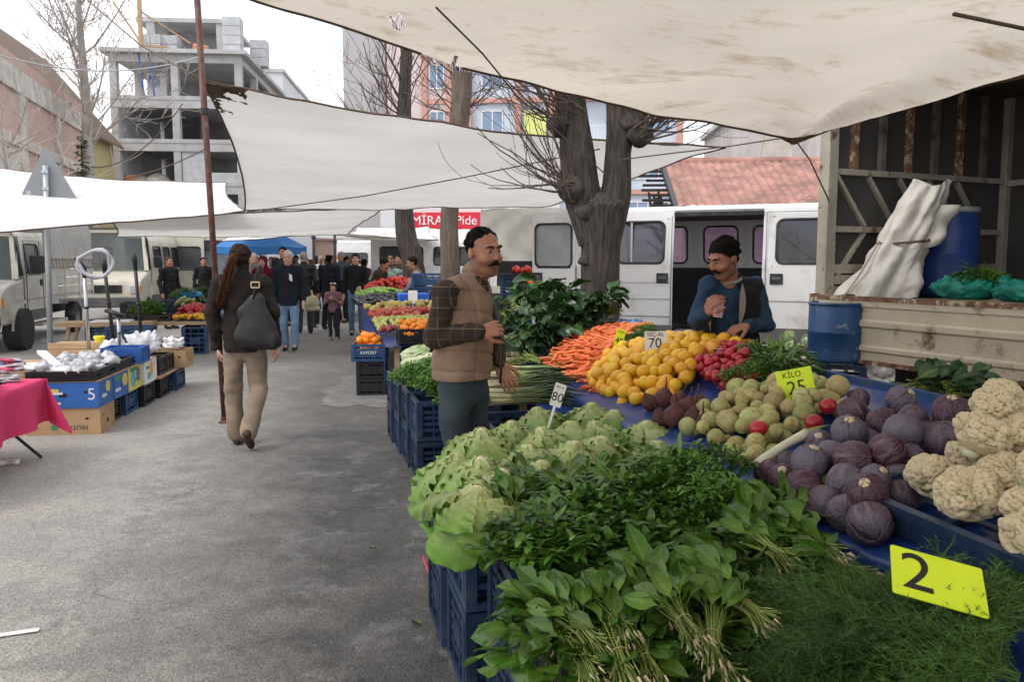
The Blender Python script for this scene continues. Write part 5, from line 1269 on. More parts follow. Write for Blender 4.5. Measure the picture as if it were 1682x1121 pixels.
sb = [  # px, py, z, heading of leaves (deg, 0 = away from camera, + = left), tilt, n, label
    (1125,1035,.80,12,.10,26,'large tied spinach bunch at the bottom, stems towards the camera'),(1010,1030,.78,18,.05,24,'spinach bunch with broad pale leaves left of the large tied one'),(960,1095,.72,15,-.05,22,'spinach bunch at the bottom left corner over the black crate'),
    (1225,1010,.80,28,.15,24,'spinach bunch right of the large tied one, stems to the lower right'),(1265,915,.82,25,.10,24,'spinach bunch with pink roots below the red cabbages, left one'),(1345,905,.84,34,.15,24,'spinach bunch with pink roots below the red cabbages, right one'),(1215,935,.78,55,.05,22,'spinach bunch with pale stems between the herbs and the dill'),(1390,945,.80,45,.05,18,'spinach bunch nearest the bright number 2 card'),
    (850,855,.80,10,.1,24,'spinach bunch with glossy leaves hanging over the crate corner'),(850,890,.76,20,-.1,18,'spinach bunch behind the glossy one near the crate corner'),(1060,1100,.72,10,.05,20,'spinach bunch at the bottom picture edge with hidden roots'),(1180,1105,.70,20,0,18,'spinach bunch in shade at the bottom middle'),
    (905,812,.78,20,.05,22,'long leaved spinach bunch just below the lettuces, left'),(985,805,.79,-5,.05,22,'long leaved spinach bunch just below the lettuces, middle'),(1050,780,.79,-25,.05,20,'long leaved spinach bunch just below the lettuces, right'),(950,790,.78,8,.1,20,'spinach bunch tucked between two lettuces'),
    (1075,1000,.78,0,.2,20,'compact spinach bunch above the large tied one'),(1170,1060,.76,-15,.2,20,'compact spinach bunch right of the large tied one, lower'),(960,1050,.76,25,.2,20,'compact spinach bunch left of the broad leaved one'),(1300,930,.80,10,.25,20,'compact spinach bunch between the two with pink roots'),(1190,985,.78,15,.2,20,'compact spinach bunch above the right stems'),(1290,870,.80,5,.3,20,'compact spinach bunch touching the blue table edge'),(1240,890,.80,-10,.3,20,'compact spinach bunch below the cress heap'),(1360,960,.76,30,.1,18,'compact spinach bunch touching the dill'),(1020,1090,.74,5,.2,18,'compact spinach bunch at the bottom edge'),(905,1040,.74,20,.2,18,'compact spinach bunch above the black crate')]
for (px_,py_,z,hd,tl,n,lb) in sb:
    rr = random.Random(px_*3+py_);bunch(GZ(px_,py_,z-.075),(tl,rr.uniform(-.25,.25),R(hd)),SL,lb,rr,int(n*1.35),rr.uniform(.66,.8))
# --- small leaved herbs: purslane, cress, parsley
def herb_mesh(seed,kind):
    r = random.Random(seed);b = LB()
    if kind == 'purslane':
        for k in range(46):
            a = r.uniform(0,2*PI);q = r.uniform(0,1)**.5;tip = Vector((math.cos(a)*q*.17,.06+math.sin(a)*q*.15,.07+.07*(1-q*q)+r.uniform(-.015,.02)));base = Vector((r.uniform(-.03,.03),-.04,.01));pts = [base,base.lerp(tip,.5)+Vector((0,0,.03)),tip]
            b.stem(pts,[.002,.0018,.001],3,.3)
            for j in range(11):
                f = r.uniform(.45,1);p = base.lerp(tip,f)+Vector((0,0,.03*math.sin(PI*f)));d = Vector((r.uniform(-1,1),r.uniform(-1,1),r.uniform(-.2,.9)))
                b.leaf(p,d,(0,0,1),r.uniform(.025,.045),r.uniform(.015,.024),'oval',.5,.2,0,4,1,r,0,r.uniform(0,.4),1)
    elif kind == 'spin':
        for k in range(64):
            a = r.uniform(0,2*PI);q = r.uniform(0,1)**.5;p = Vector((math.cos(a)*q*.13,math.sin(a)*q*.13,.02+.07*(1-q*q)));d = Vector((math.cos(a)*.6+r.uniform(-.6,.6),math.sin(a)*.6+.3+r.uniform(-.6,.6),r.uniform(0,.8)))
            b.leaf(p,d,(0,0,1),r.uniform(.09,.15),r.uniform(.042,.068),'spin',r.uniform(.5,1.3),r.uniform(-.3,.4),.005,8,2,r,r.uniform(-.8,.8),0,1)
    elif kind == 'long':
        for k in range(120):
            a = r.uniform(0,2*PI);q = r.uniform(0,1)**.5;p = Vector((math.cos(a)*q*.14,math.sin(a)*q*.14,.04+.07*(1-q*q)));d = Vector((math.cos(a)*.6+r.uniform(-.5,.5),math.sin(a)*.6+.4+r.uniform(-.5,.5),r.uniform(-.1,.6)))
            b.leaf(p,d,(0,0,1),r.uniform(.06,.12),r.uniform(.018,.03),'oval',.8,.2,.002,5,1,r,r.uniform(-.6,.6),r.uniform(0,.4),1)
    else:
        for k in range(95):
            a = r.uniform(0,2*PI);q = r.uniform(0,1)**.5;tip = Vector((math.cos(a)*q*.15,math.sin(a)*q*.15,.05+.09*(1-q*q)+r.uniform(-.02,.02)));base = Vector((tip.x*.3,tip.y*.3,0));b.stem([base,tip],[.0014,.001],3,.4)
            for j in range(9):
                p = tip+Vector((r.uniform(-1,1),r.uniform(-1,1),r.uniform(-.8,.5)))*.022;d = Vector((r.uniform(-1,1),r.uniform(-1,1),r.uniform(-.3,.8)))
                b.leaf(p,d,(0,0,1),r.uniform(.016,.030),r.uniform(.012,.02),'fan',.4,.2,.002,3,1,r,0,r.uniform(0,.5),1)
    return b
HM = {}
for kd,mt in (('purslane',PURS),('long',SPIN),('parsley',PARS),('spin',SPIN)):
    HM[kd] = []
    for k in range(4):me = herb_mesh(40+k,kd).mesh('leaves');me.materials.append(mt);HM[kd].append(me)
tiem = MB();tiem.tube([(math.cos(a)*.035,-.05,.02+math.sin(a)*.02) for a in np.linspace(0,2*PI,15)],.002,4);TIE = tiem.mesh('tie',True);TIE.materials.append(MT['rope'])
stm = {}
for k in range(3):
    r = random.Random(k);b = LB()
    for j in range(26):x,z = r.uniform(-.03,.03),r.uniform(0,.04);b.stem([(x*1.5,-.14,z*.8),(x,-.05,z),(x*2,.05,z+.03)],.0018,3,r.uniform(0,.8))
    me = b.mesh('stems');me.materials.append(STEM);stm[k] = me
def herb(p,rz,kind,label,r,sc=1.0,group=None,tilt=(0,0),name='herb_bunch',cat='herbs'):
    t = thing(name,label,cat,p,(tilt[0],tilt[1],rz),group);t.scale = (sc,)*3
    obj('leaves',r.choice(HM[kind]),None,t)['kind'] = 'stuff';obj('stems',r.choice(list(stm.values())),None,t)['kind'] = 'stuff';obj('tie',TIE,None,t)
    return t
hb = [(875,935,.78,'purslane','purslane bunch over the black crate rim, leftmost'),(915,910,.80,'purslane','purslane bunch in the middle of the pile, front left'),(985,880,.81,'purslane','purslane bunch below the long spinach leaves'),(1040,910,.80,'purslane','purslane bunch right in the middle of the greens'),(955,950,.78,'purslane','purslane bunch just behind the broad leaved spinach'),(1090,870,.80,'purslane','purslane bunch left of the cress'),(905,985,.72,'purslane','purslane bunch low on the lane side'),(1020,840,.82,'long','loose long leaved greens between purslane and spinach, left'),(1090,800,.83,'long','loose long leaved greens below the wide lettuce'),
      (870,830,.80,'long','loose green leaves under the front lettuces'),(1130,820,.84,'parsley','cress bunch by the metal spike, left'),(1180,800,.85,'parsley','cress bunch by the metal spike, right'),(1170,860,.82,'parsley','cress bunch with tangled stems above the dark gap'),(1120,880,.78,'parsley','cress bunch low beside the dark gap'),(1075,845,.81,'parsley','cress bunch between purslane and long leaves'),(1065,960,.76,'purslane','purslane bunch in shadow beside the dark gap'),(860,900,.74,'long','long green leaves near the blue crate corner'),
      (940,840,.82,'long','loose spinach leaves in the centre of the pile'),
      (915,1060,.70,'spin','loose spinach leaves over the black crate, near the bottom left'),(940,1040,.71,'spin','loose spinach leaves left of the broad leaved bunch'),(1060,1030,.72,'spin','loose spinach leaves between the two tied bunches at the bottom'),(1000,1090,.68,'spin','loose spinach leaves at the bottom edge, middle'),(1160,1010,.72,'spin','loose spinach leaves right of the large tied bunch'),(1120,1090,.66,'spin','loose spinach leaves low at the bottom edge'),(1200,900,.74,'spin','loose spinach leaves below the cress'),(1260,870,.76,'spin','loose spinach leaves by the blue table edge, left'),(1330,880,.76,'spin','loose spinach leaves by the blue table edge, right'),(1180,960,.72,'spin','loose spinach leaves behind the pale stems'),(1270,960,.72,'spin','loose spinach leaves beside the pink roots'),(830,845,.74,'spin','loose spinach leaves below the front lettuce'),(925,1110,.64,'spin','loose spinach leaves in the bottom left corner crate')]
for (px_,py_,z,kd,lb) in hb:
    rr = random.Random(px_+7*py_);herb(GZ(px_,py_,z-.10),rr.uniform(-1.2,1.2),kd,lb,rr,rr.uniform(.9,1.15),'small leaved herbs in the front crates',(rr.uniform(-.25,.15),rr.uniform(-.3,.2)))
# --- dill
def dill_mesh(seed):
    r = random.Random(seed);b = LB()
    for k in range(34):
        a0 = r.uniform(-.75,.75);L = r.uniform(.22,.34);p = Vector((r.uniform(-.02,.02),0,r.uniform(0,.04)));d = Vector((math.sin(a0),math.cos(a0),r.uniform(.05,.55))).normalized();pts = [];n = 9
        for i in range(n+1):pts.append(p.copy());d = (d+Vector((r.uniform(-.08,.08),r.uniform(-.08,.08),-.09))).normalized();p = p+d*L/n
        b.stem(pts,[.0011*(1-.06*i) for i in range(n+1)],3,.3)
        for i in range(3,n+1):
            for j in range(5):
                q = pts[i].lerp(pts[i-1],r.random());dr = (d*.7+Vector((r.uniform(-1,1),r.uniform(-1,1),r.uniform(-.5,.9)))).normalized();l2 = r.uniform(.025,.06);e = q+dr*l2;b.stem([q,e],[.0008,.0006],3,.5)
                for h in range(8):
                    q2 = q.lerp(e,r.uniform(.2,1));dd = (dr+Vector((r.uniform(-1,1),r.uniform(-1,1),r.uniform(-1,1)))*1.1).normalized();s_ = dd.orthogonal().normalized()*.0008;e2 = q2+dd*r.uniform(.010,.024);o_ = len(b.v);b.v += [tuple(q2-s_),tuple(q2+s_),tuple(e2)];b.uw += [(.6,.5),(.6,.5),(1,.5)];b.f.append((o_,o_+1,o_+2));b.m.append(0)
    me = b.mesh('fronds');me.materials.append(DILLM);return me
DM = [dill_mesh(k) for k in range(4)]
dl = [(1350,1090,.72,50),(1420,1040,.78,30),(1480,1090,.76,60),(1560,1080,.80,25),(1640,1090,.80,10),(1440,985,.78,5),(1540,1030,.82,-20),(1620,1040,.82,-10),(1670,1020,.82,20),(1500,1120,.72,70),(1400,1115,.70,40),(1590,1125,.74,40),(1380,1010,.74,20),(1300,1110,.66,60),(1670,1110,.78,50),(1520,1000,.80,60)]
dlab = ['far left','upper left','left of centre','centre front','right front','topmost','under the bright card','right of the bright card','upper right corner','bottom centre','bottom left','bottom right of centre','darkest by the spinach roots','lowest by the black gap','bottom right corner','behind the bright card']
for (q,lb) in zip(dl,dlab):
    rr = random.Random(q[0]);t = thing('dill_bunch','feathery dark green dill bunch in the lower right corner, '+lb,'dill',GZ(q[0],q[1]+25,q[2]-.10),(rr.uniform(-.1,.2),rr.uniform(-.3,.3),R(q[3])),'dill bunches');t.scale = (rr.uniform(.85,1.1),)*3
    obj('fronds',rr.choice(DM),None,t)['kind'] = 'stuff'
# ------------------------------------------------------------------ round produce on the table
def bumpy(nu,nv,fn):
    m = MB();m.ell((0,0,0),1,nu,nv);m.v = [tuple(fn(Vector(v))) for v in m.v];return m
def heap(poly_st,spacing,height_fn,r,jitter=.25,layers=1,seed=1):
    """points inside polygon (s, t) in a loose packing, with surface height"""
    rg = random.Random(seed);ss = [p[0] for p in poly_st];tt = [p[1] for p in poly_st];out_ = []
    for ly in range(layers):
        row = 0;t = min(tt)+ly*spacing*.3
        while t < max(tt):
            s = min(ss)+(spacing/2 if (row+ly) % 2 else 0)
            while s < max(ss):
                a,b = s+rg.uniform(-1,1)*jitter*spacing,t+rg.uniform(-1,1)*jitter*spacing
                if inpoly(a,b,poly_st):out_.append((a,b,zt(b)+height_fn(a,b)-ly*r*1.1+rg.uniform(-.45,.35)*r))
                s += spacing
            t += spacing*.87;row += 1
    return out_
def SP(px,py):p = SURF(px,py);return toST(p)
def centre_bump(poly,h,flat=.5):
    cs = sum(p[0] for p in poly)/len(poly);ct = sum(p[1] for p in poly)/len(poly);rs = max(abs(p[0]-cs) for p in poly);rt = max(abs(p[1]-ct) for p in poly)
    return lambda s,t:h*max(0,1-(((s-cs)/rs)**2+((t-ct)/rt)**2))**flat
# lemons
def citrus(seed,col,name,el=1.12,nip=.06,pore=.5):
    r = random.Random(seed)
    def fn(v):
        e = v.copy();z = v.z;k = 1+nip*max(0,abs(z)-.9)*10*.5;e.z *= el*k;e.x *= 1+.03*math.sin(seed+z*3);e += e*.02*mn.noise(v*2+Vector((seed,0,0)));return e
    return bumpy(18,12,fn)
LEM = pm('lemon_peel',(.68,.36,.012),.38,.06,8,.12,160,rnd=.1,hrnd=.014,spec=.45,dirt=(.62,.44,.06),dscale=5,dlo=.55,dhi=.8)
LM = []
for k in range(3):me = citrus(k,None,'l').mesh('lemon',True);me.materials.append(LEM);LM.append(me)
lp = [SP(*q) for q in ((972,640),(1050,672),(1118,655),(1150,622),(1235,585),(1170,568),(1060,575),(1000,600))]
lemgrp = 'yellow lemons heaped behind the beetroots'
bmp = centre_bump(lp,.12,.7)
rl = random.Random(4)
for ly in range(2):
    for (s,t,z) in heap(lp,.089,bmp,.037,.3,1,5+ly):
        z -= ly*.05
        o = obj('lemon',rl.choice(LM),None,None,ST(s,t,z+.035),(rl.uniform(0,3),rl.uniform(0,3),rl.uniform(0,6)),rl.uniform(.036,.042));tag(o,'one of the yellow lemons heaped between carrots and radishes','lemon',lemgrp)
# carrots
CAR = pm('carrot_skin',(.66,.155,.045),.5,.18,12,.3,60,rnd=.15,hrnd=.010,stretch=(1,1,1))
CMs = []
for k in range(4):
    r = random.Random(k);m = MB();L = r.uniform(.12,.17);n = 9;m.tube([(0,L*(i/n-.5),.006*math.sin(i*.7+k)) for i in range(n+1)],[(.011 if i == 0 else .0155*(1-.62*(i/n)**1.3))+.0008*math.sin(i*3+k) for i in range(n)]+[.003],9);me = m.mesh('carrot',True);me.materials.append(CAR);CMs.append(me)
cpoly = [SP(*q) for q in ((898,612),(1000,655),(985,620),(1005,590),(1055,560),(1040,540),(985,548),(940,580))]
cb_ = centre_bump(cpoly,.12,.7);rl = random.Random(8)
for ly in range(2):
    for (s,t,z) in heap(cpoly,.081,cb_,.012,.45,1,15+ly):
        tl = rl.uniform(-.3,.3);o = obj('carrot',rl.choice(CMs),None,None,ST(s,t,z+.022-ly*.02),(tl,rl.uniform(-.1,.1),TH+PI/2+rl.gauss(0,.55)),rl.uniform(.95,1.25));tag(o,'one of the orange carrots heaped under the small lime tag','carrot','carrots in the orange heap')
# radishes with root hairs
RAD = pm('radish_skin',(.36,.008,.02),.28,.12,8,.05,40,rnd=.2,spec=.55)
RMs = []
for k in range(3):
    m = bumpy(16,10,lambda v:Vector((v.x,v.y,v.z*1.12+(.25*max(0,-v.z-.8)*4 if v.z < -.8 else 0)))*1);me = m.mesh('radish',True);me.materials.append(RAD);RMs.append(me)
RT = MB();RT.tube([(0,0,-1.0),(.1,0,-1.6),(.0,.2,-2.4)],[.16,.07,.02],5);RTM = RT.mesh('root',True);RTM.materials.append(pm('radish_root',(.5,.2,.2),.6))
rpoly = [SP(*q) for q in ((1140,625),(1165,648),(1235,662),(1250,635),(1215,590),(1195,572),(1165,590))]
rb_ = centre_bump(rpoly,.09,.6);rl = random.Random(12);RG = 'red radishes in the bunches'
for ly in range(2):
    for (s,t,z) in heap(rpoly,.066,rb_,.024,.35,1,33+ly):
        tt = thing('radish','one of the red radishes heaped left of the number 25 card','radish',ST(s,t,z+.035-ly*.035),(rl.uniform(-2,2),rl.uniform(-2,2),rl.uniform(0,6)),RG);q = rl.uniform(.022,.028);tt.scale = (q,)*3
        obj('skin',rl.choice(RMs),None,tt);obj('root',RTM,None,tt)
rl = random.Random(5)
for i,(px_,py_) in enumerate(((1240,590),(1275,600),(1255,615),(1300,605),(1230,625),(1285,585),(1215,680))):
    p = SURF(px_,py_,.06);herb(p-Vector((0,0,.05)),R(-60)+rl.uniform(-.5,.5),'long' if i % 2 else 'parsley','radish tops with broad green leaves, '+('left upper','right upper','middle','far right','under the radishes','back','single sprig hanging below the radishes')[i],rl,.95 if i < 6 else .4,'radish leaves')
# beetroots
BEET = pm('beet_skin',(.085,.028,.030),.7,.4,6,.5,30,rnd=.3,dirt=(.16,.09,.07),dscale=7,dlo=.5,dhi=.75)
BMs = []
for k in range(3):
    m = bumpy(22,16,lambda v:v*(1+.06*mn.noise(v*1.5+Vector((k*5,0,0))))+Vector((0,0,(.5*max(0,v.z-.86)*5 if v.z > .86 else 0))));me = m.mesh('beetroot',True);me.materials.append(BEET);BMs.append(me)
for i,(px_,py_,dz,r_) in enumerate(((1068,662,.05,.045),(1090,655,.06,.05),(1108,685,.06,.055),(1128,672,.07,.05),(1142,690,.05,.055),(1160,700,.05,.05),(1115,660,.05,.045),(1150,668,.05,.05),(1085,690,.04,.045),(1175,690,.04,.045))):
    p = SURF(px_,py_,dz);t = thing('beetroot','dark purple brown beetroot '+('leftmost of the heap','at the back left','large in the middle front','at the back middle','with a long top at the centre','in front next to the turnips','partly hidden under others','at the right back','low at the front left by the lettuce','at the right end')[i],'beetroot',p,(random.uniform(-.5,.5),random.uniform(-.5,.5),random.uniform(0,6)),'beetroots between lemons and turnips');t.scale = (r_,)*3
    obj('skin',BMs[i % 3],None,t);m = MB();m.tube([(0,0,1.1),(.1,.05,1.7),(.25,.1,2.3)],[.14,.09,.05],6);m.build('stalk',bpy.data.materials['beet_skin'],t,True)
# turnips
def turnmat():
    m = pm('turnip_skin',(.36,.36,.13),.5,.22,4,.3,40,rnd=.28,hrnd=.04,dirt=(.33,.21,.10),dscale=1.6,dlo=.48,dhi=.62,coords='Object');return m
TUR = turnmat();TMs = []
for k in range(4):
    m = bumpy(20,14,lambda v:Vector((v.x,v.y,v.z*.9))*(1+.04*mn.noise(v*1.3+Vector((k*7,1,0))))+Vector((0,0,-.3*max(0,-v.z-.9)*6)));me = m.mesh('turnip',True);me.materials.append(TUR);TMs.append(me)
tp_ = [SP(*q) for q in ((1112,722),(1170,748),(1232,780),(1290,752),(1345,715),(1385,690),(1370,650),(1305,632),(1250,655),(1190,682))]
tb_ = centre_bump(tp_,.09,.6);rl = random.Random(3);k = 0
for ly in range(2):
    for (s,t,z) in heap(tp_,.092,tb_,.04,.34,1,51+ly):
        sc_ = rl.uniform(.029,.048)
        if rl.random() < .1:sc_ = .052
        o = obj('turnip',rl.choice(TMs),None,None,ST(s,t,z+.04-ly*.05),(rl.uniform(-2,2),rl.uniform(-2,2),rl.uniform(0,6)),sc_);tag(o,'one of the green and cream turnips heaped below the number 25 card','turnip','turnips in the heap')
for i,(px_,py_) in enumerate(((1360,668),(1337,695),(1245,705))):
    o = obj('radish',RMs[0],None,None,SURF(px_,py_,.11),(1,1,1),.034);tag(o,'stray red radish among the turnips, '+('right of the card','below the card','left of the card')[i],'radish')
# leek across the heap
p1,p2 = SURF(1240,765,.10),SURF(1345,705,.13);lk = thing('leek','white leek lying between turnips and red cabbages','leek',p1,0)
m = MB();d = p2-p1;m.tube([d*f+Vector((0,0,.012*math.sin(f*3))) for f in np.linspace(0,.8,10)],[.016,.0175,.017,.0165,.016,.016,.016,.017,.018,.02],12);m.build('shank',pm('leek_white',(.60,.60,.44),.4,.1,20,stretch=(1,1,1)),lk,True)
b = LB();b.leaf(d*.78+Vector((0,0,.01)),d,(0,0,1),.14,.045,'lin',.3,.4,0,6,2);b.leaf(d*.78+Vector((0,0,.012)),d+Vector((.05,0,.05)),(0,0,1),.1,.03,'lin',.6,.4,0,6,2);me = b.mesh('top');me.materials.append(STEM);obj('green_top',me,None,lk)
# red cabbages: wrapped leaves with raised ribs
CABA = []
def cabbage_mesh(seed):
    r = random.Random(seed);nl = 7;cen = []
    for k in range(nl):a = 2*PI*k/nl+r.uniform(-.3,.3);cen.append((a,r.uniform(.5,1.1)))
    def fn(v):
        az = math.atan2(v.y,v.x);pol = math.acos(max(-1,min(1,v.z)))
        h = 0;rib = 0
        for (a,w_) in cen:
            d = (az-a+PI) % (2*PI)-PI;edge = w_*math.sin(min(pol,PI-.2))*.9+.1
            cov = max(0,min(1,(edge-abs(d))/.07));h = max(h,cov*(.045+.02*math.cos(a*3)))
            rib = max(rib,math.exp(-(d/.045)**2)*math.sin(min(PI,pol))*.05*(pol/PI+.2),*[.03*math.exp(-(((abs(d)-(.10+.20*q)*(1.15-pol/PI)-.12*q*math.sin(pol*3))/.03)**2))*math.sin(pol) for q in (0,1,2)])
        CABA.append((min(1,rib/.035),1-min(1,h/.03),0));return v*(1+h+rib*1.3+.025*mn.noise(v*1.4+Vector((seed,0,0)))+.006*mn.noise(v*7))*1.0
    m = MB();m.ell((0,0,0),1,90,50);CABA.clear();m.v = [tuple(fn(Vector(v))) for v in m.v];me = m.mesh('cabbage',True);a = me.attributes.new('uw','FLOAT_VECTOR','POINT');a.data.foreach_set('vector',np.array(CABA,dtype=np.float32).ravel());return me
def cabmat():
    m,t,p,o = newmat('red_cabbage');tcn = N(t,'ShaderNodeTexCoord');oi = N(t,'ShaderNodeObjectInfo')
    def nz_(sc,d=5,ro=.6):n = N(t,'ShaderNodeTexNoise');n.inputs['Scale'].default_value = sc;n.inputs['Detail'].default_value = d;n.inputs['Roughness'].default_value = ro;t.links.new(tcn.outputs['Object'],n.inputs['Vector']);return n.outputs['Fac']
    def rg(x,lo,hi,a=0,b=1):q = N(t,'ShaderNodeMapRange');q.inputs['From Min'].default_value = lo;q.inputs['From Max'].default_value = hi;q.inputs['To Min'].default_value = a;q.inputs['To Max'].default_value = b;t.links.new(x,q.inputs['Value']);return q.outputs[0]
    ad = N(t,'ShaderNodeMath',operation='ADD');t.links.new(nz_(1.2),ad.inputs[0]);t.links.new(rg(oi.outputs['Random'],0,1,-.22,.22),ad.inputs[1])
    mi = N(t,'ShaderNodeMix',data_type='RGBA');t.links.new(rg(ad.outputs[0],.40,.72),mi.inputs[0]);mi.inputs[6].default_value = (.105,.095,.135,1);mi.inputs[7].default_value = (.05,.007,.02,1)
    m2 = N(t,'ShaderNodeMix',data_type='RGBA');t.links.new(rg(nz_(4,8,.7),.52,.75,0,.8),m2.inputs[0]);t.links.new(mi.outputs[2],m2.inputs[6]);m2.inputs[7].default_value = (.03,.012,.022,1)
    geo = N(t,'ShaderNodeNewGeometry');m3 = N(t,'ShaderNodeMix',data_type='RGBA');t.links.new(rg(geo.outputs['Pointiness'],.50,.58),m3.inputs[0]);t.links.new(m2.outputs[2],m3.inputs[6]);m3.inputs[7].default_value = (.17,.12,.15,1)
    at = N(t,'ShaderNodeAttribute');at.attribute_name = 'uw';sx = N(t,'ShaderNodeSeparateXYZ');t.links.new(at.outputs['Vector'],sx.inputs[0]);m4 = N(t,'ShaderNodeMix',data_type='RGBA');t.links.new(rg(sx.outputs['X'],.35,1,0,.75),m4.inputs[0]);t.links.new(m3.outputs[2],m4.inputs[6]);m4.inputs[7].default_value = (.19,.11,.16,1);m5 = N(t,'ShaderNodeMix',data_type='RGBA');t.links.new(rg(sx.outputs['Y'],.2,.9,0,.6),m5.inputs[0]);t.links.new(m4.outputs[2],m5.inputs[6]);m5.inputs[7].default_value = (.035,.006,.014,1);t.links.new(m5.outputs[2],p.inputs['Base Color']);p.inputs['Roughness'].default_value = .36;p.inputs['Specular IOR Level'].default_value = .5  # crevice shade between leaves and paler veins put into the colour
    bp = N(t,'ShaderNodeBump');bp.inputs['Strength'].default_value = .3;bp.inputs['Distance'].default_value = .05;t.links.new(nz_(9,4),bp.inputs['Height']);t.links.new(bp.outputs[0],p.inputs['Normal']);return m
CABM = cabmat();CB = []
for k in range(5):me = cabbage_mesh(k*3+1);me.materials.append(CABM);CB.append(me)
cutm = MB();cutm.lathe([(.30,-.03),(.27,.03),(.24,.045),(0,.05)],18,closed=False);CUT = cutm.mesh('cut',True);CUT.materials.append(pm('cut_stalk',(.55,.44,.28),.7,.15,8))
cabs = [(1262,772,.06,.055,0),(1287,782,.06,.058,1),(1322,798,.06,.070,0),(1355,823,.06,.062,0),(1390,838,.055,.062,0),(1428,855,.06,.068,0),(1330,755,.13,.066,1),(1395,705,.14,.066,1),(1365,745,.11,.060,0),(1402,750,.14,.066,0),(1457,738,.14,.066,0),(1390,788,.10,.066,0),(1425,804,.12,.062,1),(1438,782,.12,.050,1),(1475,778,.08,.046,0),(1345,725,.09,.058,1),(1400,672,.12,.062,0),(1450,688,.14,.058,0),(1484,706,.15,.070,0),(1480,652,.17,.058,1),(1500,682,.13,.055,0),(1527,708,.08,.050,0),(1562,672,.16,.066,1),(1550,716,.12,.066,0),(1496,745,.10,.046,0),(1478,810,.05,.055,0),(1370,770,.06,.05,0),(1300,755,.05,.05,0),(1430,720,.08,.055,0),(1520,740,.05,.05,0),(1410,650,.05,.05,0),(1545,690,.04,.05,0)]
rl = random.Random(31)
for i,(px_,py_,dz,r_,cut) in enumerate(cabs):
    p = SURF(px_,py_+6,max(dz,r_*.95));t = thing('red_cabbage',None,'cabbage',p,(0,0,0),'red cabbages piled beside the cauliflowers');t.scale = (r_*.9,)*3
    if cut:rot = Euler((R(rl.uniform(15,45)),0,R(rl.uniform(-40,40))))
    else:rot = Euler((rl.uniform(1.5,3.5),rl.uniform(-.8,.8),rl.uniform(0,6)))
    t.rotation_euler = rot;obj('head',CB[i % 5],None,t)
    if cut:obj('cut_stalk',CUT,None,t,(0,0,.99))
    t['label'] = ('red cabbage with pale cut stalk facing up, ' if cut else 'round purple grey red cabbage, ')+f"{'front' if py_ > 790 else ('back' if py_ < 700 else 'middle')} row, {('far left', 'left', 'centre left', 'centre', 'centre right', 'right', 'far right')[min(6, int((px_-1250)/46))]}{', small' if r_ < .052 else ''}{', low' if dz < .07 else ', on top' if dz > .13 else ''}"
# cauliflowers
def cauli_mesh(seed):
    r = np.random.RandomState(seed);m = MB();m.ell((0,0,0),1,150,90);V = np.array(m.v)
    def worley(sc,n):
        pts = r.normal(size=(n,3));pts /= np.linalg.norm(pts,axis=1)[:,None]
        d = np.full(len(V),9.)
        for p in pts:d = np.minimum(d,np.linalg.norm(V-p,axis=1))
        return d
    d1 = worley(1,26);d2 = worley(1,170);d3 = worley(1,1500)
    up = np.clip((V[:,2]+.65)/.3,0,1)
    h = (.11*(1-(d1/.42)**2)+.055*(1-(d2/.17)**2)+.026*(1-(d3/.055)**2))*up
    V = V*(1+h)[:,None];V[:,2] *= .82;m.v = [tuple(v) for v in V];return m.mesh('curd',True)
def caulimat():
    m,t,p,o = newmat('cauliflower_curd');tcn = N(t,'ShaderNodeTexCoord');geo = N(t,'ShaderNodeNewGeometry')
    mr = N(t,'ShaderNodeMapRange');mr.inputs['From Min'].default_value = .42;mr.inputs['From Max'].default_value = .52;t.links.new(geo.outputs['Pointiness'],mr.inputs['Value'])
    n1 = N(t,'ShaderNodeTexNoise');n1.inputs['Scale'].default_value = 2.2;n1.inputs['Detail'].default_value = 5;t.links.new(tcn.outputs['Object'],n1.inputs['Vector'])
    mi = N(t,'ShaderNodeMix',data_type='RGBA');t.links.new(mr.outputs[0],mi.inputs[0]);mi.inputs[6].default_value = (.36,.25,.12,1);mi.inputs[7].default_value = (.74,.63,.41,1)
    m2 = N(t,'ShaderNodeMix',data_type='RGBA',blend_type='MULTIPLY');m2.inputs[0].default_value = 1;q = N(t,'ShaderNodeMapRange');q.inputs['From Min'].default_value = .3;q.inputs['From Max'].default_value = .7;q.inputs['To Min'].default_value = .85;q.inputs['To Max'].default_value = 1.1;t.links.new(n1.outputs['Fac'],q.inputs['Value']);t.links.new(mi.outputs[2],m2.inputs[6]);t.links.new(q.outputs[0],m2.inputs[7])
    t.links.new(m2.outputs[2],p.inputs['Base Color']);p.inputs['Roughness'].default_value = .7
    n2 = N(t,'ShaderNodeTexNoise');n2.inputs['Scale'].default_value = 55;n2.inputs['Detail'].default_value = 3;t.links.new(tcn.outputs['Object'],n2.inputs['Vector']);bp = N(t,'ShaderNodeBump');bp.inputs['Strength'].default_value = .5;bp.inputs['Distance'].default_value = .02;t.links.new(n2.outputs['Fac'],bp.inputs['Height']);t.links.new(bp.outputs[0],p.inputs['Normal']);return m
CAUM = caulimat();CU = []
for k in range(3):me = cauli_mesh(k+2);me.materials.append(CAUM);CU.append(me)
CLF = leafmat('cauliflower_leaf',(.42,.46,.22),(.20,.31,.07),.5,.25,.15,.01,(.5,.54,.32))
CLV = variants(4,lambda b,r:b.leaf((0,0,0),(0,.55,.85),(0,-1,.3),r.uniform(.9,1.25),r.uniform(.5,.75),'fan',-r.uniform(.5,1.0),.35,.03,8,3,r),CLF)
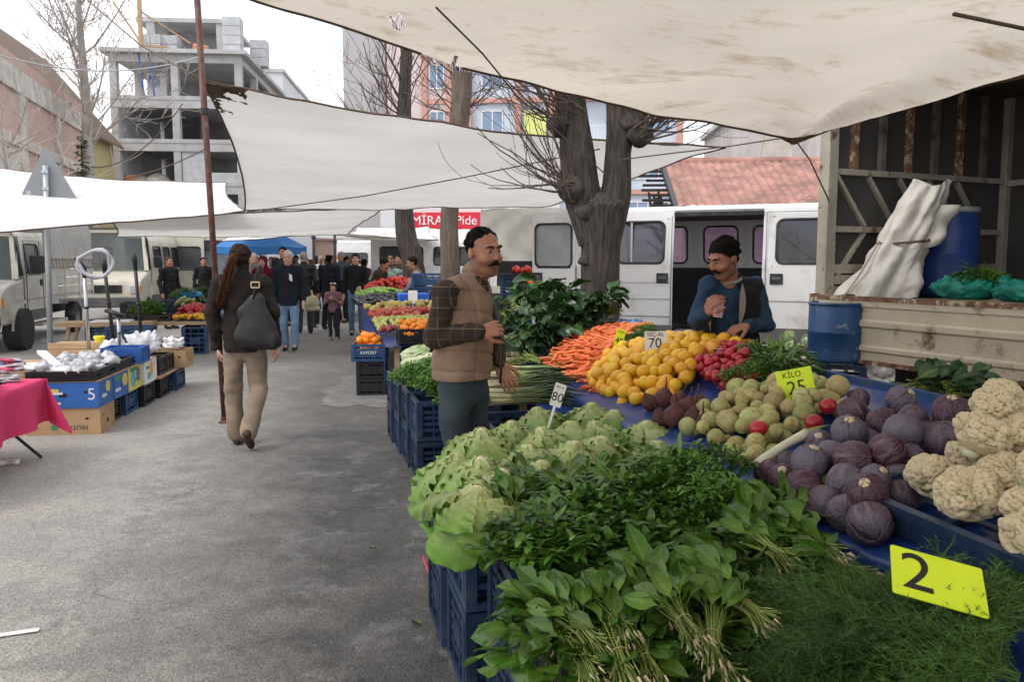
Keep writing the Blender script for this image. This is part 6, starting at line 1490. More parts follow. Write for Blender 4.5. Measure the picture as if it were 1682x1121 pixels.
cau = [(1645,655,.30,.095,'topmost cauliflower at the back of the pile'),(1614,705,.26,.094,'round cauliflower on top in the middle'),(1680,705,.24,.085,'cauliflower cut by the right edge, upper'),(1530,775,.13,.088,'leftmost cauliflower next to the red cabbages'),(1592,805,.15,.102,'largest cauliflower at the front with leaves showing'),(1655,775,.16,.09,'cauliflower right of the largest one'),(1585,745,.12,.075,'small cauliflower wedged in the middle of the pile'),(1690,830,.14,.085,'cauliflower at the right edge, middle height'),(1685,880,.12,.08,'lowest cauliflower at the right edge'),(1720,770,.2,.09,'cauliflower mostly outside the right edge'),(1640,735,.12,.08,'cauliflower hidden under the top ones')]
rl = random.Random(9)
for i,(px_,py_,dz,r_,lb) in enumerate(cau):
    p = SURF(px_,py_+8,dz);t = thing('cauliflower',lb,'cauliflower',p,(R(rl.uniform(5,50)),R(rl.uniform(-25,25)),R(rl.uniform(-30,30))),'cauliflowers piled in the blue tray');t.scale = (r_*.78,)*3
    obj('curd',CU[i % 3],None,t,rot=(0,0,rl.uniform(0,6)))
    for k in range(7):a = 2*PI*k/7+rl.uniform(-.3,.3);obj('leaf',rl.choice(CLV),None,t,(-math.sin(a)*.45,math.cos(a)*.45,-.72),(rl.uniform(-.35,.1),0,a),rl.uniform(.85,1.2))
    m = MB();m.lathe([(.3,-1.05),(.34,-.9),(.4,-.5)],14);m.build('stalk',pm('cauli_stalk',(.5,.52,.34),.6) if i == 0 else bpy.data.materials['cauli_stalk'],t,True)
# upturned trays holding the cauliflowers
q = SURF(1600,880);s_,t_ = toST(q)
crate(ST(-1.72,1.37,zt(1.37)+.015),TH,(.62,.96,.09),BC,'flat blue tray under the cauliflowers',name='tray').rotation_euler = (0,-R(13.5),TH)
# ------------------------------------------------------------------ price cards
def card(p,w_,h_,rot,lines,mat,label,stick=.14,stickmat=None,txtrot=0.0,name='price_card'):
    t = thing(name,label,'price tag',p,rot)
    m = MB();m.prism(rrect(-w_/2,w_/2,0,h_,.006,3),1,-.0015,.0015);m.build('card',mat,t,fix=True)
    for (txt,size,x,z) in lines:obj('lettering',curve_text(txt,size,.0004),MT['ink'],t,(x,-.0024,z),(PI/2,0,txtrot))
    if stick:m = MB();m.box2((-.006,-.002,-stick),(.006,.002,.0));m.build('stick',stickmat or mat,t)
    return t
card(PD(1077,578,5.0),.135,.125,(R(-6),0,R(4)),[('SEÇ-AL',.034,0,.105),('70.',.085,.005,.05)],MT['white_paper'],'white price card reading SEÇ-AL 70 above the lemons')
card(PD(1312,654,3.6),.155,.13,(R(-8),R(-12),R(-8)),[('KİLO',.034,-.01,.105),('25.',.085,.01,.045)],MT['yellow_card'],'lime yellow card reading KİLO 25 on the turnips')
card(PD(911,668,3.95),.058,.115,(R(-10),R(20),R(10)),[('80',.062,0,.045),('SEÇ AL',.014,0,.097)],MT['white_paper'],'small white price card reading 80 stuck between the lettuces',.12)
card(PD(1014,572,5.7),.066,.135,(R(-5),R(15),R(10)),[('40',.06,0,.05),('KİLO',.02,0,.115)],MT['yellow_card'],'small lime price card reading 40 on the carrots',.13)
card(PD(868,480,7.3),.06,.10,(0,R(4),0),[('50',.04,0,.05)],MT['orange_card'],'small orange price card on top of the chard pile',.1)
c2 = card(GZ(1545,996,.80),.20,.14,(R(-60),R(12),R(-14)),[('2',.15,-.045,.07)],MT['yellow_card'],'large lime card reading 2 half buried in the dill',0)
m = MB();a,b = SURF(1155,785,.06),SURF(1195,747,.14);tag(m.tube([Vector((0,0,0)),b-a],.004,8).build('metal_spike',MT['galv'],None,True,loc=a),'thin metal spike leaning between the cress and turnips','spike')
# ------------------------------------------------------------------ spring onions
ON = leafmat('onion_green',(.30,.36,.16),(.022,.06,.018),.4,.15,.3,.012);OW = pm('onion_root',(.50,.38,.20),.85,.3,40,.6,90);OB = pm('onion_white',(.62,.58,.38),.4,.15,20)
rl = random.Random(6)
for i,(px_,py_,z,hd) in enumerate(((815,640,.80,-80),(820,655,.78,-72),(812,625,.78,-88),(830,665,.76,-66),(850,615,.80,-84),(835,600,.77,-92),(870,640,.74,-76),(860,590,.78,-98))):
    t = thing('spring_onions','bundle of spring onions with tan roots, '+('on top in the middle','on top towards the lettuces','on top by the vest','front, nearest the lettuces','behind, roots hidden','behind by the hand','low by the lettuces','back row beneath the chard')[i],'spring onion',GZ(px_,py_,z-.03),(rl.uniform(-.05,.1),rl.uniform(-.3,.3),R(hd)),'spring onion bundles')
    b = LB();w_ = MB();rt = MB()
    for k in range(26):
        a = rl.uniform(0,6.28);q = rl.uniform(0,1)**.5*.035;x,zz = math.cos(a)*q,math.sin(a)*q*.8+.03;fx = rl.uniform(1.0,2.6);L = rl.uniform(.38,.55)
        w_.tube([(x*1.3,-.10,zz),(x*1.2,-.085,zz),(x,.03,zz)],[.009,.008,.005],6)
        o_ = len(b.v);pts = [Vector((x,.03,zz)),Vector((x*1.1,.18,zz*1.1)),Vector((x*fx*1.2,.18+(L-.18)*.5,zz*1.3+rl.uniform(-.02,.02))),Vector((x*fx*2,L,zz*.9-.02+rl.uniform(-.03,.02)))]
        b.tube(pts,[.0052,.0055,.005,.0015],5,cap=False);b.uw += [(u,.5) for u in (0.0,.45,.9,1.0) for _ in range(5)]
        for j in range(9):rt.tube([(x*1.3,-.10,zz),(x*1.3+rl.uniform(-.012,.012),-.125,zz+rl.uniform(-.012,.012)),(x*1.3+rl.uniform(-.02,.02),-.15+rl.uniform(-.01,.01),zz+rl.uniform(-.025,.012))],.0011,3,cap=False)
    me = b.mesh('leaves');me.materials.append(ON);obj('leaves',me,None,t)['kind'] = 'stuff';w_.build('bulbs',OB,t,True)['kind'] = 'stuff';rt.build('roots',OW,t,True)['kind'] = 'stuff'
# ------------------------------------------------------------------ dark chard pile
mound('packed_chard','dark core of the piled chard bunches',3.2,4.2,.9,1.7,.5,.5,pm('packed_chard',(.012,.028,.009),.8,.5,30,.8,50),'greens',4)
rl = random.Random(41);k = 0
rows_ = ['at the foot','in the lower row','in the middle row','in the upper row','at the crest']
ch = [(835,590,1.0,5.7),(880,585,1.0,5.6),(905,575,.9,5.9),(945,560,.9,6.1),(830,550,1.1,6.0),(870,545,1.1,5.9),(910,545,1.1,5.9),(950,540,1.1,6.0),(985,515,1.0,6.5),(995,540,.9,6.5),(825,515,1.2,6.3),(860,505,1.2,6.3),(900,500,1.2,6.2),(940,505,1.2,6.3),(965,500,1.2,6.4),(845,490,1.2,6.6),(880,482,1.2,6.6),(915,475,1.2,6.6),(900,462,1.2,6.9),(935,482,1.2,6.8),(870,470,1.2,6.9),(1000,500,1.1,6.2),(985,490,1.1,6.3)]
for i,(px_,py_,sc,D) in enumerate(ch):
    p = PD(px_,py_+14,D+.55);bunch(p,(rl.uniform(-.5,.3),rl.uniform(-.4,.4),R(rl.uniform(100,260))),SLD,f"dark glossy chard bunch {rows_[min(4, int((600-py_)/28))]} of the pile, {('far left', 'left', 'centre left', 'centre right', 'right', 'far right')[min(5, int((px_-820)/32))]}{' behind' if D > 6.5 else ''}",rl,20,sc*1.12,'dark chard bunches','chard_bunch',False,1.3,'chard')
# behind: celery, blue bag, leafy herbs beside the lemons
m = MB();m.grid(lambda u,v:PD(1018+u*38,527+v*24,6.6)+Vector((0,.06*math.sin(u*9)+.04*math.sin(v*7+u*5),.015*math.sin(u*14))),20,14);m.grid(lambda u,v:PD(1018+u*38,527+v*24,6.6)+Vector((0,.16+.02*math.sin(u*9),0)),12,8);tag(m.build('plastic_bag',pm('bag_blue',(.12,.38,.72),.35,.2,8,.5,20,transl=.3),None,True),'light blue plastic bag lying behind the carrots','bag')
for i,(px_,py_,D) in enumerate(((1050,565,5.9),(1040,580,5.6),(1060,550,6.1))):herb(PD(px_,py_+8,D),0,'parsley','dark parsley sprig between carrots and lemons, '+('middle','lower','upper')[i],random.Random(i),.8,'parsley between carrots and lemons')
# leafy greens beyond the table under the truck
crate(ST(-.55,2.42,.55),TH+.5,(.6,.4,.2),BCL,'blue crate of dark greens below the truck side board')
crate(ST(-.55,2.42,.25),TH+.5,(.6,.4,.29),BCL,'empty blue crate supporting the greens below the truck')
crate(ST(-.55,2.42,.0),TH+.5,(.6,.4,.245),BCL,'lowest blue crate below the truck greens')
for i,(px_,py_) in enumerate(((1480,640),(1530,640),(1570,645),(1510,655),(1555,660))):
    p = PD(px_,py_+8,4.1);bunch(p,(0,.1,R(-80+i*6)),SLD,'dark leafy greens below the truck board, '+('leftmost','middle back','rightmost','middle front','right front')[i],random.Random(i),16,.95,'greens below the truck','greens_bunch',True,.6,'greens')
# blue cut barrel on dark crates left of the truck, pale lettuces behind
q = PD(1375,560,6.15);bl = thing('barrel','blue barrel half hidden behind the corner of the truck','barrel',(q.x,q.y,.80),0);m = MB();m.lathe([(.17,0),(.21,.01),(.215,.03),(.21,.05),(.21,.22),(.217,.23),(.21,.24),(.208,.42),(.20,.43)],32,closed=False);m.lathe([(0,.01),(.2,.012)],32,closed=False);m.build('body',pm('barrel_blue2',(.014,.055,.15),.4,.25,5,dirt=(.3,.33,.36),dscale=7,dlo=.6,dhi=.68),bl,True)
m = MB();m.lathe([(.2,.425),(.215,.43),(.215,.445),(.2,.45)],32,closed=False);m.build('rim',MT['blue_crate_light'],bl,True)
for k in range(2):crate((q.x,q.y,k*.4),R(-25),(.42,.36,.397),BC,f"dark blue crate, {'bottom' if k == 0 else 'top'} beneath the barrel by the truck",text='VATAN' if k else None)
q = PD(1300,580,7.0)
for k in range(2):crate((q.x,q.y+.1,k*.34),R(10),(.6,.4,.335),BC,f"dark crate, {'bottom' if k == 0 else 'top'} under the pale lettuces behind the scale")
LETP = leafmat('pale_lettuce',(.62,.66,.42),(.36,.48,.20),.45,.3,.12,.01,(.66,.68,.5))
LVP = variants(4,lambda b,r:b.leaf((0,0,0),(0,.4,.9),(0,-1,.2),r.uniform(.16,.2),r.uniform(.11,.15),'fan',-.9,.4,.01,8,3,r),LETP)
def headlet(p,rot,sc,label,group,r,name='pale_lettuce'):
    t = thing(name,label,'lettuce',p,rot,group);t.scale = (sc,)*3
    m = MB();m.ell((0,0,.085),(.055,.055,.09),14,10);m.build('heart',LETP,t,True)
    for k in range(11):a = 2*PI*k/5.5+r.uniform(-.2,.2);obj('leaf',r.choice(LVP),None,t,(-math.sin(a)*.03,math.cos(a)*.03,0),(r.uniform(-.25,.1),0,a))
rl = random.Random(2)
for i,(px_,py_) in enumerate(((1285,575),(1305,565),(1322,575),(1300,582))):headlet(PD(px_,py_+4,6.9),(rl.uniform(-.8,.8),rl.uniform(-.8,.8),0),.8,'pale green lettuce head behind the scale, '+('left','top','right','front')[i],'pale lettuces behind the scale',rl)
# weighing scale pan
q = PD(1217,577,4.85);sc_ = thing('scale','steel weighing scale tray in front of the man in blue','scale',(q.x,q.y,q.z-.10),R(-6))
m = MB();m.box2((-.13,-.10,0),(.13,.10,.06));m.build('base',pm('scale_grey',(.4,.4,.41),.5),sc_,bevel=.01);m = MB();m.box2((-.03,-.03,.06),(.03,.03,.085));m.build('neck',MT['dark_metal'],sc_)
m = MB();m.add([(-.16,-.12,.088),(.16,-.12,.088),(.16,.12,.088),(-.16,.12,.088),(-.185,-.145,.125),(.185,-.145,.125),(.185,.145,.125),(-.185,.145,.125)],[(0,3,2,1),(0,1,5,4),(1,2,6,5),(2,3,7,6),(3,0,4,7)]);o = m.build('pan',pm('steel_pan',(.6,.6,.6),.25,.1,metal=.9),sc_);md = o.modifiers.new('s','SOLIDIFY');md.thickness = .003
# ================================================================== LEFT STALLS
PK = pm('pink_cloth',(.62,.035,.13),.8,.12,3,.25,150)
tx = thing('cloth_table','folding table under pink cloth at the left picture edge','table',GZ(100,622,.62)-Vector((.13,0,.62)),R(10))
# local: +x right (street side), +y away ; table spans x -1.6..0, y -1.6..0
def cloth(u,v):
    a = u*2.2;y = -1.7+1.7*v
    if a < 1.75:return (-1.75+a,y,.62+.003*math.sin(a*9+v*7))
    h = a-1.75;return (0+.03*math.sin(v*17+h*2)*h*3+.02*h,y,.62-h*.78)
def cloth2(u,v):
    a = u*.45;x = -1.75+1.75*v;return (x+.02*math.sin(v*8),.0+.05*a+.05*math.sin(v*19)*a,.62-a*.78)
m = MB();m.grid(cloth,50,46);m.grid(cloth2,10,40)
m.grid(lambda u,v:(.0+.16*math.sin(PI*v)*u+.02*u,.0+.06*math.sin(v*PI*2)*u,.62-u*.36-(.10*u*(1-abs(2*v-1)))),12,12)
m.build('tablecloth',PK,tx,True)
for x in (-.1,-1.6):
    for y in (-.15,-1.5):
        m = MB();m.tube([(x-.45,y,.56),(x+.1,y,.01)],.013,8);m.build('leg',MT['dark_metal'],tx,True)
m = MB();m.box2((-1.7,-1.66,.58),(-.03,-.03,.612));m.build('board',MT['wood'],tx)
CUTL = [pm('pack_a',(.04,.04,.045),.35,.3,30),pm('pack_b',(.45,.45,.46),.3,.2,30),pm('pack_c',(.09,.07,.07),.4,.3,30)]
rl = random.Random(14)
M_ = Matrix.Translation(tx.location) @ Matrix.Rotation(R(10),4,'Z')
for k in range(90):
    x,y = -rl.uniform(.06,1.0),-rl.uniform(.05,1.6);L,w_ = rl.uniform(.14,.26),rl.uniform(.03,.07)
    m = MB();m.prism(rrect(-L/2,L/2,-w_/2,w_/2,.012,2),2,0,.012);t = thing('cutlery_pack','flat dark cutlery pack lying on the pink cloth table','cutlery',M_ @ Vector((x,y,.635+rl.uniform(0,.09))),(rl.uniform(-.2,.2),rl.uniform(-.2,.2),rl.uniform(-.6,.6)),'cutlery packs on the pink table')
    m.build('sleeve',CUTL[k % 3],t,fix=True);m = MB();m.prism(rrect(-L/2+.02,L/2-.02,-w_/4,w_/4,.006,2),2,.0125,.016);m.build('blade',CUTL[1],t,fix=True)
# banana boxes
def carton(loc,rz,d,mats,label,holes=True,flaps=False,text=None,open_=False,fill=None,cat='box',logos=(),group=None):
    t = thing('carton',label,cat,loc,rz,group);L,W_,H = d;th_ = .006
    for nm,a,b in (('front',(-L/2,-W_/2,0),(L/2,-W_/2+th_,H)),('back',(-L/2,W_/2-th_,0),(L/2,W_/2,H)),('side',(-L/2,-W_/2+th_,0),(-L/2+th_,W_/2-th_,H)),('side',(L/2-th_,-W_/2+th_,0),(L/2,W_/2-th_,H)),('bottom',(-L/2+th_,-W_/2+th_,0),(L/2-th_,W_/2-th_,th_))):
        m = MB();m.box2(a,b);m.build(nm+'_panel' if nm != 'bottom' else 'bottom',mats[1] if nm == 'side' else mats[0],t)
    if not open_:m = MB();m.box2((-L/2-.004,-W_/2-.004,H),(L/2+.004,W_/2+.004,H+th_));m.build('lid',mats[2] if len(mats) > 2 else mats[0],t)
    if holes:
        for (x,z,w_,h_) in ((0,H*.5,.07,.035),(-L*.32,H*.62,.03,.02),(L*.32,H*.62,.03,.02)):
            m = MB();m.prism(rrect(x-w_/2,x+w_/2,z-h_/2,z+h_/2,h_*.45,3),1,-W_/2-.0015,-W_/2+.001);m.build('hand_hole',MT['ink'],t,fix=True)
        for (y,z,w_,h_) in ((0,H*.4,.05,.04),(-W_*.3,H*.7,.02,.02),(W_*.3,H*.7,.02,.02)):
            m = MB();m.prism(rrect(y-w_/2,y+w_/2,z-h_/2,z+h_/2,h_*.4,3),0,L/2-.001,L/2+.0015);m.build('hand_hole',MT['ink'],t,fix=True)
    if text:obj('lettering',curve_text(text[0],text[1],.0005),text[2],t,(text[3],-W_/2-.002,text[4]),(PI/2,text[5],0))
    for (kind,mt,x,z,sx,sz,face) in logos:
        m = MB();pr = rrect(-sx/2,sx/2,-sz/2,sz/2,min(sx,sz)*.48,5) if kind == 'blob' else rrect(-sx/2,sx/2,-sz/2,sz/2,.004,2)
        if face == 0:m.prism([(x+a,z+b) for a,b in pr],1,-W_/2-.002,-W_/2+.001)
        else:m.prism([(x+a,z+b) for a,b in pr],0,L/2-.001,L/2+.002)
        m.build('print',mt,t,fix=True)
    return t
BLUEC = pm('print_blue',(.03,.12,.38),.5,.15,6);YELC = pm('print_yellow',(.62,.50,.12),.5,.1,6);TEAL = pm('print_teal',(.08,.40,.42),.5,.1,6);GREC = pm('print_green',(.05,.22,.10),.5,.1,6);WHC = pm('print_white',(.68,.68,.66),.5,.05);ORC = pm('print_orange',(.75,.33,.06),.5,.1);INKC = pm('print_ink',(.07,.05,.04),.6)
f0 = GZ(108,716);aL = R(9)
def LB_(x,y,z=0):return Matrix.Translation(f0) @ Matrix.Rotation(aL,4,'Z') @ Vector((x,y,z))   # left stall frame: x right, y away
carton(LB_(-.02,.22),aL,(.62,.40,.235),(MT['card'],MT['card']),'brown fruit carton printed FRUTA upside down on the ground',text=('FRUTA',.055,INKC,.12,.07,PI),logos=(('blob',GREC,-.08,.07,.06,.05,0),))
carton(LB_(-.01,.21,.243),aL,(.60,.40,.235),(BLUEC,BLUEC,MT['card']),'blue printed banana carton at the near end of the left stall',text=('5',.15,WHC,.24,.12,0),logos=(('blob',YELC,-.08,.16,.10,.03,0),('rect',WHC,-.08,.135,.16,.02,0),('rect',WHC,-.08,.045,.12,.02,0),('blob',YELC,.06,.16,.12,.1,1),('rect',WHC,-.05,.09,.12,.03,1)))
carton(LB_(.03,.66,.243),aL,(.52,.44,.235),(BLUEC,BLUEC,MT['card']),'blue and yellow carton second from the near end of the left stall',logos=(('blob',YELC,.12,.15,.16,.12,1),('rect',WHC,-.1,.08,.16,.03,1),('blob',GREC,-.1,.19,.2,.05,1)))
carton(LB_(.06,1.13,.243),aL,(.46,.46,.235),(YELC,YELC,MT['card']),'yellow and teal carton third in the left stall',logos=(('blob',TEAL,-.08,.12,.16,.17,1),('blob',BLUEC,.1,.14,.13,.14,1),('blob',WHC,.1,.14,.10,.06,1),('blob',GREC,-.05,.21,.26,.04,1)))
carton(LB_(.10,1.63,.243),aL,(.42,.48,.25),(WHC,WHC,MT['card']),'white carton with orange and green print in the left stall',logos=(('blob',ORC,.02,.15,.12,.17,1),('blob',GREC,-.12,.17,.12,.03,1),('rect',TEAL,-.08,.08,.1,.07,1)))
for i,(x,y,mt,lb) in enumerate(((.0,.68,BP,'black crate under the second carton of the left stall'),(.03,1.15,BCL,'blue crate under the yellow carton of the left stall'),(.08,1.62,BP,'black crate under the white carton of the left stall'),(.1,2.2,BP,'black crate under the plank beside the white carton'),(.15,2.75,BCL,'blue crate at the far end under the plank'))):
    crate(LB_(x,y),aL+PI/2,(.42,.42,.238),mt,lb,'low crates under the left stall')
m = MB();m.box2((-.25,-.62,0),(.25,.62,.022));tag(m.build('plank',MT['wood'],None,loc=LB_(.1,2.45,.243),rot=(0,0,aL)),'thin wooden plank resting on the low crates of the left stall','plank')
for i,(y,mt,lb) in enumerate(((2.1,BP,'black crate of small wares on the plank, near one'),(2.45,BP,'black crate of small wares on the plank, far one'))):
    crate(LB_(.14,y,.266),aL+PI/2,(.32,.36,.2),mt,lb,'crates on the plank')
carton(LB_(.24,2.85,.266),aL,(.42,.42,.21),(MT['card'],MT['card']),'plain brown carton at the far end of the left stall',open_=True)
# black tray rim with wares on the near cartons
for y in (.3,.9):
    crate(LB_(-.02,y,.487),aL+PI/2,(.6,.58,.09),BP,'low black tray of wrapped wares on the '+('blue' if y < .5 else 'middle')+' cartons',name='tray')
crate(LB_(.12,1.42,.486),aL+PI/2,(.34,.4,.17),BCB,'bright blue crate of wares standing on the cartons')
carton(LB_(-.55,.30,.42),aL+R(15),(.52,.36,.15),(MT['card'],MT['card']),'open brown carton with red white packets left of the wares',open_=True,holes=False,logos=(('blob',INKC,-.12,.06,.09,.08,0),('blob',WHC,.06,.06,.11,.05,0)))
m = MB();m.box2((-.9,.0,0),(.2,2.4,.40));tag(m.build('trestle',MT['wood'],None,loc=LB_(-.45,.2),rot=(0,0,aL)),'low wooden trestle behind the cartons of the left stall','trestle')
rl = random.Random(20)
WRAP = pm('clear_wrap',(.55,.56,.58),.2,.35,14,.8,25,spec=.7,transl=.2);PKT = [pm('pkt%d' % i,c,.4,.2,12) for i,c in enumerate(((.62,.12,.2),(.2,.3,.6),(.6,.6,.65)))]
for k in range(16):
    p = LB_(-.7+rl.uniform(0,.3),.2+rl.uniform(0,.22),.47+.012*k);m = MB();m.prism(rrect(-.06,.06,-.09,.09,.02,3),2,0,.022);tag(m.build('packet',PKT[k % 3],None,loc=p,rot=(rl.uniform(-.2,.2),rl.uniform(-.2,.2),rl.uniform(0,3)),fix=True),'small glossy '+('red','blue','white')[k % 3]+' packet in the open carton','packet',('red','blue','white')[k % 3]+' packets in the open carton')
for k in range(34):
    x,y = rl.uniform(-.28,.24),rl.uniform(.06,1.2);rr_ = rl.uniform(.04,.075);m = MB();m.ell((0,0,rr_*.8),(rr_*rl.uniform(.9,1.4),rr_,rr_*.85),16,11);sd_k = rl.random()*50
    m.v = [tuple(Vector(v)*(1+.35*mn.noise(Vector(v)*24+Vector((sd_k,0,0))))) for v in m.v]
    t = thing('wrapped_part','clear wrapped spare part in the black tray of the left stall','spare part',LB_(x,y,.50+rl.uniform(0,.06)),rl.uniform(0,6),'wrapped wares in the black trays');m.build('wrap',WRAP,t,True)
    m = MB();m.lathe([(rr_*.5,0),(rr_*.5,rr_*.5),(rr_*.3,rr_*.55),(rr_*.3,rr_*1.2)],10);m.build('fitting',MT['black_plastic'] if k % 2 else MT['white_plastic'],t,True)
for k in range(5):
    m = MB();a = LB_(rl.uniform(-.3,.1),rl.uniform(.0,.5),.58);m.tube([(0,0,0),(.03,.0,.01),(.26,.1,.05)],[.032,.03,.022],12);tag(m.build('white_pipe',MT['white_plastic'],None,True,loc=a,rot=(0,.2,rl.uniform(1.8,2.8))),'white plastic pipe fitting lying on the wares','pipe','white pipes on the wares')
m = MB();m.box2((-.05,-.22,0),(.03,.22,.025));tag(m.build('white_box',MT['white_plastic'],None,loc=LB_(-.22,.35,.64),rot=(.25,.1,aL+.7)),'long narrow white box slanting across the wrapped wares','box')
# crumpled white bags behind
for i,(x,y,z,r_) in enumerate(((.15,1.95,.52,.18),(-.1,1.75,.5,.15),(.05,2.3,.48,.13),(.22,3.0,.46,.12))):
    m = MB();m.ell((0,0,r_*.6),(r_,r_*.8,r_*.7),40,26);m.v = [tuple(Vector(v)*(.7+.6*abs(mn.noise(Vector(v)*9+Vector((i*9,0,0))))+.5*abs(mn.noise(Vector(v)*22)))) for v in m.v]
    tag(m.build('plastic_bag',MT['white_plastic'],None,True,loc=LB_(x,y,z)),'crumpled white plastic bag on the left stall, '+('largest','behind the wares','beside the black crate','in the plain carton')[i],'bag')
# crates, planks and bits standing behind the left stall
m = MB();bx_ = thing('wooden_box','pale wooden box behind the left stall with yellow cup on it','box',LB_(-.55,2.3),aL)
for k in range(3):mm = MB();mm.box2((-.35,-.2,.42+k*.075),(.35,-.185,.42+k*.075+.068));mm.build('slat',MT['wood'],bx_)
mm = MB();mm.box2((-.35,-.184,.0),(.35,.2,.62));mm.build('core',MT['wood'],bx_)
c_ = MB();c_.lathe([(.04,0),(.06,.06),(.062,.08),(.055,.08),(.036,.01)],16,closed=False);tag(c_.build('yellow_cup',pm('yellow_plastic',(.75,.68,.04),.4),None,True,loc=LB_(-.4,2.25,.62)),'yellow plastic cup standing on the wooden box','cup')
q = PD(195,500,13.5)
for k in range(2):crate((q.x-.2,q.y,k*.3),TH,STD,BCL,f"blue crate, {'bottom' if k == 0 else 'top'} beside the galvanised sign post")
# vacuum cleaner tubes and hose standing in the wares
GRH = pm('grey_hose',(.36,.37,.40),.45,.15,30);CHR = pm('chrome_tube',(.45,.46,.48),.28,.1,metal=.8)
def wand(px0,py0,px1,py1,D,mat,label,head):
    a,b = PD(px0,py0,D),PD(px1,py1,D);t = thing('vacuum_wand',label,'vacuum tube',a,0);d = b-a
    m = MB();m.tube([(0,0,0),d*.5,d*.9],.020,10);m.build('tube',mat,t,True);m = MB();m.tube([d*.5,d*.53],.026,10);m.build('joint',MT['black_plastic'],t,True)
    m = MB()
    if head == 'grip':m.tube([d*.88,d,d+Vector((-.05,0,.06)),d+Vector((-.10,0,.10))],[.022,.026,.024,.015],10)
    elif head == 'floor':m.box(d+Vector((-.03,0,.0)),(.20,.09,.035),(0,.35,0))
    else:m.tube([d*.88,d,d+Vector((-.01,0,.05))],[.022,.03,.028],10)
    m.build('head',MT['black_plastic'],t,True);return t
w1_ = wand(146,575,138,440,8.9,CHR,'chrome vacuum tube with black grip and looped grey hose','grip')
hp = []
for k in range(60):
    a = k/59*2*PI*1.85+2.6;p = PD(153+27*math.cos(a)+k*.08,433-22*math.sin(a),8.9+.06*math.sin(a*.5));hp.append(p+Vector((.012*math.sin(k*.9),0,.016*math.sin(k*.37)))-Vector(w1_.location))
m = MB();m.tube(hp,[.019+.0018*(k % 2) for k in range(60)],8);m.build('hose',GRH,w1_,True)
wand(187,565,171,435,9.2,MT['black_plastic'],'dark plastic vacuum tube standing behind the hose','end');wand(197,582,194,515,8.9,CHR,'short chrome tube with black floor nozzle on top','floor');wand(234,578,221,425,9.6,MT['black_plastic'],'long dark vacuum tube at the right of the wares','end')
# ------------------------------------------------------------------ second left stall: peppers and greens
q = GZ(312,583);s2 = thing('market_table','wooden stall table with red peppers and yellow lemons on the left','table',(q.x,q.y,0),TH)
m = MB();m.box2((-1.2,0,.50),(.35,3.2,.56));m.build('top',MT['wood'],s2)
m = MB();m.grid(lambda u,v:(-.2+.56*v,.0+3.1*u,.565+.12*v*0+.003*math.sin(u*40)),20,8);m.grid(lambda u,v:(.362+.01*math.sin(u*30),3.1*u,.565-.3*v),20,4);m.build('blue_sheet',MT['blue_sheet'],s2,True)
for x in (-1.1,.25):
    for y in (.1,3.0):m = MB();m.box2((x,y,0),(x+.06,y+.06,.5));m.build('leg',MT['wood'],s2)
for i in range(3):crate((Matrix.Translation((q.x,q.y,0)) @ Matrix.Rotation(TH,4,'Z')) @ Vector((.08,.35+i*.62,0)),TH+PI/2,(.6,.42,.46),BCL,'tall blue crate under the pepper table, '+('nearest','middle','farthest')[i],'crates under the pepper table')
def L2(x,y,z):return (Matrix.Translation((q.x,q.y,0)) @ Matrix.Rotation(TH,4,'Z')) @ Vector((x,y,z))
PEP = pm('red_pepper',(.42,.01,.012),.22,.15,6,rnd=.25,spec=.6);mp_ = bumpy(12,8,lambda v:Vector((v.x*(1-.25*max(0,-v.z)),v.y*(1-.25*max(0,-v.z)),v.z*1.2))*(1+.08*math.cos(3*math.atan2(v.y,v.x)))).mesh('pepper',True);mp_.materials.append(PEP)
rl = random.Random(8)
for k in range(70):
    x,y = rl.gauss(.02,.14),rl.gauss(.75,.26);z = .62+.16*max(0,1-((x)/.3)**2-((y-.75)/.55)**2)
    if abs(x) < .33 and .25 < y < 1.4:tag(obj('red_pepper',mp_,None,None,L2(x,y,z+.02),(rl.uniform(0,3),rl.uniform(0,3),0),rl.uniform(.04,.05)),'one of the red peppers heaped on the left stall','pepper','red peppers of the left stall')
for k in range(60):
    x,y = rl.uniform(-.25,.32),rl.uniform(.03,.3);tag(obj('lemon',LM[k % 3],None,None,L2(x,y,.60+rl.uniform(0,.05)+.05*(y)),(rl.uniform(0,3),rl.uniform(0,3),0),.034),'one of the small yellow lemons before the red peppers on the left stall','lemon','lemons of the left stall')
ZUC = pm('zucchini',(.40,.48,.22),.45,.2,8,stretch=(1,1,1),rnd=.15)
zm = MB();zm.tube([(0,-.15,0),(0,-.13,0),(0,0,.01),(0,.13,0),(0,.15,0)],[.012,.026,.03,.024,.012],10);zm = zm.mesh('zucchini',True);zm.materials.append(ZUC)
for k in range(9):tag(obj('courgette',zm,None,None,L2(-.22+rl.uniform(-.1,.1),1.25+rl.uniform(-.25,.25),.72+rl.uniform(0,.14)),(rl.uniform(-.6,-.2),0,rl.uniform(.3,.9)),1.25),'pale green courgette leaning in the left stall crate','courgette','courgettes of the left stall')
for i,(x,y,z,mt,lb) in enumerate(((-.55,1.4,.57,BC,'dark crate behind the courgettes'),(-.35,2.1,.57,BC,'dark crate behind the peppers'),(-.9,.9,.57,BP,'black crate with white goods on the left table'),(-.1,2.6,.57,BC,'far dark crate of aubergines on the left stall'),(-.6,.3,.57,BP,'low crate with green peppers on the left table'))):crate(L2(x,y,z),TH,(.6,.4,.28 if i != 4 else .1),mt,lb)
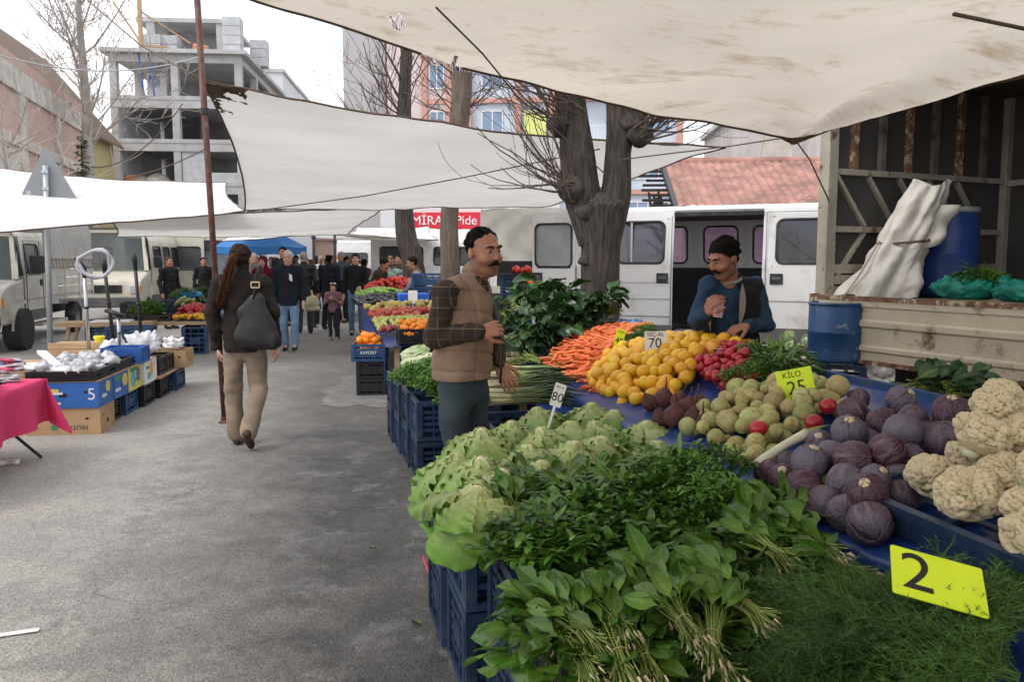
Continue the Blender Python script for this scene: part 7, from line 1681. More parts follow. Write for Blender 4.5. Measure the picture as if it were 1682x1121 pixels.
for i,(x,y,z) in enumerate(((-.6,.3,.66),(-.35,2.1,.82),(-.1,2.6,.82),(.05,1.9,.66),(-.75,.35,.64))):herb(L2(x,y,z),0,'parsley' if i != 3 else 'long','green vegetables heap on the left stall, '+('front crate','back crate','far crate','beside the peppers','front corner')[i],random.Random(i),1.6,'greens on the left stall')
m = MB();m.ell((0,0,0),(.24,.18,.08),24,14);m.v = [tuple(Vector(v)*(1+.35*mn.noise(Vector(v)*11))) for v in m.v];tag(m.build('plastic_bag',pm('bag_blue2',(.03,.28,.62),.4,.2,5),None,True,loc=L2(-.3,2.2,.92)),'bright blue plastic bag on the crates before the van men','bag')
t3 = thing('market_table','plank table with white paper left of the pepper stall','table',L2(-1.25,-.35,0),TH)
m = MB();m.box2((-.7,0,.52),(.75,.7,.58));m.build('top',MT['wood'],t3);m = MB();m.box2((-.2,.1,.581),(.4,.5,.60));m.build('paper_stack',MT['white_paper'],t3)
for x in (-.6,.6):m = MB();m.bar((x,.1,0),(x+.1,.1,.52),.05);m.bar((x,.6,0),(x+.1,.6,.52),.05);m.build('leg',MT['wood'],t3)
crate(L2(-.75,-.75,.28),TH,(.66,.42,.27),BCL,'blue crate with red lettering below the plank table',text=None);crate(L2(-.75,-.75,0),TH,(.66,.42,.275),BCL,'lower blue crate below the plank table')
# ================================================================== FAR RIGHT STALL (fruit)
def FP(px,py,z):return GZ(px,py,z)
ORG = pm('orange_peel',(.82,.24,.015),.42,.06,10,.2,140,rnd=.08,hrnd=.01,spec=.4);om = bumpy(18,12,lambda v:v*(1+.015*mn.noise(v*2))).mesh('orange',True);om.materials.append(ORG)
rl = random.Random(17)
for k in range(34):
    lay = k//14;x,y = rl.uniform(-.15,.13)*(1-.25*lay),rl.uniform(-.2,.22)*(1-.25*lay)
    tag(obj('orange',om,None,None,(OC[0]-.02+x,OC[1]+y,.565+.055*lay+rl.uniform(0,.02)),(rl.uniform(0,3),0,rl.uniform(0,3)),rl.uniform(.040,.045)),'one of the oranges piled in the blue crate by the lane','orange','oranges in the blue crate')
for k in range(12):tag(obj('orange',om,None,None,(OC[0]-.02+rl.uniform(-.15,.13),OC[1]-.21+rl.uniform(0,.1),.46+rl.uniform(0,.1)),(rl.uniform(0,3),0,rl.uniform(0,3)),.042),'one of the oranges piled in the blue crate by the lane','orange','oranges in the blue crate')
# sloping fruit stall
f1 = thing('market_table','sloping fruit stall table behind the man in the brown vest','table',ST(7.2,.36),TH)
FS = lambda s:.66+(s-5.9)*.05
m = MB();m.grid(lambda u,v:(-.15+1.5*v,-1.4+5.6*u,FS(5.8+5.6*u)-.06+.05*v),10,4);m.grid(lambda u,v:(-.16+.03*math.sin(u*9)*v,-1.4+5.6*u,FS(5.8+5.6*u)-.06-.45*v),30,6);m.build('blue_sheet',MT['blue_sheet'],f1,True)
for x in (-.05,1.2):
    for y in (-1.3,1.2,3.9):m = MB();m.box2((x,y,0),(x+.06,y+.06,FS(7.2+y)-.07));m.build('leg',MT['wood'],f1)
for i,t in enumerate((.62,1.16)):crate(ST(6.0,t,.62),TH,(.52,.36,.17),BP,'black crate of oranges at the fruit stall, '+('left','right')[i])
for k in range(90):
    s,t = rl.uniform(5.85,6.65),rl.uniform(-.05,.98);tag(obj('orange',om,None,None,ST(s,t+.47,FS(s)+.07+.05*rl.random()+.06*math.sin(PI*(s-5.85)/.8)),(rl.uniform(0,3),0,0),rl.uniform(.034,.042)),'one of the oranges in the front crates of the fruit stall','orange','oranges at the fruit stall')
def fruitpile(name,label,cat,s0,s1,t0,t1,r_,n,mat,h=.06,seed=0,shape=1.0):
    m = MB();rr = random.Random(seed)
    for k in range(n):
        s,t = rr.uniform(s0,s1),rr.uniform(t0,t1);u,v = (s-s0)/(s1-s0),(t-t0)/(t1-t0);z = FS(s)+.02+h*math.sin(PI*u)*math.sin(PI*v)**.5+rr.uniform(0,r_*.6);p = ST(s,t+.30,z);m.ell(p,(r_*rr.uniform(.85,1.1),r_*rr.uniform(.85,1.1)*shape,r_*rr.uniform(.85,1.1)),8,6,Matrix.Rotation(rr.uniform(0,3),3,'Z'))
    return tag(m.build(name,mat,None,True),label,cat,kind='stuff')
def fm(n,c,rough=.35):return pm(n,c,rough,.35,4,spec=.5)
fruitpile('tangerines','small wrapped tangerines on the right of the fruit stall','fruit',5.9,6.9,.7,1.3,.035,110,pm('tangerine',(.80,.26,.12),.3,.3,9,dirt=(.75,.62,.6),dscale=6,dlo=.5,dhi=.6),.07,1)
fruitpile('green_plums','bed of yellow green plums on the fruit stall','fruit',6.7,7.8,-.1,1.0,.03,330,fm('plum',(.42,.44,.10)),.06,2)
fruitpile('apples','bed of red apples behind the green plums','fruit',7.8,8.7,-.1,1.1,.04,170,pm('apple',(.48,.06,.03),.3,.3,3,dirt=(.6,.4,.12),dscale=3,dlo=.5,dhi=.65),.06,3)
fruitpile('red_apples','narrow band of dark red apples before the plums','fruit',6.6,6.75,-.1,.8,.036,34,fm('apple_d',(.36,.05,.05)),.02,13)
fruitpile('quinces','yellow brown quinces behind the red apples','fruit',8.7,9.5,-.1,1.3,.045,120,fm('quince',(.45,.34,.08)),.08,4)
fruitpile('aubergines','dark aubergines on the far stall','vegetable',9.7,10.6,-.2,1.0,.045,90,fm('aub',(.012,.01,.016),.2),.10,5,2.2)
fruitpile('green_peppers','light green peppers on the far stall','vegetable',10.6,11.7,-.1,.7,.035,140,fm('gpep',(.22,.40,.06)),.12,6,2.0)
fruitpile('tomatoes','heap of red tomatoes on the far stall','vegetable',11.7,13.0,.1,1.2,.042,200,fm('tom',(.55,.03,.015)),.22,7)
fruitpile('cauliflower_heap','grey green cabbages heaped at the end of the stall row','vegetable',13.2,14.6,.3,1.3,.08,50,fm('gcab',(.18,.25,.19),.6),.25,8)
m = MB();m.ell((0,0,0),(.22,.34,.10),26,14);m.v = [tuple(Vector(v)*(1+.3*mn.noise(Vector(v)*8))) for v in m.v];tag(m.build('pink_netting',pm('pink_net',(.66,.06,.2),.5,.25,9,.5,40),None,True,loc=ST(7.9,1.5,FS(8)+.1),rot=(0,0,TH)),'crumpled pink net bag among the fruit','net')
card(ST(6.75,1.35,FS(6.7)+.12),.11,.15,(R(-25),R(25),R(5)),[],MT['white_paper'],'blank white price card among the wrapped tangerines',.08);card(ST(9.1,.9,FS(9)+.1),.14,.2,(R(-10),0,R(10)),[],MT['white_paper'],'pale price card standing behind the apples',.08)
# chinese cabbages and parsley left of the vest man
rl = random.Random(23)
for i,(s,t) in enumerate(((3.95,.22),(3.9,.42),(3.7,.2),(3.65,.42),(3.4,.22),(3.95,.6),(3.4,.45))):
    tt = thing('chinese_cabbage','pale chinese cabbage on the crates left of the vest man, '+('back left','back middle','middle left','middle','front left','back right','front')[i],'cabbage',ST(s,t,.64+rl.uniform(0,.05)),(R(70),R(rl.uniform(-15,15)),TH+R(70+rl.uniform(-15,15))),'chinese cabbages');tt.scale = (1.25,)*3
    m = MB();m.ell((0,0,.085),(.05,.05,.11),14,10);m.build('heart',LETP,tt,True)
    for k in range(9):a = 2*PI*k/4.5+rl.uniform(-.2,.2);obj('leaf',rl.choice(LVP),None,tt,(-math.sin(a)*.04,math.cos(a)*.04,-.02),(rl.uniform(-.15,.1),0,a))
for i in range(16):
    s,t = 2.3+rl.uniform(-.1,.8),.42+rl.uniform(-.28,.28);herb(ST(s,t,.56+rl.uniform(-.02,.12)),rl.uniform(0,6),'parsley','fresh parsley bunch heaped in the VATAN crate',rl,1.15,'parsley bunches in the VATAN crate',(rl.uniform(-.4,.3),rl.uniform(-.4,.3)))
# crates stacked in the background
k = 0
for (px_,D,n,mt,lb) in ((705,14.5,5,BCL,'tall stack of blue crates behind the tan vest vendor'),(735,13.8,4,BC,'stack of crates right of the brown trunk foot'),(826,11.8,4,BCL,'stack of blue crates below the lorry canvas, left'),(858,11.8,5,BCL,'stack of blue crates below the lorry canvas, right'),(650,18,3,BC,'dark crate stack at the end of the lane')):
    q = PD(px_,430,D)
    for j in range(n):crate((q.x,q.y,j*.27),R(random.uniform(-6,6)),(.6,.4,.265),mt,f"{('lowest', 'second', 'third', 'fourth', 'top')[j] if n == 5 else ('lowest', 'second', 'third', 'top')[j] if n == 4 else ('lowest', 'middle', 'top')[j]} crate in the {lb}",'background crate stacks')
q = PD(846,430,11.7);m = MB();m.box2((-.3,-.25,0),(.3,.25,.09));wt_ = thing('tomato_tray','dark tray with a few bright red tomatoes under the lorry canvas','tray',(q.x,q.y,1.36),0)
m = MB();m.box2((-.3,-.25,0),(.3,.25,.02));m.box2((-.3,.23,.02),(.3,.25,.2));m.build('base',MT['black_plastic'],wt_)
m = MB();rr = random.Random(1)
for k in range(16):m.ell((.1+rr.uniform(-.12,.14),rr.uniform(-.2,.1),.06+rr.uniform(0,.05)),.035,10,7)
m.build('tomatoes',bpy.data.materials['tom'],wt_,True)['kind'] = 'stuff'
q = PD(690,470,12.6);bt = thing('blue_bin','bright blue plastic bin beside the tan vest vendor','bin',(q.x-.18,q.y+.6,.0),.2);m = MB();m.box2((-.25,-.2,.55),(.25,.2,1.05));m.build('bin',pm('bin_blue',(.02,.10,.5),.4,.15),bt,bevel=.02);m = MB();m.box2((-.2,-.15,0),(.2,.15,.55));m.build('stand',MT['dark_metal'],bt)
# ------------------------------------------------------------------ sun umbrella, litter
q = PD(428,430,24);um = thing('market_umbrella','blue market umbrella open above the crowd','umbrella',(q.x,q.y,0),0);m = MB();m.tube([(0,0,0),(0,0,2.5)],.025,8);m.build('pole',MT['dark_metal'],um,True)
for k in range(8):
    a0,a1 = 2*PI*k/8,2*PI*(k+1)/8;m = MB()
    def seg_(u,v,a0=a0,a1=a1):
        a = a0+(a1-a0)*v;rad = 1.35*u*(1-.05*math.sin(PI*v));return (rad*math.cos(a),rad*math.sin(a),2.5-.52*u**1.4-.03*math.sin(PI*v)*u)
    m.grid(seg_,8,6);m.grid(lambda u,v,a0=a0,a1=a1:(1.35*math.cos(a0+(a1-a0)*v)*(1-.05*math.sin(PI*v)),1.35*math.sin(a0+(a1-a0)*v)*(1-.05*math.sin(PI*v)),1.98-.03*math.sin(PI*v)-.2*u),2,6);m.build('panel',pm('umbrella_blue',(.05,.22,.55),.6,.1,transl=.25) if k == 0 else bpy.data.materials['umbrella_blue'],um,True)
m = MB();m.prism(rrect(-.085,.085,-.016,.016,.004,2),2,0,.003);tag(m.build('paper_strip',MT['white_paper'],None,loc=GZ(26,1041,.006),rot=(0,0,R(22)),fix=True),'white paper strip lying on the asphalt at lower left','litter')
m = MB();m.box2((-.09,-.03,0),(.09,.03,.003));tag(m.build('paper_scrap',pm('red_paper',(.55,.05,.06),.6),None,loc=GZ(500,561,.005),rot=(0,0,.2)),'small red scrap of paper on the lane','litter')
m = MB();m.grid(lambda u,v:(-.1+.2*u,-.08+.16*v,.004+.02*math.sin(u*7)*math.sin(v*6)**2),10,10);tag(m.build('paper_sheet',MT['white_paper'],None,True,loc=GZ(8,762),rot=(0,0,.5)),'crumpled white paper under the pink table','litter')
rl = random.Random(55)
for i,(px_,py_) in enumerate(((636,712),(645,718),(700,980),(715,985),(690,890),(745,1045),(755,1090),(535,918),(620,900),(700,1030),(660,800),(720,1010))):
    t = thing('dropped_leaf','wilted green leaf dropped on the asphalt along the stall, '+('by the VATAN crate, large','by the VATAN crate, folded','below the blue crates, left','below the blue crates, right','at the crate foot','near the black crate','at the bottom edge','dark one in mid lane','tiny one in mid lane','by the crate corner','half way along','beside the red strip')[i],'leaf',GZ(px_,py_,.008),(rl.uniform(-.2,.2),rl.uniform(-.2,.2),rl.uniform(0,6)));t.scale = ((1.0,)*3 if i < 2 else (rl.uniform(.35,.6),)*3)
    obj('blade',rl.choice(LV if i < 2 else SL),None,t)
m = MB();a,b = GZ(695,915,.03),GZ(712,965,.03);tag(m.tube([(0,0,0),b-a],.006,6).build('red_strip',pm('red_strip',(.6,.05,.08),.5),None,True,loc=a),'thin red strip at the foot of the blue crates','strip')
# ================================================================== PEOPLE (one continuous surface per body, grown from joints)
def sdf_mesh(prims,vox,disp=None,cut=None,name='body'):
    lo = np.full(3,9.);hi = np.full(3,-9.)
    for p in prims:
        b = p['bb'];lo = np.minimum(lo,b[0]);hi = np.maximum(hi,b[1])
    lo = lo-vox*4;hi = hi+vox*4;n = np.ceil((hi-lo)/vox).astype(int)+1
    ax = [(lo[i]+np.arange(n[i])*vox).astype(np.float32) for i in range(3)]
    D = np.full(n,1.0,np.float32)
    for p in prims:
        k = p['k'];mg = k*1.2+vox*3
        i0 = np.maximum(0,np.floor((p['bb'][0]-mg-lo)/vox).astype(int));i1 = np.minimum(n,np.ceil((p['bb'][1]+mg-lo)/vox).astype(int)+1)
        sl = tuple(slice(a,b) for a,b in zip(i0,i1))
        X = ax[0][sl[0]][:,None,None];Y = ax[1][sl[1]][None,:,None];Z = ax[2][sl[2]][None,None,:]
        d = p['f'](X,Y,Z).astype(np.float32);o = D[sl]
        if p.get('sub'):
            h = np.clip(.5-.5*(o+d)/k,0,1);D[sl] = o*(1-h)-d*h+k*h*(1-h)
        else:
            h = np.clip(.5+.5*(o-d)/k,0,1);D[sl] = o*(1-h)+d*h-k*h*(1-h)
    if cut is not None or disp is not None:
        X = ax[0][:,None,None];Y = ax[1][None,:,None];Z = ax[2][None,None,:]
        if disp is not None:D = D+disp(X,Y,Z).astype(np.float32)
        if cut is not None:D = np.maximum(D,cut(X,Y,Z).astype(np.float32))
    S = D < 0
    def corner(a,i,j,k):return a[i:n[0]-1+i,j:n[1]-1+j,k:n[2]-1+k]
    cnt = sum(corner(S,i,j,k).astype(np.int8) for i in (0,1) for j in (0,1) for k in (0,1))
    act = (cnt > 0) & (cnt < 8);I = np.argwhere(act);vid = np.full(act.shape,-1,np.int32);vid[act] = np.arange(len(I))
    pos = np.zeros((len(I),3));num = np.zeros(len(I));crn = [(i,j,k) for i in (0,1) for j in (0,1) for k in (0,1)]
    val = {c:D[I[:,0]+c[0],I[:,1]+c[1],I[:,2]+c[2]] for c in crn}
    for c in crn:
        for a in range(3):
            if c[a]:continue
            e = list(c);e[a] = 1;e = tuple(e);v0,v1 = val[c],val[e];m = (v0 < 0) != (v1 < 0);t = np.where(m,v0/np.where(m,v0-v1,1),0)
            q = np.array(c,float)[None,:].repeat(len(I),0);q[:,a] += t;pos += q*m[:,None];num += m
    pos = (I+pos/num[:,None])*vox+lo
    faces = []
    for a in range(3):
        b,c = (a+1) % 3,(a+2) % 3;sl0 = [slice(1,-1)]*3;sl0[a] = slice(0,n[a]-1);sl1 = list(sl0);sl1[a] = slice(1,n[a])
        for ax_ in (b,c):sl0[ax_] = slice(1,n[ax_]-1);sl1[ax_] = slice(1,n[ax_]-1)
        s0,s1 = S[tuple(sl0)],S[tuple(sl1)];m = np.argwhere(s0 != s1)
        if not len(m):continue
        fl = s0[m[:,0],m[:,1],m[:,2]];off = np.ones(3,int);off[a] = 0;P = m+off
        def V(db,dc):q = P.copy();q[:,b] -= db;q[:,c] -= dc;return vid[q[:,0],q[:,1],q[:,2]]
        Q = np.stack([V(1,1),V(0,1),V(0,0),V(1,0)],1);Q[~fl] = Q[~fl][:,::-1];faces.append(Q)
    Fc = np.concatenate(faces);Fc = Fc[(Fc >= 0).all(1)]
    me = bpy.data.meshes.new(name);me.vertices.add(len(pos));me.vertices.foreach_set('co',pos.ravel().astype(np.float32))
    me.loops.add(len(Fc)*4);me.loops.foreach_set('vertex_index',Fc.ravel().astype(np.int32));me.polygons.add(len(Fc));me.polygons.foreach_set('loop_start',np.arange(0,len(Fc)*4,4,dtype=np.int32));me.polygons.foreach_set('loop_total',np.full(len(Fc),4,np.int32))
    me.polygons.foreach_set('use_smooth',np.ones(len(Fc),bool));me.update();me.validate()
    return me
def cap(a,b,ra,rb=None,k=.02,sy=1.0,sub=False,M=None):
    """rounded cone; sy flattens it along y"""
    rb = ra if rb is None else rb;a = np.array(a,float);b = np.array(b,float);r = max(ra,rb)
    bb = (np.minimum(a,b)-r,np.maximum(a,b)+r);S_ = np.array([1,1/sy,1]);A,B = a*S_,b*S_;ba = B-A;L2_ = max(ba @ ba,1e-9)
    def f(X,Y,Z):
        Y = Y/sy;px,py,pz = X-A[0],Y-A[1],Z-A[2];t = np.clip((px*ba[0]+py*ba[1]+pz*ba[2])/L2_,0,1)
        return (np.sqrt((px-ba[0]*t)**2+(py-ba[1]*t)**2+(pz-ba[2]*t)**2)-(ra+(rb-ra)*t))*min(1,sy)**.5
    return dict(f=f,bb=bb,k=k,sub=sub)
def ell_(c,r,M=None,k=.012,sub=False):
    c = np.array(c,float);r = np.array(r,float);m = r.max();Mi = None if M is None else np.array(M.inverted())
    def f(X,Y,Z):
        x,y,z = X-c[0],Y-c[1],Z-c[2]
        if Mi is not None:x,y,z = Mi[0,0]*x+Mi[0,1]*y+Mi[0,2]*z,Mi[1,0]*x+Mi[1,1]*y+Mi[1,2]*z,Mi[2,0]*x+Mi[2,1]*y+Mi[2,2]*z
        k0 = np.sqrt((x/r[0])**2+(y/r[1])**2+(z/r[2])**2);k1 = np.sqrt((x/r[0]**2)**2+(y/r[1]**2)**2+(z/r[2]**2)**2)+1e-6
        return k0*(k0-1)/k1
    return dict(f=f,bb=(c-m,c+m),k=k,sub=sub)
def folds(seed,amp,fr=22,vert=.4):
    r = np.random.RandomState(seed);ws = []
    for i in range(5):d = r.normal(size=3);d[2] /= vert;d /= np.linalg.norm(d);ws.append((d*fr*r.uniform(.6,1.8),r.uniform(0,6.28),r.uniform(.5,1)))
    def f(X,Y,Z):
        s = 0
        for i,(w_,p,a) in enumerate(ws):s = s+a*np.sin(w_[0]*X+w_[1]*Y+w_[2]*Z+p+1.6*np.sin(7*X+9*Y+5*Z+i*2))
        return amp*s/2
    return f
SKINC = {}
def skin(c,nm):
    if nm not in SKINC:SKINC[nm] = pm('skin_'+nm,c,.5,.12,18,.15,120,spec=.4,sss=.12)
    return SKINC[nm]
SK = skin((.37,.165,.105),'tan');SKL = skin((.55,.31,.22),'light');SKD = skin((.33,.145,.085),'deep')
def hm(nm,c):return pm('hair_'+nm,c,.75,.5,60,.7,120,stretch=(1,1,.15),spec=.12)
HB = hm('black',(.009,.007,.006));HBR = hm('brown',(.075,.035,.02));HG = hm('grey',(.35,.34,.33));HW = hm('white',(.5,.49,.47))
def fab(nm,c,rough=.85,var=.22,bump=.35,sc=8):return pm('cloth_'+nm,c,rough,var,sc,bump,220,spec=.2)
EYE = pm('eye_dark',(.02,.014,.012),.2,.05);EYW = pm('eye_white',(.34,.28,.25),.3,.05);LIP = pm('lips',(.36,.12,.10),.5,.1)
STUB = {k.name:pm('stubble_'+k.name,tuple(x*.62 for x in c),.6,.2,30,.3,200) for k,c in ((SK,(.37,.165,.105)),(SKD,(.33,.145,.085)),(SKL,(.5,.3,.22)))}
def headprims(c,Mh,q,k=.012):
    def T(x,y,z):return np.array(c)+np.array(Mh @ Vector((x*q,y*q,z*q)))
    E = lambda p,r,kk=k,sub=False:ell_(T(*p),np.array(r)*q,Mh,kk,sub)
    C = lambda a,b,ra,rb,kk=k:cap(T(*a),T(*b),ra*q,rb*q,kk)
    return [E((0,.018,.03),(.074,.092,.086)),E((0,-.028,-.028),(.061,.068,.086),.03),E((0,-.058,-.098),(.030,.026,.022),.03),C((-.045,-.005,-.08),(-.02,-.05,-.102),.022,.02,.03),C((.045,-.005,-.08),(.02,-.05,-.102),.022,.02,.03),
            E((.031,-.106,.010),(.018,.017,.012),.012,True),E((-.031,-.106,.010),(.018,.017,.012),.012,True),
            C((-.036,-.083,.032),(.036,-.083,.032),.012,.012,.012),E((-.038,-.066,-.032),(.024,.024,.022),.025),E((.038,-.066,-.032),(.024,.024,.022),.025),
            C((0,-.090,.018),(0,-.112,-.022),.0085,.0115,.012),E((-.011,-.102,-.028),(.008,.009,.008),.008),E((.011,-.102,-.028),(.008,.009,.008),.008),
            E((0,-.088,-.060),(.023,.010,.006),.008),E((0,-.086,-.071),(.019,.010,.007),.008),
            E((-.077,.012,-.008),(.010,.021,.031),.01),E((.077,.012,-.008),(.010,.021,.031),.01)],T
def handprims(wr,d,nrm,side,curl=.35,q=1.0,thumb=.8,curls=None):
    wr,d,nrm = Vector(wr),Vector(d).normalized(),Vector(nrm);acr = d.cross(nrm).normalized();nrm = acr.cross(d).normalized();P = []
    L = [.074,.084,.078,.062]
    for j in range(4):
        base = wr+d*(.088-.004*abs(j-1.3))*q+acr*((j-1.5)*.0205*q*side)
        P.append(cap(wr+acr*((j-1.5)*.012*q*side)+d*.01,base,.0145*q,.0115*q,.012))
        cu = curl if curls is None else curls[j];dd = (d+acr*(j-1.5)*.07*side).normalized();p = base;r_ = .0098*q*(.88 if j == 3 else 1)
        for s_ in range(3):
            ang = cu*(1.0,1.2,.9)[s_];dd = (dd*math.cos(ang)+nrm*math.sin(ang)).normalized();e = p+dd*L[j]*q*(.45,.32,.25)[s_];P.append(cap(p,e,r_,r_*.9,.004));p = e;r_ *= .9
    b = wr+d*.025*q-acr*(.028*q*side);dd = (d*.7-acr*.75*side+nrm*.3).normalized();m = b+dd*.038*q;dd = (dd+d*.5+nrm*thumb*.5+acr*.25*side).normalized();e = m+dd*.032*q;f = e+(dd+nrm*.3*thumb).normalized()*.026*q
    P += [cap(wr+d*.02,b,.016*q,.015*q,.012),cap(b,m,.0135*q,.0115*q,.008),cap(m,e,.0115*q,.0105*q,.005),cap(e,f,.0105*q,.008*q,.005)]
    return P
def rot2(v,a):c,s = math.cos(a),math.sin(a);return (v[0]*c-v[1]*s,v[0]*s+v[1]*c)
def person(label,loc,rz,H=1.74,img=None,head=(0,0,0),headoff=(0,0,0),girth=1.0,top=None,legs=None,shoe=None,hair='short',hairmat=HB,skinm=SK,vox=.012,stride=0.0,hem=.86,lean=0.0,fingers=False,hands=None,jacket='jacket',vest=None,moustache=False,scarf=None,sleeve=True,topname=None,quilt=False,seed=0,group=None,extra=None,skirt=False,brows=True,loose=1.0,hem_l=None,legr=1.0,sleevemat=None,collar=True,openfront=None):
    q = H/1.75;t = thing('person',label,'person',loc,rz,group);g = girth
    J = dict(pel=(0,0,.95),chest=(0,0,1.28),neck=(0,.015,1.46),hd=(0,-.012,1.63),shR=(-.185,.01,1.415),shL=(.185,.01,1.415),elR=(-.245,.04,1.14),elL=(.245,.04,1.14),wrR=(-.255,-.05,.89),wrL=(.255,-.05,.89),hpR=(-.09,0,.92),hpL=(.09,0,.92),knR=(-.10,-.03-stride*.16,.50),knL=(.10,-.03+stride*.10,.50),anR=(-.10,.04-stride*.28,.09),anL=(.10,.04+stride*.28,.09+abs(stride)*.06))
    J = {k:tuple(c*q for c in v) for k,v in J.items()}
    if lean:
        for k in ('chest','neck','hd','shR','shL','elR','elL','wrR','wrL'):
            v = Vector(J[k])-Vector(J['pel']);v = Matrix.Rotation(lean,3,'X') @ v;J[k] = tuple(v+Vector(J['pel']))
    if headoff:J['hd'] = tuple(Vector(J['hd'])+Vector(headoff))
    for k,v in (img or {}).items():
        xy = rot2(v[:2],-rz);J[k] = (xy[0],xy[1],v[2])
    Mh = Euler((head[0]+lean,head[1],head[2]),'XYZ').to_matrix();hp,TH_ = headprims(J['hd'],Mh,q*1.02,.012 if vox < .008 else .016)
    # continuous body
    B = list(hp);nb = Vector(J['neck']);hdv = Vector(J['hd']);B.append(cap(nb-Vector((0,0,.05)),hdv+Mh @ Vector((0,.02,-.06)),.062*q,.054*q,.03))
    B += [cap(J['chest'],J['pel'],.105*g*q,.105*g*q,.05,.72),cap(J['shR'],J['shL'],.05*q,.05*q,.04)]
    for s in 'RL':
        B += [cap(J['sh'+s],J['el'+s],.046*q,.038*q,.02),cap(J['el'+s],J['wr'+s],.038*q,.026*q,.02),cap(J['hp'+s],J['kn'+s],.058*q*g,.042*q,.03),cap(J['kn'+s],J['an'+s],.042*q,.032*q,.02),cap(J['an'+s],Vector(J['an'+s])+Vector((0,-.13,-.05)),.035*q,.03*q,.02)]
        w_ = Vector(J['wr'+s]);d = (w_-Vector(J['el'+s])).normalized();side = 1 if s == 'R' else -1
        hs = (hands or {}).get(s)
        if hs:
            dd = Vector((*rot2(hs['d'][:2],-rz),hs['d'][2]));nn = Vector((*rot2(hs['n'][:2],-rz),hs['n'][2]));B += handprims(w_,dd,nn,hs.get('side',side),hs.get('curl',.4),q*1.03,curls=hs.get('curls'))
        elif fingers:B += handprims(w_,d,(-side*.0+(.5 if s == 'R' else -.5),-.1,0),side,.35,q)
        else:B += [ell_(w_+d*.06*q,(.03*q,.042*q,.062*q),d.to_track_quat('Z','Y').to_matrix(),.02),cap(w_+d*.09,w_+d*.15*q+Vector((0,-.02,0)),.024*q,.014*q,.02)]
    bme = sdf_mesh(B,vox);body = obj('body',bme,[skinm,hairmat,STUB[skinm.name] if moustache else skinm],t)
    # eyes and brows
    for s in (-1,1):
        m = MB();m.ell(TH_(s*.031,-.0805,.0095),.0115*q,10,8);e = m.build('eye',EYW,t,True);m = MB();m.ell(TH_(s*.031,-.0875,.0092),.0068*q,8,6);m.build('iris',EYE,e,True)
        if brows:m = MB();m.tube([TH_(s*.013,-.0985,.030),TH_(s*.032,-.0975,.038),TH_(s*.052,-.083,.031)],[.0048*q,.0052*q,.003*q],6);m.build('eyebrow',hairmat if hairmat not in (HW,) else HG,t,True)
    if moustache:obj('moustache',sdf_mesh([cap(TH_(0,-.104,-.046),TH_(-.03,-.092,-.060),.0095*q,.006*q,.008),cap(TH_(0,-.104,-.046),TH_(.03,-.092,-.060),.0095*q,.006*q,.008)],.004,folds(3,.002,120)),HB,t)
    # hair
    hv = max(vox*.8,.005);Mi = Mh.inverted()
    def hl(X,Y,Z):
        x,y,z = X-J['hd'][0],Y-J['hd'][1],Z-J['hd'][2];return [(Mi[i][0]*x+Mi[i][1]*y+Mi[i][2]*z)/(q*1.02) for i in range(3)]
    if hair in ('short','receding','bushy','bald','long','pony','girl'):
        gr = dict(short=.008,receding=.0065,bushy=.013,bald=.004,long=.012,pony=.012,girl=.012)[hair]
        hp2 = [ell_(TH_(0,.024,.034),np.array((.077+gr,.093+gr,.085+gr))*q,Mh,.01)]
        if hair in ('long','girl'):hp2.append(ell_(TH_(0,.05,-.05),np.array((.08,.06,.10))*q,Mh,.04))
        f0_ = folds(seed+9,.0025 if hair != 'bushy' else .004,110)
        def cut(X,Y,Z,hair=hair):
            x,y,z = hl(X,Y,Z)
            xs_ = dict(short=(-.085,-.082,-.045,-.02,.0),bushy=(-.088,-.088,-.05,-.025,-.005),receding=(-.05,-.036,-.008,.0,.012)).get(hair)
            if xs_:c = np.maximum(np.interp(z,(-.02,.02,.055,.082,.12),xs_[::-1])-y,-.062-z+np.clip(.05-y,0,.1)*1.2)+.005*np.sin(x*160+y*60)*np.sin(z*150+y*90)
            elif hair in ('x',):c = .060-z-np.clip((y+.050)*2.0,0,.17)+np.where((np.abs(x) > .05) & (z < .0),.02,0)*np.clip(-y*20+.3,0,1)+.006*np.sin(x*160)*np.sin(z*140+y*90)
            elif hair == 'receding':c = .098-z-np.clip((y+.050)*1.75,0,.21)-np.clip((np.abs(x)-.03)*.35,0,.012)+.004*np.sin(x*170)*np.sin(z*150+y*90)
            elif hair == 'bald':c = np.maximum(.05-z-np.clip((y+.02)*1.8,0,.16),z-.075)
            else:c = .058-z-np.clip((y+.05)*2.6,0,.3)
            return c*q*.7
        hme = sdf_mesh(hp2,hv,f0_,cut);obj('hair',hme,hairmat,t)
        if fingers:      # loose strands over the cap of hair
            rs = random.Random(seed);sb_ = MB();ps = [p for p in hme.polygons]
            for k in range(5200):
                p = rs.choice(ps);nn = p.normal;c0 = Vector(p.center);lc = Mi @ (c0-Vector(J['hd']));comb = Mh @ Vector((lc.x*3+rs.uniform(-.35,.35),.9 if hair == 'pony' else .55+lc.y*4,-.25-.6*(lc.z < .06)+rs.uniform(-.3,.3)));comb = (comb-nn*comb.dot(nn)).normalized();d = (comb+nn*rs.uniform(.05,.30 if hair != 'pony' else .08)).normalized();sd2 = d.cross(nn).normalized()*.0011;L = rs.uniform(.012,.026);a = c0-nn*.002
                sb_.add([a-sd2,a+sd2,a+d*L*.6+sd2*.7+nn*.001,a+d*L-nn*.002],[(0,1,2),(0,2,3)])
            sb_.build('hair_wisps',hairmat,t)['kind'] = 'stuff'
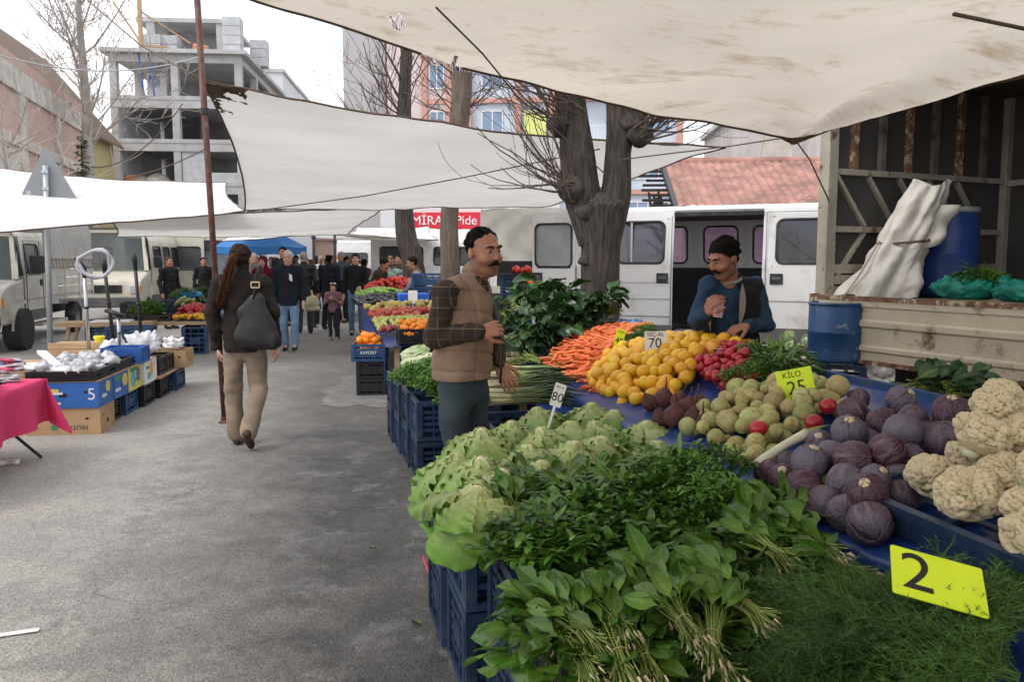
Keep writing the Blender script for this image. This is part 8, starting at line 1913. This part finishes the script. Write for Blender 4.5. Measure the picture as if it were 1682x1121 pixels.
        nf = len(bme.polygons);cc = np.empty(nf*3,np.float32);bme.polygons.foreach_get('center',cc);cc = cc.reshape(-1,3);lx,ly,lz = hl(cc[:,0],cc[:,1],cc[:,2])
        hd_ = (cc[:,2] > J['neck'][2]+.02*q)&(lz > -.13)&(np.abs(lx) < .074);mi_ = np.zeros(nf,np.int32)
        if moustache:mi_[hd_&(lz < -.040+.008*np.sin(lx*150))&(ly < .03)&(ly > -.12)&(lz > -.115)] = 2
        mi_[hd_&(cut(cc[:,0],cc[:,1],cc[:,2])/(q*.7)+.006*np.sin(lx*310)*np.sin(lz*280+ly*200) < 0)] = 1;bme.polygons.foreach_set('material_index',mi_)
    if scarf is not None:
        obj('headscarf',sdf_mesh([ell_(TH_(0,.022,.03),np.array((.092,.108,.104))*q,Mh,.02),ell_(TH_(0,.02,-.10),np.array((.088,.085,.10))*q,Mh,.04),cap(Vector(J['neck']),Vector(J['chest'])+Vector((0,-.02,.06)),.10*q,.13*q,.05,.8),ell_(TH_(0,-.12,-.02),np.array((.050,.055,.075))*q,Mh,.015,True)],max(vox,.009),folds(seed,.005,40)),scarf,t)
    # trousers
    Lp = [cap((0,0,J['pel'][2]+.06*q),(0,0,J['pel'][2]-.06*q),.135*g*q,.14*g*q,.04,.74)]
    for s in 'RL':
        an = Vector(J['an'+s]);Lp += [cap(J['hp'+s],J['kn'+s],.088*g*q*loose,.068*q*loose*legr,.035),cap(J['kn'+s],an-Vector((0,0,.0)),.066*q*loose*legr,.060*q*loose*legr,.025)]
    ff = (lambda X,Y,Z,a=folds(seed+1,.011 if vox < .01 else .007,24,5),b=folds(seed+7,.003,60,1):a(X,Y,Z)+b(X,Y,Z));kz = J['knR'][2]
    if skirt:Lp = [cap((0,0,J['pel'][2]),(0,0,.2),.15*g*q,.2*q,.04,.8)]
    if legs is not None:obj('skirt' if skirt else 'trousers',sdf_mesh(Lp,max(vox,.008),ff),legs,t)
    # shoes
    for s in 'RL':
        an = Vector(J['an'+s]);kn = Vector(J['kn'+s]);shd = (an-kn).normalized();pitch_ = 0
        toe = an+Vector((0,-.155*q,-.052*q));heel = an+Vector((0,.035*q,-.045*q))
        if an.z > .13*q:toe = an+Vector((0,-.07*q,-.125*q));heel = an+Vector((0,.06*q,.0))
        obj('shoe',sdf_mesh([cap(heel,toe,.037*q,.034*q,.02),cap(an+Vector((0,0,-.01)),heel.lerp(toe,.45),.04*q,.036*q,.03)],max(vox*.8,.007),None,lambda X,Y,Z:-(Z-.004)),shoe or MT['black_plastic'],t)
    # upper garment
    if top is not None:
        hz = hem*q;pz = J['pel']
        vs_ = .012 if not sleeve else 0;T_ = [cap(Vector(J['chest'])+Vector((0,0,.05)),(0,0,hz+.12),.155*g*q+vs_,.165*g*q+vs_,.05,.74),cap((0,0,hz+.14),(0,0,hz+.05),.165*g*q+vs_,.168*g*q+vs_,.03,.76),cap(Vector(J['shR']).lerp(Vector(J['shL']),vs_*6),Vector(J['shL']).lerp(Vector(J['shR']),vs_*6),.075*q-vs_*.2,.075*q-vs_*.2,.05),cap(Vector(J['neck'])-Vector((0,0,.06)),Vector(J['chest']),.09*q,.15*g*q,.05,.8)]
        if collar:T_.append(cap(nb-Vector((0,-.01,.03)),nb+Vector((0,.0,.035)),.078*q,.072*q,.02))
        if sleeve:
            for s in 'RL':
                e,w_ = Vector(J['el'+s]),Vector(J['wr'+s]);T_ += [cap(J['sh'+s],e,.068*q*loose,.058*q*loose,.03),cap(e,e.lerp(w_,.97),.057*q*loose,.046*q*loose,.02)]
        f1_ = (lambda X,Y,Z,a=folds(seed+2,.008,20,.7),b=folds(seed+8,.004,55,.6):a(X,Y,Z)+b(X,Y,Z))
        if quilt:
            def f1_(X,Y,Z,f0=folds(seed+2,.004,22)):
                return f0(X,Y,Z)*1.9-.002*np.abs(np.sin(PI*(Z-.02+.02*np.sin(9*X))/.105))+.010*np.exp(-((np.sin(PI*(Z-.02+.02*np.sin(9*X))/.105)/.14)**2))+.009*np.exp(-(((np.abs(X)-.075)/.007)**2))*(np.abs(Y) > .03)
        cut = lambda X,Y,Z:(hz-Z)+0*X+0*Y
        if openfront:cut = lambda X,Y,Z:np.maximum(hz-Z+0*X+0*Y,np.where(Y < -.02,openfront-np.abs(X-.0)+0*Z,-1.0))
        obj(topname or jacket,sdf_mesh(T_,max(vox,.008),f1_,cut),top,t)
    if sleevemat is not None:      # shirt or sweater under a sleeveless garment
        T_ = [cap(Vector(J['chest'])+Vector((0,0,.04)),(0,0,hem*q+.14),.132*g*q,.138*g*q,.05,.74),cap(Vector(J['neck'])-Vector((0,0,.05)),Vector(J['neck'])+Vector((0,0,.01)),.072*q,.068*q,.03),cap(J['shR'],J['shL'],.062*q,.062*q,.05)]
        for s in 'RL':e,w_ = Vector(J['el'+s]),Vector(J['wr'+s]);T_ += [cap(J['sh'+s],e,.063*q,.056*q,.03),cap(e,e.lerp(w_,.96),.055*q,.043*q,.02)]
        f2_ = (lambda X,Y,Z,a=folds(seed+5,.008,30,.8),b=folds(seed+6,.004,70,.6):a(X,Y,Z)+b(X,Y,Z));o = obj('shirt',sdf_mesh(T_,max(vox,.007),f2_,lambda X,Y,Z:(hem*q+.02-Z)+0*X+0*Y),sleevemat,t)
    return t,J
def pz(px,D):p = PD(px,430,D);return Vector((p.x,p.y,0))
C_ = {}
def fb(nm,c,**kw):
    if nm not in C_:C_[nm] = fab(nm,c,**kw)
    return C_[nm]
DEN = fb('denim',(.10,.17,.27),sc=4,var=.35);DEND = fb('denim_dark',(.045,.06,.075),sc=4,var=.3);BLKC = fb('black',(.014,.014,.016));NAVY = fb('navy',(.014,.017,.026));LEA = pm('leather_black',(.014,.014,.016),.42,.25,8,.25,60)
# --- woman walking away
WB = fb('brown_wool',(.022,.016,.015),bump=.8);KH = fb('khaki',(.235,.185,.135),sc=4)
wl = pz(396,6.85)
woman,JW = person('woman seen from behind in dark jacket and beige trousers walking up the lane',wl,PI+R(4),1.69,dict(elR=(.25,-.02,1.13),wrR=(.27,.02,.86),elL=(-.235,-.04,1.12),wrL=(-.225,.02,.84),knL=(-.105,.03,.49),anL=(-.085,.03,.085),hpL=(-.09,0,.9),hpR=(.09,0,.9),knR=(.105,.04,.49),anR=(.095,-.24,.16)),(0,0,R(-8)),top=WB,legs=KH,shoe=pm('brown_shoe',(.05,.028,.018),.6,.2),hair='pony',hairmat=hm('dark',(.03,.018,.014)),skinm=SKL,vox=.006,hem=.83,fingers=True,loose=1.1,seed=4,legr=1.06,girth=.98,topname='jacket')
hd = Vector(JW['hd']);pts = [hd+Vector((.01,.10,.04)),hd+Vector((.03,.135,.0)),hd+Vector((.07,.14,-.10)),hd+Vector((.11,.13,-.22)),hd+Vector((.15,.11,-.33)),hd+Vector((.165,.09,-.40))]
pr_ = [cap(pts[i],pts[i+1],(.022,.03,.034,.036,.03,.014)[i],(.03,.034,.036,.03,.014,.006)[i],.02,.75) for i in range(5)]
obj('ponytail',sdf_mesh(pr_,.005,lambda X,Y,Z,f=folds(8,.005,130,.15):f(X,Y,Z)),hm('auburn',(.095,.042,.022)),woman)
m = MB();rr = random.Random(2)
for k in range(260):
    o_ = Vector((rr.gauss(0,.013),rr.gauss(0,.012),rr.gauss(0,.008)));m.tube([pts[i]+o_*(.8,1.1,1.3,1.4,1.2,.8)[i]+Vector((0,.01,0)) for i in range(6)],[.0016]*5+[.0005],3,cap=False)
m.build('hair_strands',bpy.data.materials['hair_auburn'],woman,True)['kind'] = 'stuff'
m = MB();m.tube([hd+Vector((.012+.034*math.cos(a),.108,.035+.034*math.sin(a))) for a in np.linspace(0,2*PI,13)],.006,6);m.build('hair_tie',BLKC,woman,True)
# shoulder bag (carried, a thing of its own)
bgm = pm('bag_leather',(.012,.012,.013),.5,.2,10,.2,60);wM = Matrix.Translation(wl) @ Matrix.Rotation(PI+R(4),4,'Z')
bg_ = thing('shoulder_bag','black leather shoulder bag hanging on the walking woman','bag',wM @ Vector((-.15,.15,.84)),PI+R(4));bg_.scale = (.86,.72,1)
def bagsdf():
    P = [cap((.13,0,.30),(-.02,0,.42),.055,.035,.05,.8),cap((.12,.0,.06),(-.15,.02,.05),.055,.058,.06,.9),cap((.16,0,.10),(.02,0,.38),.055,.04,.06,.8),cap((-.14,.02,.10),(-.03,0,.38),.055,.04,.06,.8),ell_((-.01,.01,.18),(.13,.07,.17),None,.05)]
    return sdf_mesh(P,.008,folds(6,.006,18))
obj('pouch',bagsdf(),bgm,bg_)
m = MB();m.tube([(-.06,.02,.34),(.02,.0,.46),(.0,-.04,.60),(-.03,-.12,.665),(-.03,-.2,.65)],.026,8,flat=.25);m.build('strap',bgm,bg_,True);m = MB();m.tube([(.02,.04,.40),(-.005,.02,.52)],.028,8,flat=.3);m.build('strap_loop',bgm,bg_,True)
m = MB()
for (a,b) in (((-.02,.075,.50),(.055,.075,.50)),((-.02,.075,.545),(.055,.075,.545)),((-.02,.075,.50),(-.02,.075,.545)),((.055,.075,.50),(.055,.075,.545))):m.bar(Vector(a)+Vector((-.02,-.03,.0)),Vector(b)+Vector((-.02,-.03,.0)),.009)
m.build('buckle',pm('brass',(.55,.45,.26),.3,.1,metal=.8),bg_)
# --- seller in quilted brown vest
def plaid():
    m,t,p,o = newmat('plaid');tcn = N(t,'ShaderNodeTexCoord');sx = N(t,'ShaderNodeSeparateXYZ');t.links.new(tcn.outputs['Object'],sx.inputs[0]);last = None
    def line(src,sc,w_):
        a = N(t,'ShaderNodeMath',operation='MULTIPLY');t.links.new(src,a.inputs[0]);a.inputs[1].default_value = sc;b = N(t,'ShaderNodeMath',operation='FRACT');t.links.new(a.outputs[0],b.inputs[0]);c = N(t,'ShaderNodeMath',operation='LESS_THAN');t.links.new(b.outputs[0],c.inputs[0]);c.inputs[1].default_value = w_;return c.outputs[0]
    mx_ = N(t,'ShaderNodeMath',operation='MAXIMUM');t.links.new(line(sx.outputs['Z'],19,.07),mx_.inputs[0]);t.links.new(line(sx.outputs['Y'],17,.07),mx_.inputs[1])
    mi = N(t,'ShaderNodeMix',data_type='RGBA');t.links.new(mx_.outputs[0],mi.inputs[0]);mi.inputs[6].default_value = (.040,.021,.014,1);mi.inputs[7].default_value = (.16,.11,.075,1)
    m2 = N(t,'ShaderNodeMix',data_type='RGBA');q = N(t,'ShaderNodeMath',operation='MULTIPLY');t.links.new(line(sx.outputs['Z'],9.5,.5),q.inputs[0]);q.inputs[1].default_value = .55;t.links.new(q.outputs[0],m2.inputs[0]);t.links.new(mi.outputs[2],m2.inputs[6]);m2.inputs[7].default_value = (.018,.012,.010,1)
    t.links.new(m2.outputs[2],p.inputs['Base Color']);p.inputs['Roughness'].default_value = .9;return m
VEST = fb('brown_quilt',(.25,.165,.12),bump=.2);vl = pz(760,4.35)
man,JM = person('man with moustache in a quilted brown vest looking over his shoulder at the stall',vl,R(62),1.735,dict(shR=(-.075,-.16,1.39),elR=(-.135,-.16,1.16),wrR=(.10,-.20,1.195),shL=(.06,.17,1.40),elL=(.16,.20,1.17),wrL=(.19,.10,.99),hd=(.115,-.03,1.605),neck=(.06,-.0,1.45),chest=(.02,0,1.26)),(R(8),R(-4),R(-24)),top=VEST,legs=DEND,hair='receding',hairmat=HB,skinm=SK,vox=.005,moustache=True,sleeve=False,sleevemat=plaid(),quilt=True,hem=.94,girth=1.04,seed=11,topname='vest',fingers=True,hands=dict(R=dict(d=(.9,.1,.2),n=(.3,.9,-.1),curl=.95),L=dict(d=(.45,-.35,-.8),n=(.2,.2,-.5),curl=.25)),collar=True)
m = MB();pth = [Vector((*rot2(p[:2],-R(62)),p[2])) for p in ((.175,-.16,1.36),(.20,-.15,1.2),(.205,-.14,1.05),(.20,-.13,.92))];m.tube(pth,.008,6);m.build('zip',MT['dark_metal'],man,True)
# --- man in blue sweater and open dark vest
BLUW = fb('blue_knit',(.024,.050,.095),bump=.6);DV = fb('black_vest',(.015,.016,.018));bl_ = pz(1203,5.35)
sel,JS = person('man with moustache in blue sweater and open black vest counting money behind the table',bl_,R(-30),1.72,dict(shR=(-.165,-.06,1.385),elR=(-.235,-.08,1.17),wrR=(-.225,-.27,1.235),shL=(.165,.06,1.385),elL=(.205,-.08,1.145),wrL=(.03,-.27,1.155),hd=(-.09,-.12,1.575),neck=(-.02,-.02,1.43),chest=(0,0,1.24)),(R(26),R(3),R(-28)),top=DV,legs=DEND,hair='bushy',hairmat=HB,skinm=SKD,vox=.005,moustache=True,sleeve=False,sleevemat=BLUW,hem=.80,girth=1.1,seed=21,topname='vest',fingers=True,hands=dict(R=dict(d=(.15,-.35,.5),n=(.7,.4,0),curl=.85),L=dict(d=(-.9,-.25,-.2),n=(-.1,.2,-.9),curl=.5)),openfront=.085,collar=False)
BEI = fb('beige_lining',(.24,.20,.165))
for s in (-1,1):      # turned-out beige collar flaps and front edges
    m = MB();m.grid(lambda u,v,s=s:(s*(.085+.055*math.sin(PI*min(1,u*1.3))*v*(1-.55*u)+.004),-.142-.012*v+.09*max(0,(.25-u))*2.4,1.43-u*.42),18,5);m.build('collar',BEI,sel,True)
    m = MB();m.tube([(s*.088,-.135,1.03),(s*.095,-.15,.95),(s*.10,-.145,.83)],.010,6,flat=.6);m.build('vest_edge',BEI,sel,True)
m = MB();m.tube([TJ for TJ in [Vector(JS['neck'])+Vector((.074*math.cos(a),-.012+.066*math.sin(a),.005+.022*math.sin(a))) for a in np.linspace(0,2*PI,25)]],.012,6);m.build('shirt_collar',fb('grey_shirt',(.30,.29,.28)),sel,True)
sM = Matrix.Translation(bl_);wr = Vector((-.225+.05,-.27-.04,1.235+.02));bk = thing('banknote','folded pink banknotes held by the man in blue','banknote',bl_+wr+Vector((.01,-.02,.01)),(0,R(8),R(20)))
for k in range(3):m = MB();m.box2((-.032,-.002+.003*k,-.055+.004*k),(.034,-.001+.003*k,.05+.004*k));m.build('note',pm('note_pink',(.52,.30,.33),.7,.15,30) if k == 0 else bpy.data.materials['note_pink'],bk)
# --- crowd
FV = .011
old,_ = person('old man with white hair in navy jacket and light jeans walking towards the camera',pz(473,14.2),R(4),1.74,head=(R(10),0,0),top=NAVY,legs=fb('denim_light',(.17,.26,.38),sc=4,var=.35),hair='short',hairmat=HW,skinm=SKL,vox=FV,stride=-.35,hem=.80,seed=31,girth=1.08)
m = MB();m.grid(lambda u,v:(.045+.05*u,-.155-.01*v,1.24+.11*v-.03*u),4,6);m.build('white_paper',MT['white_paper'],old);m = MB();m.bar((.0,-.165,.9),(.0,-.15,1.36),.012);m.build('zip',fb('dark_red',(.09,.01,.015)),old)
person('man in black leather coat seen from behind beside the old man',pz(499,17.6),PI+.15,1.76,top=LEA,legs=fb('grey_trouser',(.045,.045,.05)),hair='short',hairmat=HG,skinm=SKL,vox=FV,stride=.5,hem=.72,seed=32,girth=1.1)
person('balding man in long dark coat seen from behind left of the girl',pz(541,18.6),PI-.1,1.74,top=NAVY,legs=BLKC,hair='bald',hairmat=HB,skinm=SK,vox=FV,stride=.35,hem=.62,seed=33,girth=1.12)
girl,_ = person('little girl in mauve jacket eating with both hands',pz(546,16.3),0,1.12,dict(elR=(-.17,-.03,.72),wrR=(-.03,-.15,.815),elL=(.17,-.03,.72),wrL=(.03,-.15,.815)),headoff=(0,0,-.005),top=fb('mauve',(.22,.125,.145)),legs=fb('dark_legging',(.035,.032,.04)),shoe=pm('girl_shoe',(.35,.2,.18),.6),hair='girl',hairmat=HBR,skinm=SKL,vox=.009,hem=.87,seed=34,loose=1.05,girth=1.05)
m = MB();m.ell((.03,0.02,1.115),(.035,.02,.022),10,8);m.ell((-.03,.02,1.115),(.035,.02,.022),10,8);m.build('hair_bow',fb('cream',(.6,.58,.52)),girl,True)
wr_,_ = person('young woman in black jacket and blue jeans beside the girl',pz(584,17.4),R(6),1.72,dict(elL=(.25,0,1.12),wrL=(.13,-.16,1.02)),top=BLKC,legs=DEN,hair='long',hairmat=HB,skinm=SKL,vox=FV,stride=.25,hem=.88,seed=35)
b_ = thing('carrier_bag','white carrier bag hanging from the young woman in black','bag',pz(584,17.4)+Vector((.13,-.22,.70)),0);obj('pouch',sdf_mesh([ell_((0,0,.10),(.10,.06,.11),None,.03),cap((0,0,.18),(.0,0,.32),.035,.012,.04)],.01,folds(3,.006,40)),MT['white_plastic'],b_)
b_ = thing('carrier_bag','yellowish carrier bag carried low by the man in the leather coat','bag',pz(512,17.3)+Vector((0,0,.52)),0);obj('pouch',sdf_mesh([cap((-.10,0,.05),(.10,0,.05),.05,.05,.05),cap((-.09,0,.26),(.07,0,.28),.04,.03,.08),ell_((0,0,.16),(.15,.07,.14),None,.03),cap((0,0,.3),(-.02,0,.42),.03,.015,.04)],.012,folds(4,.010,30)),fb('bag_cream',(.45,.42,.28)),b_)
person('woman in burgundy headscarf behind the walking woman',pz(432,17.0),R(-8),1.66,top=fb('burgundy',(.12,.008,.025)),legs=BLKC,hair=None,skinm=SKL,vox=FV,scarf=fb('burgundy',(.12,.008,.025)),hem=.5,seed=36,skirt=True)
person('tall dark haired man just behind the old man',pz(465,19.8),0,1.90,top=BLKC,legs=BLKC,hair='bushy',hairmat=HB,skinm=SKD,vox=.014,seed=37)
person('grey haired man in grey blue jacket facing the camera at the back',pz(560,21),R(-20),1.80,top=fb('slate',(.06,.075,.095)),legs=BLKC,hair='short',hairmat=HG,skinm=SK,vox=.014,seed=38,girth=1.1)
person('grey bearded man partly hidden by the ponytail woman',pz(416,19.5),0,1.76,top=fb('greygreen',(.09,.10,.095)),legs=BLKC,hair='short',hairmat=HG,skinm=SKL,vox=.014,seed=39)
person('dark haired man in black at the left of the headscarf woman',pz(421,22.5),.6,1.70,top=BLKC,legs=BLKC,hair='short',skinm=SK,vox=.014,seed=40)
person('woman in orange red coat between the dark coats',pz(513,20.5),PI,1.60,top=fb('rust',(.26,.05,.025)),legs=BLKC,hair='long',hairmat=HBR,vox=.014,seed=41,hem=.6)
person('person in white far down the lane',pz(527,26),0,1.72,top=fb('white',(.55,.55,.54)),legs=DEN,hair='short',hairmat=HG,vox=.016,seed=42)
person('person in pink far down the lane',pz(507,27),0,1.62,top=fb('pink',(.40,.16,.24)),legs=BLKC,hair='long',vox=.016,seed=43)
person('person in beige behind the headscarf woman',pz(446,23),0,1.68,top=fb('beige',(.34,.28,.2)),legs=BLKC,hair='short',hairmat=HBR,vox=.016,seed=44)
person('shopper in brown sweater bending over the far stall',pz(612,15.9),R(75),1.66,dict(wrR=(.28,-.1,.92),wrL=(.3,.15,.92),elR=(.16,-.2,1.06),elL=(.18,.22,1.06)),top=fb('choco',(.05,.032,.025)),legs=BLKC,hair='short',vox=FV,lean=R(22),seed=45,skinm=SKD)
person('vendor in tan vest bending by the leaning tree',pz(692,14.9),R(-80),1.66,dict(wrR=(-.32,-.18,.98),wrL=(-.36,.1,.98),elR=(-.2,-.2,1.1),elL=(-.22,.2,1.1)),top=fb('tan',(.145,.085,.045)),legs=BLKC,hair='short',vox=FV,lean=R(14),seed=46,sleeve=False,sleevemat=fb('lilac_grey',(.26,.25,.30)),topname='vest')
person('vendor in dark brown coat behind the tomato heap, left',pz(641,20.5),R(10),1.70,top=fb('choco2',(.07,.045,.035)),legs=BLKC,hair='bald',vox=.014,seed=47,skinm=SKD)
person('vendor in dark brown coat behind the tomato heap, right',pz(656,20.2),R(-40),1.72,top=fb('choco3',(.045,.03,.026)),legs=BLKC,hair='short',vox=.014,seed=48,skinm=SKD)
person('man in black jacket standing by the beige van',pz(277,19.0),R(60),1.66,top=BLKC,legs=BLKC,hair='short',hairmat=HBR,vox=FV,seed=49)
person('man in dark jacket leaning in the van doorway',pz(334,21.5),R(30),1.66,top=BLKC,legs=BLKC,hair='short',vox=.014,seed=50)
for i,(px_,D,H_p,nm,cl,hr) in enumerate(((486,24,1.74,'dark grey',(.05,.05,.055),'short'),(570,24,1.70,'olive',(.08,.075,.045),'short'),(598,23,1.62,'plum',(.10,.03,.06),'long'),(537,25,1.68,'sky blue',(.16,.24,.36),'short'),(453,27,1.72,'charcoal',(.03,.03,.034),'bald'),(404,24,1.70,'black and grey',(.02,.02,.022),'short'),(628,26,1.70,'grey white',(.4,.4,.4),'short'))):
    person('shopper in '+nm+' clothes in the crowd far down the lane',pz(px_,D),(i*1.3) % 6,H_p,top=fb('crowd%d' % i,cl),legs=BLKC if i % 2 else DEND,hair=hr,vox=.016,seed=60+i,stride=.2)
# loose greens in the open truck net sack
herb(TK(1.10,.26,BZ+.13),.4,'long','loose limp greens lying on the teal net sack',random.Random(3),.8);herb(TK(1.2,.28,BZ+.11),1.4,'parsley','curly greens poking out of the teal net sack',random.Random(4),.7)
